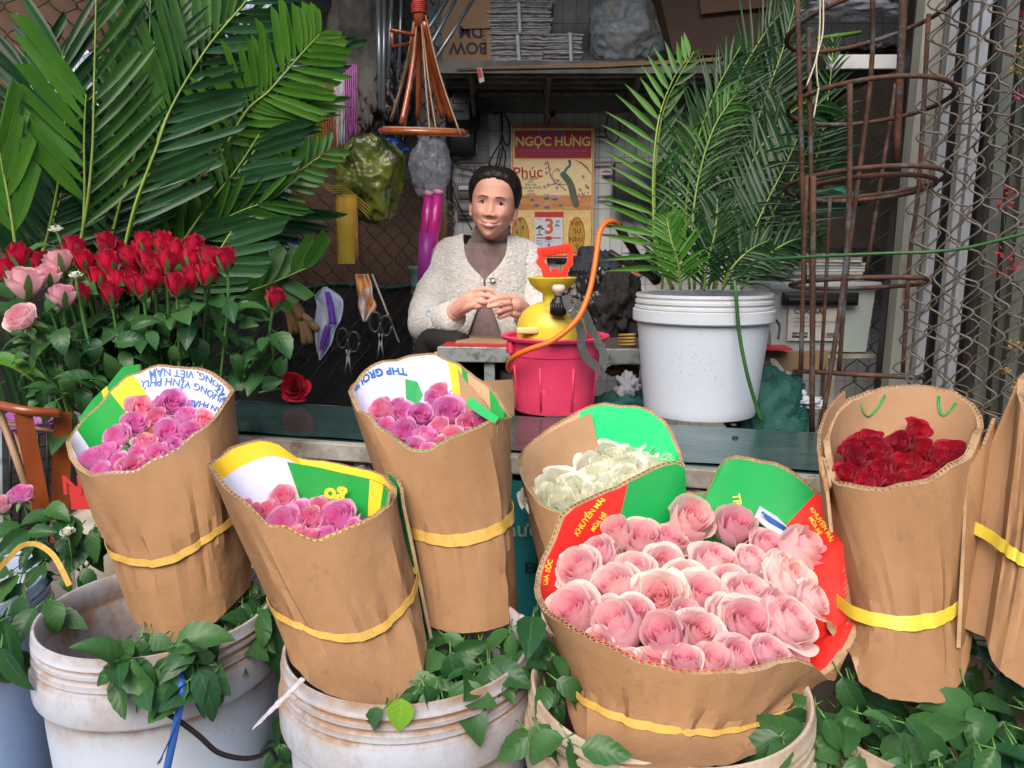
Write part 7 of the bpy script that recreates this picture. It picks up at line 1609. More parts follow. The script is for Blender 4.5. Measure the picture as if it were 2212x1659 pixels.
# squared paper sheets and yellow chrysanthemums behind the palms
def grid_paper_mat():
    m = bpy.data.materials.new('squared_paper'); m.use_nodes = True; nt = m.node_tree; p = nt.nodes['Principled BSDF']
    uvn = nt.nodes.new('ShaderNodeUVMap'); b = nt.nodes.new('ShaderNodeTexBrick'); b.offset = 0; nt.links.new(uvn.outputs[0], b.inputs[0])
    b.inputs['Scale'].default_value = 1; b.inputs['Brick Width'].default_value = .012; b.inputs['Row Height'].default_value = .012; b.inputs['Mortar Size'].default_value = .0006
    b.inputs['Color1'].default_value = b.inputs['Color2'].default_value = (.50, .56, .70, 1); b.inputs['Mortar'].default_value = (.06, .08, .22, 1)
    nt.links.new(b.outputs[0], p.inputs['Base Color']); p.inputs['Roughness'].default_value = .7; return m
m_gp = grid_paper_mat()
def sheet(corners, lab, n=8):
    a, b, c, d = [W(*p) for p in corners]; P = []; mb = MB()
    for i in range(n + 1): t = i / n; P.append([a.lerp(b, j / n).lerp(d.lerp(c, j / n), t) + Vector((0, .006 * math.sin(j * .9 + i * .5), 0)) for j in range(n + 1)])
    mb.grid(P); wl = (b - a).length; hl = (d - a).length
    for k in mb.uv: s, t = mb.uv[k]; mb.uv[k] = (s * wl, t * hl)
    tag(mb.build('squared_paper', m_gp), lab, 'paper', 'squared wrapping paper behind the palms')
sheet([(170, 90, 1.98), (230, 150, 1.98), (10, 370, 1.95), (0, 250, 1.95)], 'squared wrapping paper slanting at the far left behind the palm')
sheet([(110, 170, 1.93), (215, 100, 1.96), (225, 240, 1.96), (100, 215, 1.93)], 'squared wrapping paper behind the upright palm midrib')
sheet([(300, 0, 1.95), (470, -20, 2.0), (465, 75, 2.0), (330, 110, 1.95)], 'squared wrapping paper at the top behind the hanging blades')
sheet([(470, -10, 2.0), (600, -20, 2.0), (580, 90, 2.0), (480, 95, 2.0)], 'squared wrapping paper at the top, right of the bright midrib')
sheet([(500, 170, 1.98), (640, 120, 2.0), (625, 560, 2.0), (510, 260, 1.98)], 'tall squared wrapping paper behind the right hand palm blades')
sheet([(560, 500, 1.9), (618, 450, 1.9), (664, 560, 1.9), (645, 545, 1.9)], 'pointed squared paper corner sticking out under the palm')
sheet([(563, 505, 1.88), (600, 500, 1.88), (590, 600, 1.88), (585, 560, 1.88)], 'thin pointed squared paper strip under the palm')
m_yf = M('yellow_petals', (.72, .58, .02), .6, transl=.3, col2=(.66, .66, .10), ns=20); m_wf = M('daisy_petals', (.7, .7, .6), .6, transl=.3); m_gf = M('pale_green_petals', (.35, .45, .12), .6)
def puff(u, v, r, y, mat, lab, cat='flower', name='chrysanthemum', n=46, group='yellow flowers behind the palms'):
    c = W(u, v, y); rr = px(r, u, v, y); mb = MB()
    for i in range(n):
        z = 1 - 2 * (i + .5) / n; a = i * 2.4; q = math.sqrt(1 - z * z); d = Vector((q * math.cos(a), z * .9, q * math.sin(a)))
        if d.y > .5: continue
        leaf_into(mb, c + d * rr * .35, d + Vector((rnd(-.2, .2), 0, rnd(-.2, .2))), (0, -1, .2), rr * .75, rr * .20, -.5, .2, .5, 4, 2, 0)
    tag(mb.build(name, mat), lab, cat, group)
for (u, v, r, y, m, lab) in ((190, 215, 18, 1.92, m_yf, 'yellow flower showing right of the dark upright midrib'), (170, 255, 16, 1.9, m_yf, 'yellow flower low in the gap beside the upright midrib'), (78, 315, 17, 1.88, m_yf, 'yellow flower in the lower left gap between blades'), (45, 335, 20, 1.86, m_yf, 'large yellow flower at the lower left behind the palm'),
        (5, 420, 18, 1.86, m_yf, 'yellow flower cut by the left edge, above the red roses'), (30, 200, 12, 1.9, m_yf, 'small yellow flower at the left edge beside the squared paper'), (290, 155, 10, 1.9, m_gf, 'pale green flower above the daisy'), (270, 173, 9, 1.86, m_wf, 'white daisy in the middle of the palm cluster'),
        (405, 205, 12, 1.92, m_yf, 'yellow flower behind the midrib crossing'), (490, 170, 11, 1.92, m_gf, 'pale green flower cone at the right of the cluster'), (240, 200, 14, 1.9, m_gf, 'pale green bud cluster left of the daisy'), (185, 240, 14, 1.88, m_gf, 'greenish flower cluster beside the midrib'), (600, 185, 8, 1.9, rp_, 'small coral flower among the palm tips')):
    puff(u, v, r, y, m, lab)
# ---- right: slender palms in the tall white pail
K2 = 'slender palm leaves in the tall white pail'
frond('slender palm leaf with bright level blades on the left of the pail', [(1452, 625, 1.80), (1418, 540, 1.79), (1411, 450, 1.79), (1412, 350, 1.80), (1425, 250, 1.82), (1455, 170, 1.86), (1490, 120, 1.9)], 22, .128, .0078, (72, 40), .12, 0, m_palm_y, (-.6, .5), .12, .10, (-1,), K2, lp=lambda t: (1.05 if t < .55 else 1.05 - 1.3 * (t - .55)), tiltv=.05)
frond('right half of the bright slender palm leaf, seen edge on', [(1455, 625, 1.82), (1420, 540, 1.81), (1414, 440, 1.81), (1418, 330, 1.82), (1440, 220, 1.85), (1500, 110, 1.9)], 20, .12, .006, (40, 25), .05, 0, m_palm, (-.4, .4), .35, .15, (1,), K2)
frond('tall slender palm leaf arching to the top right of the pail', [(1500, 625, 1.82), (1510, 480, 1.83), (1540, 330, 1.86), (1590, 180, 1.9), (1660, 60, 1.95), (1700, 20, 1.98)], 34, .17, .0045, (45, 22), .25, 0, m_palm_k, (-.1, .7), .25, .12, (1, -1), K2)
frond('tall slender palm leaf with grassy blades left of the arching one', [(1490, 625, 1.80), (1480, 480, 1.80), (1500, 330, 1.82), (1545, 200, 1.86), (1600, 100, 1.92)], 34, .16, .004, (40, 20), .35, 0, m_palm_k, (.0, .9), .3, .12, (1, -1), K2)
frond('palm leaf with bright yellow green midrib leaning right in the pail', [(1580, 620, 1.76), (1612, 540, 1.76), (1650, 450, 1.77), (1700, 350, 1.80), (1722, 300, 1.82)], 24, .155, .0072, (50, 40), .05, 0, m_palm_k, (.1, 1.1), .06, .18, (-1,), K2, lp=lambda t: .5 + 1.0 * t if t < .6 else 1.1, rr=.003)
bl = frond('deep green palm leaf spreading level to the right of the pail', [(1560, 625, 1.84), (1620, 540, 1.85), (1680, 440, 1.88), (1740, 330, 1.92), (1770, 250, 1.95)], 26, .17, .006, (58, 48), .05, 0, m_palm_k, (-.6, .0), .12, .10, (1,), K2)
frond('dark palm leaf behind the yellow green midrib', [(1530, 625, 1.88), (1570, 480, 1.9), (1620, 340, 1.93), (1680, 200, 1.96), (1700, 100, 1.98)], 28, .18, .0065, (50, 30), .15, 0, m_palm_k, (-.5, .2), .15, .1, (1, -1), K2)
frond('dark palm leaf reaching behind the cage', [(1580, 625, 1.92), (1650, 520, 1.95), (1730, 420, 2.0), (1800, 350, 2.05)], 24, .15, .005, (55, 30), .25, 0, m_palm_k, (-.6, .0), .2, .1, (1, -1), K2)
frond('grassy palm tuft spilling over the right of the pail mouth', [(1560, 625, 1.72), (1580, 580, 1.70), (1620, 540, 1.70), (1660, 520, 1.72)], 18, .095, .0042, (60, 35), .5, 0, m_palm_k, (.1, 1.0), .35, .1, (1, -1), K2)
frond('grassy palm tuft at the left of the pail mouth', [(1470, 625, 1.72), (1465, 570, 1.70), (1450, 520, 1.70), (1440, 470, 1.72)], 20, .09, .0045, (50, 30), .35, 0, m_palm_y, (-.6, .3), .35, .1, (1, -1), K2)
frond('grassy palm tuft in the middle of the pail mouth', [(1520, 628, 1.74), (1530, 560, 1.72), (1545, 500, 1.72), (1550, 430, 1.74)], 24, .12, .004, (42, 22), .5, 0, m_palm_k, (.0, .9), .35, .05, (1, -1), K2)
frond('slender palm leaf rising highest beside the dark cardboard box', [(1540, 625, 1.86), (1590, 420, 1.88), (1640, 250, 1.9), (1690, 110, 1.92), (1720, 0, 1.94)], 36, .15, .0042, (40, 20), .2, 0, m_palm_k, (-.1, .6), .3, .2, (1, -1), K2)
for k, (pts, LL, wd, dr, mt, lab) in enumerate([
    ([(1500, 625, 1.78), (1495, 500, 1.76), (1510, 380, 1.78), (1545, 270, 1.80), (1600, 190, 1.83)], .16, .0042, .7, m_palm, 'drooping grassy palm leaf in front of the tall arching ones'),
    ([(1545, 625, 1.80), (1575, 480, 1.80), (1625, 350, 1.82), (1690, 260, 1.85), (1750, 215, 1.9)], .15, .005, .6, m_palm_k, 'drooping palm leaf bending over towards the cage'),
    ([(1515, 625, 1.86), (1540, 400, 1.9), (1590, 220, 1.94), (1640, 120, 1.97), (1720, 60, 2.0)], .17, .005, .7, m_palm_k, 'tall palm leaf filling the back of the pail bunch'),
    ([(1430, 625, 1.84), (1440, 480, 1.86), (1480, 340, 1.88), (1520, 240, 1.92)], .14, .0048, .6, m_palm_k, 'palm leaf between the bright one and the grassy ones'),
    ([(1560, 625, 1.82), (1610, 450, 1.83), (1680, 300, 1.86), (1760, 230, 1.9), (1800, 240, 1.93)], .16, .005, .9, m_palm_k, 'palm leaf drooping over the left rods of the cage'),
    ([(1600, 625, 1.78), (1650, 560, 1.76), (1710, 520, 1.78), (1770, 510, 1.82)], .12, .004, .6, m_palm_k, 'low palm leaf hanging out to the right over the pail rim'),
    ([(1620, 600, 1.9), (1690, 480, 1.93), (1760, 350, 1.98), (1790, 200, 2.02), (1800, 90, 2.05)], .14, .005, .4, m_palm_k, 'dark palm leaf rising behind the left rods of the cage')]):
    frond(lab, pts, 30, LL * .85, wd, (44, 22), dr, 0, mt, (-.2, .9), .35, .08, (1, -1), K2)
for k, (pts, LL, lab) in enumerate([([(230, 560, 1.66), (262, 430, 1.67), (300, 300, 1.68), (320, 150, 1.70), (325, 0, 1.72)], .17, 'long fine bladed palm leaf between the two front midribs'),
    ([(420, 560, 1.74), (500, 400, 1.76), (580, 290, 1.78), (660, 220, 1.8)], .11, 'fine bladed palm leaf reaching towards the ribbons'),
    ([(90, 560, 1.60), (120, 430, 1.62), (140, 280, 1.64), (135, 120, 1.66)], .15, 'fine bladed palm leaf at the left behind the squared paper'),
    ([(330, 600, 1.70), (420, 520, 1.72), (500, 465, 1.73), (580, 435, 1.75)], .11, 'fine bladed palm leaf lying low above the red roses'),
    ([(400, 300, 1.78), (430, 180, 1.80), (440, 60, 1.82), (440, -30, 1.84)], .15, 'fine bladed palm leaf hanging at the top of the cluster')]):
    frond(lab, pts, 24, LL, .0072, (50, 26), .12, .2, m_palm if k % 2 else m_palm_d, (-.2, 1.0), .25, .08, (1, -1), K, lp=lambda t: 1.0)
# stems: long one across the cage and a bent one over the pail
m_rush = M('deep_green_stem', (.018, .075, .018), .45, col2=(.03, .10, .025), ns=12)
tag(MB().tube(crom([W(1600, 600, 1.66), W(1630, 566, 1.62), W(1665, 560, 1.58), W(1800, 552, 1.50), (W(1920, 547, 1.45)), W(2010, 544, 1.42), W(2100, 533, 1.38), W(2230, 500, 1.33)], 6), [.0028] * 6 + [.0032] * 37, 8).build('long_stem', m_rush), 'long smooth green stem lying across the cage to the right edge', 'stem')
tag(MB().tube(crom([W(1586, 606, 1.64), W(1590, 640, 1.63), W(1597, 720, 1.63), W(1612, 800, 1.62), W(1630, 865, 1.62), W(1645, 909, 1.62)], 5), .0042, 8).build('cut_stem', m_rush), 'cut green stem hanging down in front of the tall white pail', 'stem')
# ================================================================ the woman
def skin_mat():
    m = bpy.data.materials.new('skin'); m.use_nodes = True; nt = m.node_tree; p = nt.nodes['Principled BSDF']
    c = _mix(nt, _ramp(nt, _noise(nt, 25, 3), .35, .7), (.72, .385, .30), (.66, .34, .26))
    tc = nt.nodes.new('ShaderNodeTexCoord')
    def blob(x, z, sx, sz, col, amt, c):
        mp = nt.nodes.new('ShaderNodeMapping'); mp.inputs['Location'].default_value = (-x / sx, 0, -z / sz); mp.inputs['Scale'].default_value = (1 / sx, 0, 1 / sz)
        nt.links.new(tc.outputs['Object'], mp.inputs[0]); g = nt.nodes.new('ShaderNodeTexGradient'); g.gradient_type = 'SPHERICAL'; nt.links.new(mp.outputs[0], g.inputs[0])
        return _mix(nt, _math(nt, 'MULTIPLY', g.outputs['Fac'], amt), c, col)
    for x in (-.036, .036): c = blob(x, -.032, .03, .026, (.66, .26, .20), .4, c)
    c = blob(0, -.034, .018, .014, (.44, .14, .10), .4, c)
    nt.links.new(c, p.inputs['Base Color']); p.inputs['Roughness'].default_value = .5; p.inputs['Specular IOR Level'].default_value = .45
    p.inputs['Subsurface Weight'].default_value = .12; p.inputs['Subsurface Radius'].default_value = (.01, .004, .002)
    return m
m_skin = skin_mat(); m_hair = M('black_hair', (.008, .006, .006), .55, bump=.18, bs=160, bstretch=(1, .25, .6))
WH = W(1067, 438, 2.33)
HM = Matrix.Translation(WH) @ Matrix.Rotation(R(6.5), 4, 'Y') @ Matrix.Rotation(R(-4), 4, 'Z') @ Matrix.Rotation(R(3), 4, 'X'); HI = HM.inverted()
HSC = 1.0
def itp(tab, z):
    tab = sorted(tab)
    if z <= tab[0][0]: return tab[0][1]
    for (a, b), (c, d) in zip(tab, tab[1:]):
        if z <= c: t = (z - a) / (c - a); t = t * t * (3 - 2 * t) if False else t; return b + (d - b) * t
    return tab[-1][1]
HA = [(.098, .001), (.095, .022), (.086, .040), (.072, .053), (.05, .0625), (.02, .0655), (-.01, .064), (-.035, .0620), (-.055, .0555), (-.072, .0450), (-.086, .0335), (-.098, .0210), (-.105, .012), (-.108, .001)]
HF = [(.098, .001), (.095, .028), (.086, .050), (.072, .064), (.05, .076), (.02, .081), (-.01, .080), (-.035, .082), (-.06, .083), (-.08, .080), (-.095, .072), (-.104, .050), (-.108, .004)]
HB = [(.098, .001), (.094, .03), (.08, .06), (.05, .083), (.01, .09), (-.03, .082), (-.06, .06), (-.09, .025), (-.108, .001)]
def gs(d, s): return math.exp(-(d / s) ** 2)
def head_pt(z, ph, off=0.0, feat=True):
    a = itp(HA, z) + off; f = itp(HF, z) + off; b = itp(HB, z) + off
    s, c = math.sin(ph), math.cos(ph)                    # ph 0 = face front
    x = a * math.copysign(abs(s) ** .92, s); y = -f * math.copysign(abs(c) ** .88, c) if c > 0 else b * abs(c) ** .9
    if feat and c > 0:
        ax = abs(x); d = 0
        t = max(0, min(1, (.006 - z) / .040)); bridge = (.003 + .0145 * t ** 1.3) * (1 if z > -.036 else gs(z + .036, .0055)) * (1 if z < .006 else gs(z - .006, .012)); d += bridge * gs(x, .0068 + .0050 * t)
        d += .0110 * gs(ax - .0140, .0062) * gs(z + .0365, .0062)
        d -= .0085 * gs(ax - .0245, .015) * gs(z + .002, .0105)
        d += .0030 * gs(ax - .024, .016) * gs(z - .015, .006)
        d += .0085 * gs(ax - .037, .014) * gs(z + .031, .014)
        lipz = 8.5 * x * x if abs(x) < .032 else .0087
        d += .0052 * gs(x, .021) * gs(z + .0565 - lipz, .0042) + .0058 * gs(x, .018) * gs(z + .0680 - lipz, .0045)
        d -= .0065 * gs(x, .022) * gs(z + .0622 - lipz, .0032)
        d -= .0030 * gs(ax - .0285, .005) * gs(z + .053, .006)
        fx = .0175 + (-.038 - z) * .55; 
        if -.066 < z < -.030: d -= .0012 * gs(ax - fx, .0028)
        d += .0055 * gs(x, .015) * gs(z + .094, .012) - .002 * gs(x, .014) * gs(z + .080, .005)
        y -= d
    return Vector((x, y, z))
zs_ = [.098 - .206 * (i / 110) for i in range(111)]
mb = MB(); mb.grid([[head_pt(z, 2 * PI * j / 120) for j in range(120)] for z in zs_], cu=True, uv=False)
n0 = len(mb.v)
for sx in (-1, 1): mb.ball((sx * .0665, .006, -.022), (.007, .012, .021), 10); mb.ball((sx * .0655, .002, -.040), (.005, .007, .008), 8)
def L(u, v, y): return HI @ W(u, v, y)
def btube(pts, rs, n=14): mb.tube(crom([L(*p) for p in pts], 3), [itp([(i * 3, r) for i, r in enumerate(rs)], k) for k in range((len(rs) - 1) * 3 + 1)], n)
btube([(1068, 480, 2.36), (1064, 520, 2.38), (1058, 555, 2.40)], [.046, .046, .046])
btube([(1055, 535, 2.41), (1050, 590, 2.42), (1047, 650, 2.42), (1045, 720, 2.44), (1045, 790, 2.45)], [.055, .100, .10, .095, .12], 20)
btube([(1045, 575, 2.41), (1000, 566, 2.41), (960, 566, 2.41)], [.042, .045, .042]); btube([(1055, 575, 2.41), (1105, 566, 2.41), (1142, 566, 2.41)], [.042, .045, .042])
btube([(958, 566, 2.41), (938, 630, 2.38), (922, 692, 2.31)], [.042, .038, .034]); btube([(922, 692, 2.31), (955, 686, 2.24), (985, 672, 2.17)], [.034, .030, .0235])
btube([(1142, 566, 2.41), (1158, 630, 2.38), (1172, 700, 2.31)], [.042, .038, .034]); btube([(1172, 700, 2.31), (1155, 690, 2.24), (1134, 674, 2.17)], [.034, .030, .0235])
for s in (-1, 1): btube([(1045 + s * 45, 790, 2.45), (1045 + s * 75, 800, 2.25), (1045 + s * 85, 800, 2.12)], [.08, .07, .055]); btube([(1045 + s * 85, 800, 2.12), (1045 + s * 80, 1000, 2.16), (1045 + s * 80, 1130, 2.2)], [.052, .045, .035]); btube([(1045 + s * 80, 1130, 2.2), (1045 + s * 82, 1150, 2.1)], [.035, .025])
# her right hand (left in the photo)
btube([(984, 672, 2.17), (1002, 658, 2.15), (1018, 646, 2.135), (1028, 640, 2.13)], [.0225, .025, .024, .017])
btube([(1005, 648, 2.145), (1020, 636, 2.13), (1030, 632, 2.125)], [.016, .0135, .010])
btube([(1006, 664, 2.14), (1014, 662, 2.13), (1022, 660, 2.125)], [.017, .013, .009])
FR_ = .0072
for pts in ([(1024, 631, 2.125), (1046, 624, 2.105), (1058, 626, 2.10), (1068, 632, 2.10)], [(1024, 641, 2.12), (1048, 638, 2.095), (1060, 640, 2.09), (1069, 643, 2.09)], [(1020, 652, 2.12), (1036, 651, 2.095), (1046, 654, 2.095), (1050, 656, 2.10)], [(1016, 661, 2.125), (1030, 662, 2.10), (1040, 660, 2.10), (1043, 659, 2.105)]):
    btube(pts, [.0090, .0080, .0070, .0056], 10)
btube([(1002, 668, 2.14), (1022, 660, 2.105), (1042, 650, 2.10), (1056, 646, 2.105)], [.012, .0095, .0085, .0065], 10)
# her left hand
btube([(1135, 673, 2.17), (1122, 664, 2.15), (1110, 659, 2.13), (1100, 658, 2.12)], [.0225, .025, .024, .018])
btube([(1120, 650, 2.14), (1108, 645, 2.125), (1098, 644, 2.115)], [.014, .012, .009]); btube([(1122, 678, 2.14), (1112, 678, 2.125), (1104, 676, 2.115)], [.014, .012, .009])
for pts in ([(1100, 644, 2.11), (1076, 645, 2.085), (1062, 649, 2.08), (1051, 653, 2.08)], [(1102, 655, 2.105), (1078, 658, 2.075), (1064, 661, 2.07), (1053, 663, 2.075)], [(1102, 666, 2.105), (1084, 671, 2.08), (1074, 674, 2.08), (1067, 675, 2.085)], [(1102, 675, 2.11), (1090, 681, 2.09), (1082, 683, 2.09), (1076, 684, 2.095)]):
    btube(pts, [.0090, .0080, .0072, .0056], 10)
btube([(1116, 652, 2.15), (1096, 644, 2.125), (1078, 641, 2.11), (1066, 641, 2.105)], [.012, .0095, .0085, .0065], 10)
wm = mb.build('person', m_skin); wm.matrix_basis = HM
tag(wm, 'smiling woman in white woolly jacket and mauve turtleneck sitting behind the desk', 'person')
md = wm.modifiers.new('one_skin', 'REMESH'); md.mode = 'VOXEL'; md.voxel_size = .0019; md.use_smooth_shade = True
md = wm.modifiers.new('soften', 'SMOOTH'); md.factor = .5; md.iterations = 2
def wpart(mb, name, mat, **k):
    o = mb.build(name, mat, **k); o.parent = wm; return o
# face details (head-local)
m_eyew = M('eye_white', (.55, .48, .45), .3); m_iris = M('dark_iris', (.018, .009, .006), .15); m_brow = M('brow_hair', (.035, .018, .016), .8)
for s in (-1, 1):
    ex, ez = s * .0248, -.003
    y0 = head_pt(ez, math.asin(min(1, abs(ex) / .065))).y + .0005
    mb = MB(); mb.ball((ex, y0 + .0085, ez), (.0118, .0110, .0086), 12); wpart(mb, 'eyeball', m_eyew)
    mb = MB(); mb.ball((ex + .0004, y0 - .0006, ez + .0003), (.0056, .0026, .0056), 10); wpart(mb, 'iris', m_iris)
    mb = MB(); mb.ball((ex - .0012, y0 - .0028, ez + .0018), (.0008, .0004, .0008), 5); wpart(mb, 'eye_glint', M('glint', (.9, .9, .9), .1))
    # lids
    for up, nm in ((1, 'upper_lid'), (-1, 'lower_lid')):
        P = []
        for j in range(13):
            t = j / 12 * 2 - 1; xx = ex + t * .0130; arch = (1 - t * t); row = []
            zo = ez + (.0054 if up > 0 else -.0044) * arch + (-.0008 * t * s); zo2 = ez + (.0100 if up > 0 else -.0090) * (.5 + .5 * arch)
            for q in range(5):
                tt = q / 4; z_ = lerp(zo, zo2, tt); yy = lerp(y0 - .0016 * arch - .0004, head_pt(z_, math.asin(min(.99, abs(xx) / .0655))).y + .0004, tt ** 1.5); row.append(Vector((xx, yy - .0012 * math.sin(tt * PI) * arch, z_)))
            P.append(row)
        wpart(MB().grid(P), nm, m_skin)
    pts = [Vector((ex + t * .0132, y0 - .0020 - .0010 * (1 - t * t), ez + .0056 * (1 - t * t) - .0006 * t * s)) for t in [k / 6 - 1 for k in range(13)]]
    wpart(MB().tube(pts, [.0005 + .0009 * math.sin(PI * k / 12) for k in range(13)], 5), 'lashes', m_iris)
    pts = []; rs_ = []
    for k in range(11):
        t = k / 10; xx = s * lerp(.0105, .0400, t); zz_ = .0125 + .0048 * math.sin(t * PI * .85) - .0045 * t * t; yy = head_pt(zz_, math.asin(min(.99, abs(xx) / .0655))).y
        pts.append(Vector((xx, yy - .0002, zz_))); rs_.append(.0005 + .0019 * math.sin(PI * min(1, t * .8 + .12)) ** .8)
    wpart(MB().tube(pts, rs_, 6, flat=.6), 'eyebrow', m_brow)
    wpart(MB().ball((s * .0052, head_pt(-.0405, .08).y + .001, -.0425), (.0026, .003, .0013), 6), 'nostril', M('nostril_dark', (.08, .02, .015), .8))
m_lip = M('lips', (.58, .17, .17), .4)
def lipz(x): return 8.5 * x * x
def liprow(zc, th, n=17, w=.0245):
    P = []
    for k in range(n):
        t = k / (n - 1) * 2 - 1; x = t * w; z = zc + lipz(x) * (1 if zc > -.06 else 1.35) + (0 if zc < -.06 else -.0007 * gs(t, .18)); yy = head_pt(z, math.asin(min(.99, abs(x) / .056))).y; P.append((Vector((x, yy - .0006, z)), th * (1 - abs(t) ** 2.2) ** .7 + .0003))
    return P
for nm, zc, th in (('upper_lip', -.0588, .0021), ('lower_lip', -.0678, .0031)):
    q = liprow(zc, th); wpart(MB().tube([a for a, b in q], [b for a, b in q], 8), nm, m_lip)
P = []
for k in range(15):
    t = k / 14 * 2 - 1; x = t * .0185; yy = head_pt(-.0575, math.asin(min(.99, abs(x) / .056))).y + .0015
    P.append([Vector((x, yy - .0010, -.0596 + lipz(x))), Vector((x, yy - .0008, -.0598 + lipz(x) - .0052 * (1 - t * t) ** .5 - .0003))])
wpart(MB().grid(P), 'teeth', M('teeth', (.85, .80, .74), .25))
# hair: cap swept back, low knot
def hair_low(ph):
    q = abs((ph + PI) % (2 * PI) - PI)          # 0 front .. pi back
    return itp([(0, .0690), (.3, .0675), (.6, .0615), (.8, .0520), (1.0, .036), (1.15, .018), (1.3, .002), (1.45, -.008), (1.7, -.012), (2.0, -.045), (PI, -.075)], q)
P = []
for i in range(30):
    t = i / 29; row = []
    for j in range(96):
        ph = 2 * PI * j / 96; zl = hair_low(ph); z = lerp(.0975, zl, t ** .9); q = abs((ph + PI) % (2 * PI) - PI)
        off = .0100 * min(1, (1 - t) * 2.2 + .04) ** .8 + .003 * noise.noise(Vector((ph * 7, t * 1.2, 3))) * min(1, (1 - t) * 4) + (.004 if q > 1.2 else 0)
        p = head_pt(z, ph, off, feat=False); p.z += off * .6 * max(0, (z - .04) / .06); row.append(p)
    P.append(row)
mb = MB().grid(P, cu=True); mb.ball((.0, .105, .0), (.034, .028, .030), 12)
hair = wpart(mb, 'hair', m_hair)
mb = MB()
for k in range(150):
    s = random.choice((-1, 1)); ph = s * rnd(.02, 1.42); z = hair_low(ph); dz = .030 * math.cos(ph); pts_ = []
    for q in range(5): t = q / 4; pts_.append(head_pt(min(.096, z - .003 + dz * t + .006 * t), ph + s * (.04 + .42 * t * (1.2 - math.cos(ph) * .5)), .0005 + .0115 * t ** .6, False))
    mb.tube(pts_, [.0005, .0011, .0012, .001, .0006], 4)
wpart(mb, 'hair_strands', m_hair)
# clothes (built in world, hung on the person)
def wear(mb, name, mat, solid=0, **k):
    mb.v = [HI @ v for v in mb.v]; o = mb.build(name, mat, **k); o.parent = wm
    if solid: q = o.modifiers.new('thick', 'SOLIDIFY'); q.thickness = solid; q.offset = 0
    return o
m_tn = M('mauve_knit', (.24, .165, .165), .9, col2=(.18, .12, .12), ns=30, sheen=.3, bump=.5, bs=260, bstretch=(1, 1, .05))
m_jk = M('white_boucle', (.78, .76, .73), .95, col2=(.62, .60, .58), ns=110, sheen=.5, bump=1.0, bs=130)
m_tr = M('black_trousers', (.012, .011, .012), .8)
def ell_rows(spec, n=64, gap=None, twist=0):
    P = []
    for (u, v, y, a, b) in spec:
        c = W(u, v, y); P.append([c + Vector((a * math.sin(2 * PI * j / n), -b * math.cos(2 * PI * j / n), 0)) for j in range(n)])
    return P
# turtleneck: folded collar and body
spec = []
for (v, a) in ((492, .049), (490, .053), (494, .0565), (499, .0575), (503, .0545), (506, .0575), (511, .0610), (514, .0570), (518, .0600), (521, .0640), (524, .0650), (526, .068), (529, .076), (533, .086), (539, .094), (548, .100), (560, .106)):
    spec.append((1063 - max(0, v - 500) * .22, v, 2.385, a, min(a * .95, .080)))
for (v, a, b) in ((600, .118, .106), (650, .112, .112), (700, .110, .112), (722, .112, .115)): spec.append((1054, v, 2.405, a, b))
P = ell_rows(spec)
for r in P[:11]:
    for j in range(64): a_ = 2 * PI * j / 64; r[j].z -= .030 * max(0, math.cos(a_)) ** 1.5 - .006
    for j in range(64): r[j] += Vector((0, 0, .0022 * math.sin(j * .45 + len(r))))
wear(MB().grid(P, cu=True), 'turtleneck', m_tn)
# jacket body with an open front
rows_ = [(506, .068, .062, .0675), (509, .083, .070, .067), (514, .104, .078, .066), (520, .122, .085, .0655), (528, .138, .092, .064), (538, .148, .098, .0625), (552, .152, .104, .058), (566, .153, .110, .049), (580, .153, .116, .033), (592, .153, .120, .014), (600, .153, .122, .004), (610, .153, .124, .0025), (628, .152, .124, .005), (650, .150, .124, .014), (672, .150, .125, .028), (695, .152, .127, .040), (720, .158, .130, .052), (742, .165, .132, .06)]
P = []
N = 80
for k, (v, a, b, g) in enumerate(rows_):
    c = W(1050, v, 2.41); g0 = math.asin(min(.97, g / a)) if k else 1.35
    g0 = math.asin(min(.985, g / a)); row = []
    for j in range(N + 1):
        ph = lerp(g0, 2 * PI - g0, j / N); sag = 0
        if v < 545: sag = -.055 * (abs(math.sin(ph)) ** 6) * (1 - (v - 506) / 45) * 0
        p = c + Vector((a * math.sin(ph) * -1, -b * math.cos(ph), sag)); p += Vector((0, 0, 0)) + (p - c).normalized() * (.004 * noise.noise(Vector((ph * 3, v * .03, 1))) + .002 * noise.noise(Vector((ph * 9, v * .12, 5)))); row.append(p)
    P.append(row)
jk = wear(MB().grid(P), 'jacket', m_jk, .007)
def sleeve(pts, rs, cuff):
    c = crom([W(*p) for p in pts], 6); n = len(c); mb = MB(); rr = [itp([(i * 6, r) for i, r in enumerate(rs)], k) * (1 + .035 * math.sin(k * 1.1) + .02 * math.sin(k * 2.7)) for k in range(n)]
    mb.tube(c, rr, 28, cap=False)
    d = (c[-1] - c[-3]).normalized(); e = c[-1]
    mb.tube([e - d * .055, e - d * .052, e - d * .01, e + d * .004, e + d * .002, e - d * .02], [rr[-1] * 1.06, rr[-1] * 1.13, rr[-1] * 1.12, rr[-1] * 1.08, rr[-1] * .96, rr[-1] * .90], 28, cap=False)
    for i, p in enumerate(mb.v): mb.v[i] = p + Vector((noise.noise(p * 22), noise.noise(p * 22 + Vector((5, 0, 0))), noise.noise(p * 22 + Vector((0, 9, 0))))) * .0045
    return wear(mb, 'sleeve', m_jk, .004)
sleeve([(985, 548, 2.41), (958, 563, 2.40), (938, 625, 2.375), (922, 672, 2.34), (922, 700, 2.29), (950, 696, 2.23), (977, 682, 2.18)], [.050, .055, .054, .053, .053, .046, .036], True)
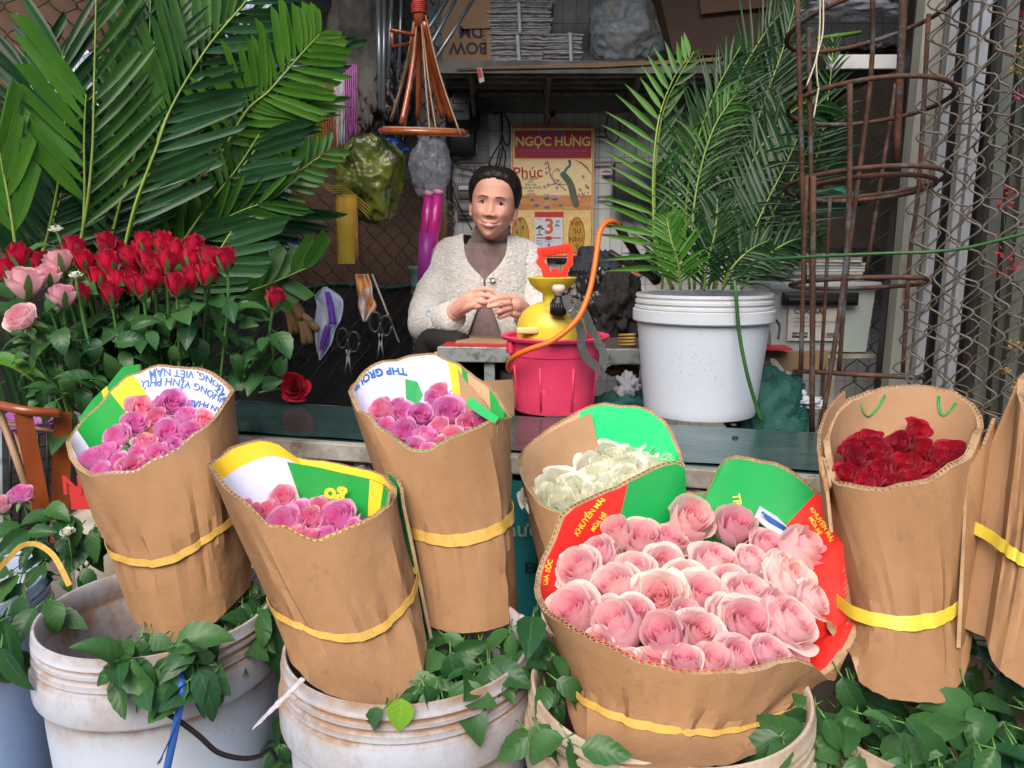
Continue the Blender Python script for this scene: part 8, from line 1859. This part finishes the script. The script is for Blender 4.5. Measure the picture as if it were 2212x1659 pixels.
sleeve([(1115, 548, 2.41), (1140, 563, 2.40), (1156, 625, 2.375), (1168, 672, 2.34), (1170, 702, 2.29), (1158, 700, 2.23), (1142, 686, 2.18)], [.050, .053, .052, .052, .051, .045, .036], True)
# buttons, ring
fr_ = frame(Vector((0, -1, .1)))
def button(u, v, y, r, mat, name='button', tiltx=0):
    mb = MB().lathe([(.001, .004), (r * .55, .0035), (r * .6, .005), (r, .004), (r, 0)], W(u, v, y), 20, mat=frame(Vector((tiltx, -1, .15))).to_3x3()); return wear(mb, name, mat)
button(1064, 604, 2.278, .0085, M('steel_button', (.45, .43, .42), .3, metal=.9))
button(929, 676, 2.198, .0105, M('blue_white_button', (.50, .58, .68), .35), tiltx=-.5)
rp = [W(1084, 661, 2.073) + Vector((.0018 * 0, math.cos(a) * .0083, math.sin(a) * .0083)) for a in [2 * PI * k / 20 for k in range(21)]]
wear(MB().tube(rp, .0011, 6), 'gold_ring', M('gold_metal', (.7, .45, .15), .25, metal=1))
# trousers
mb = MB()
for s in (-1, 1):
    mb.tube(crom([W(1045 + s * 30, 775, 2.45), W(1045 + s * 62, 790, 2.27), W(1045 + s * 80, 812, 2.12)], 5), [.105, .102, .098, .092, .086, .080, .075, .070, .066, .062, .058], 20); mb.tube(crom([W(1045 + s * 88, 800, 2.10), W(1045 + s * 82, 980, 2.15), W(1045 + s * 80, 1120, 2.2)], 4), [.068, .066, .064, .062, .06, .06, .058, .056, .055], 16)
mb.tube([W(1048, 712, 2.42), W(1046, 750, 2.43), W(1045, 790, 2.45)], [.118, .125, .13], 24)
wear(mb, 'trousers', m_tr)
mb = MB().tube(crom([W(905, 770, 2.2), W(925, 735, 2.2), W(960, 735, 2.18), W(1000, 748, 2.15)], 5), [.012, .018, .022, .026, .028, .030, .032, .033, .034, .035, .036, .036, .036, .036, .036, .036], 16); wear(mb, 'trouser_knee', m_tr)
MB_ = MB().box(W(1045, 870, 2.45), (.30, .28, .03)); st2 = empty('stool', W(1045, 1000, 2.45), 'low stool under the seated woman, behind the desk', 'stool'); MB_.build('seat', m_dkbox, st2)
for a in (-1, 1):
    for b in (-1, 1): q = W(1045, 870, 2.45) + Vector((a * .12, b * .11, 0)); MB().tube([(q.x, q.y, 0), (q.x, q.y, q.z - .016)], .012, 8).build('leg', m_dkbox, st2)
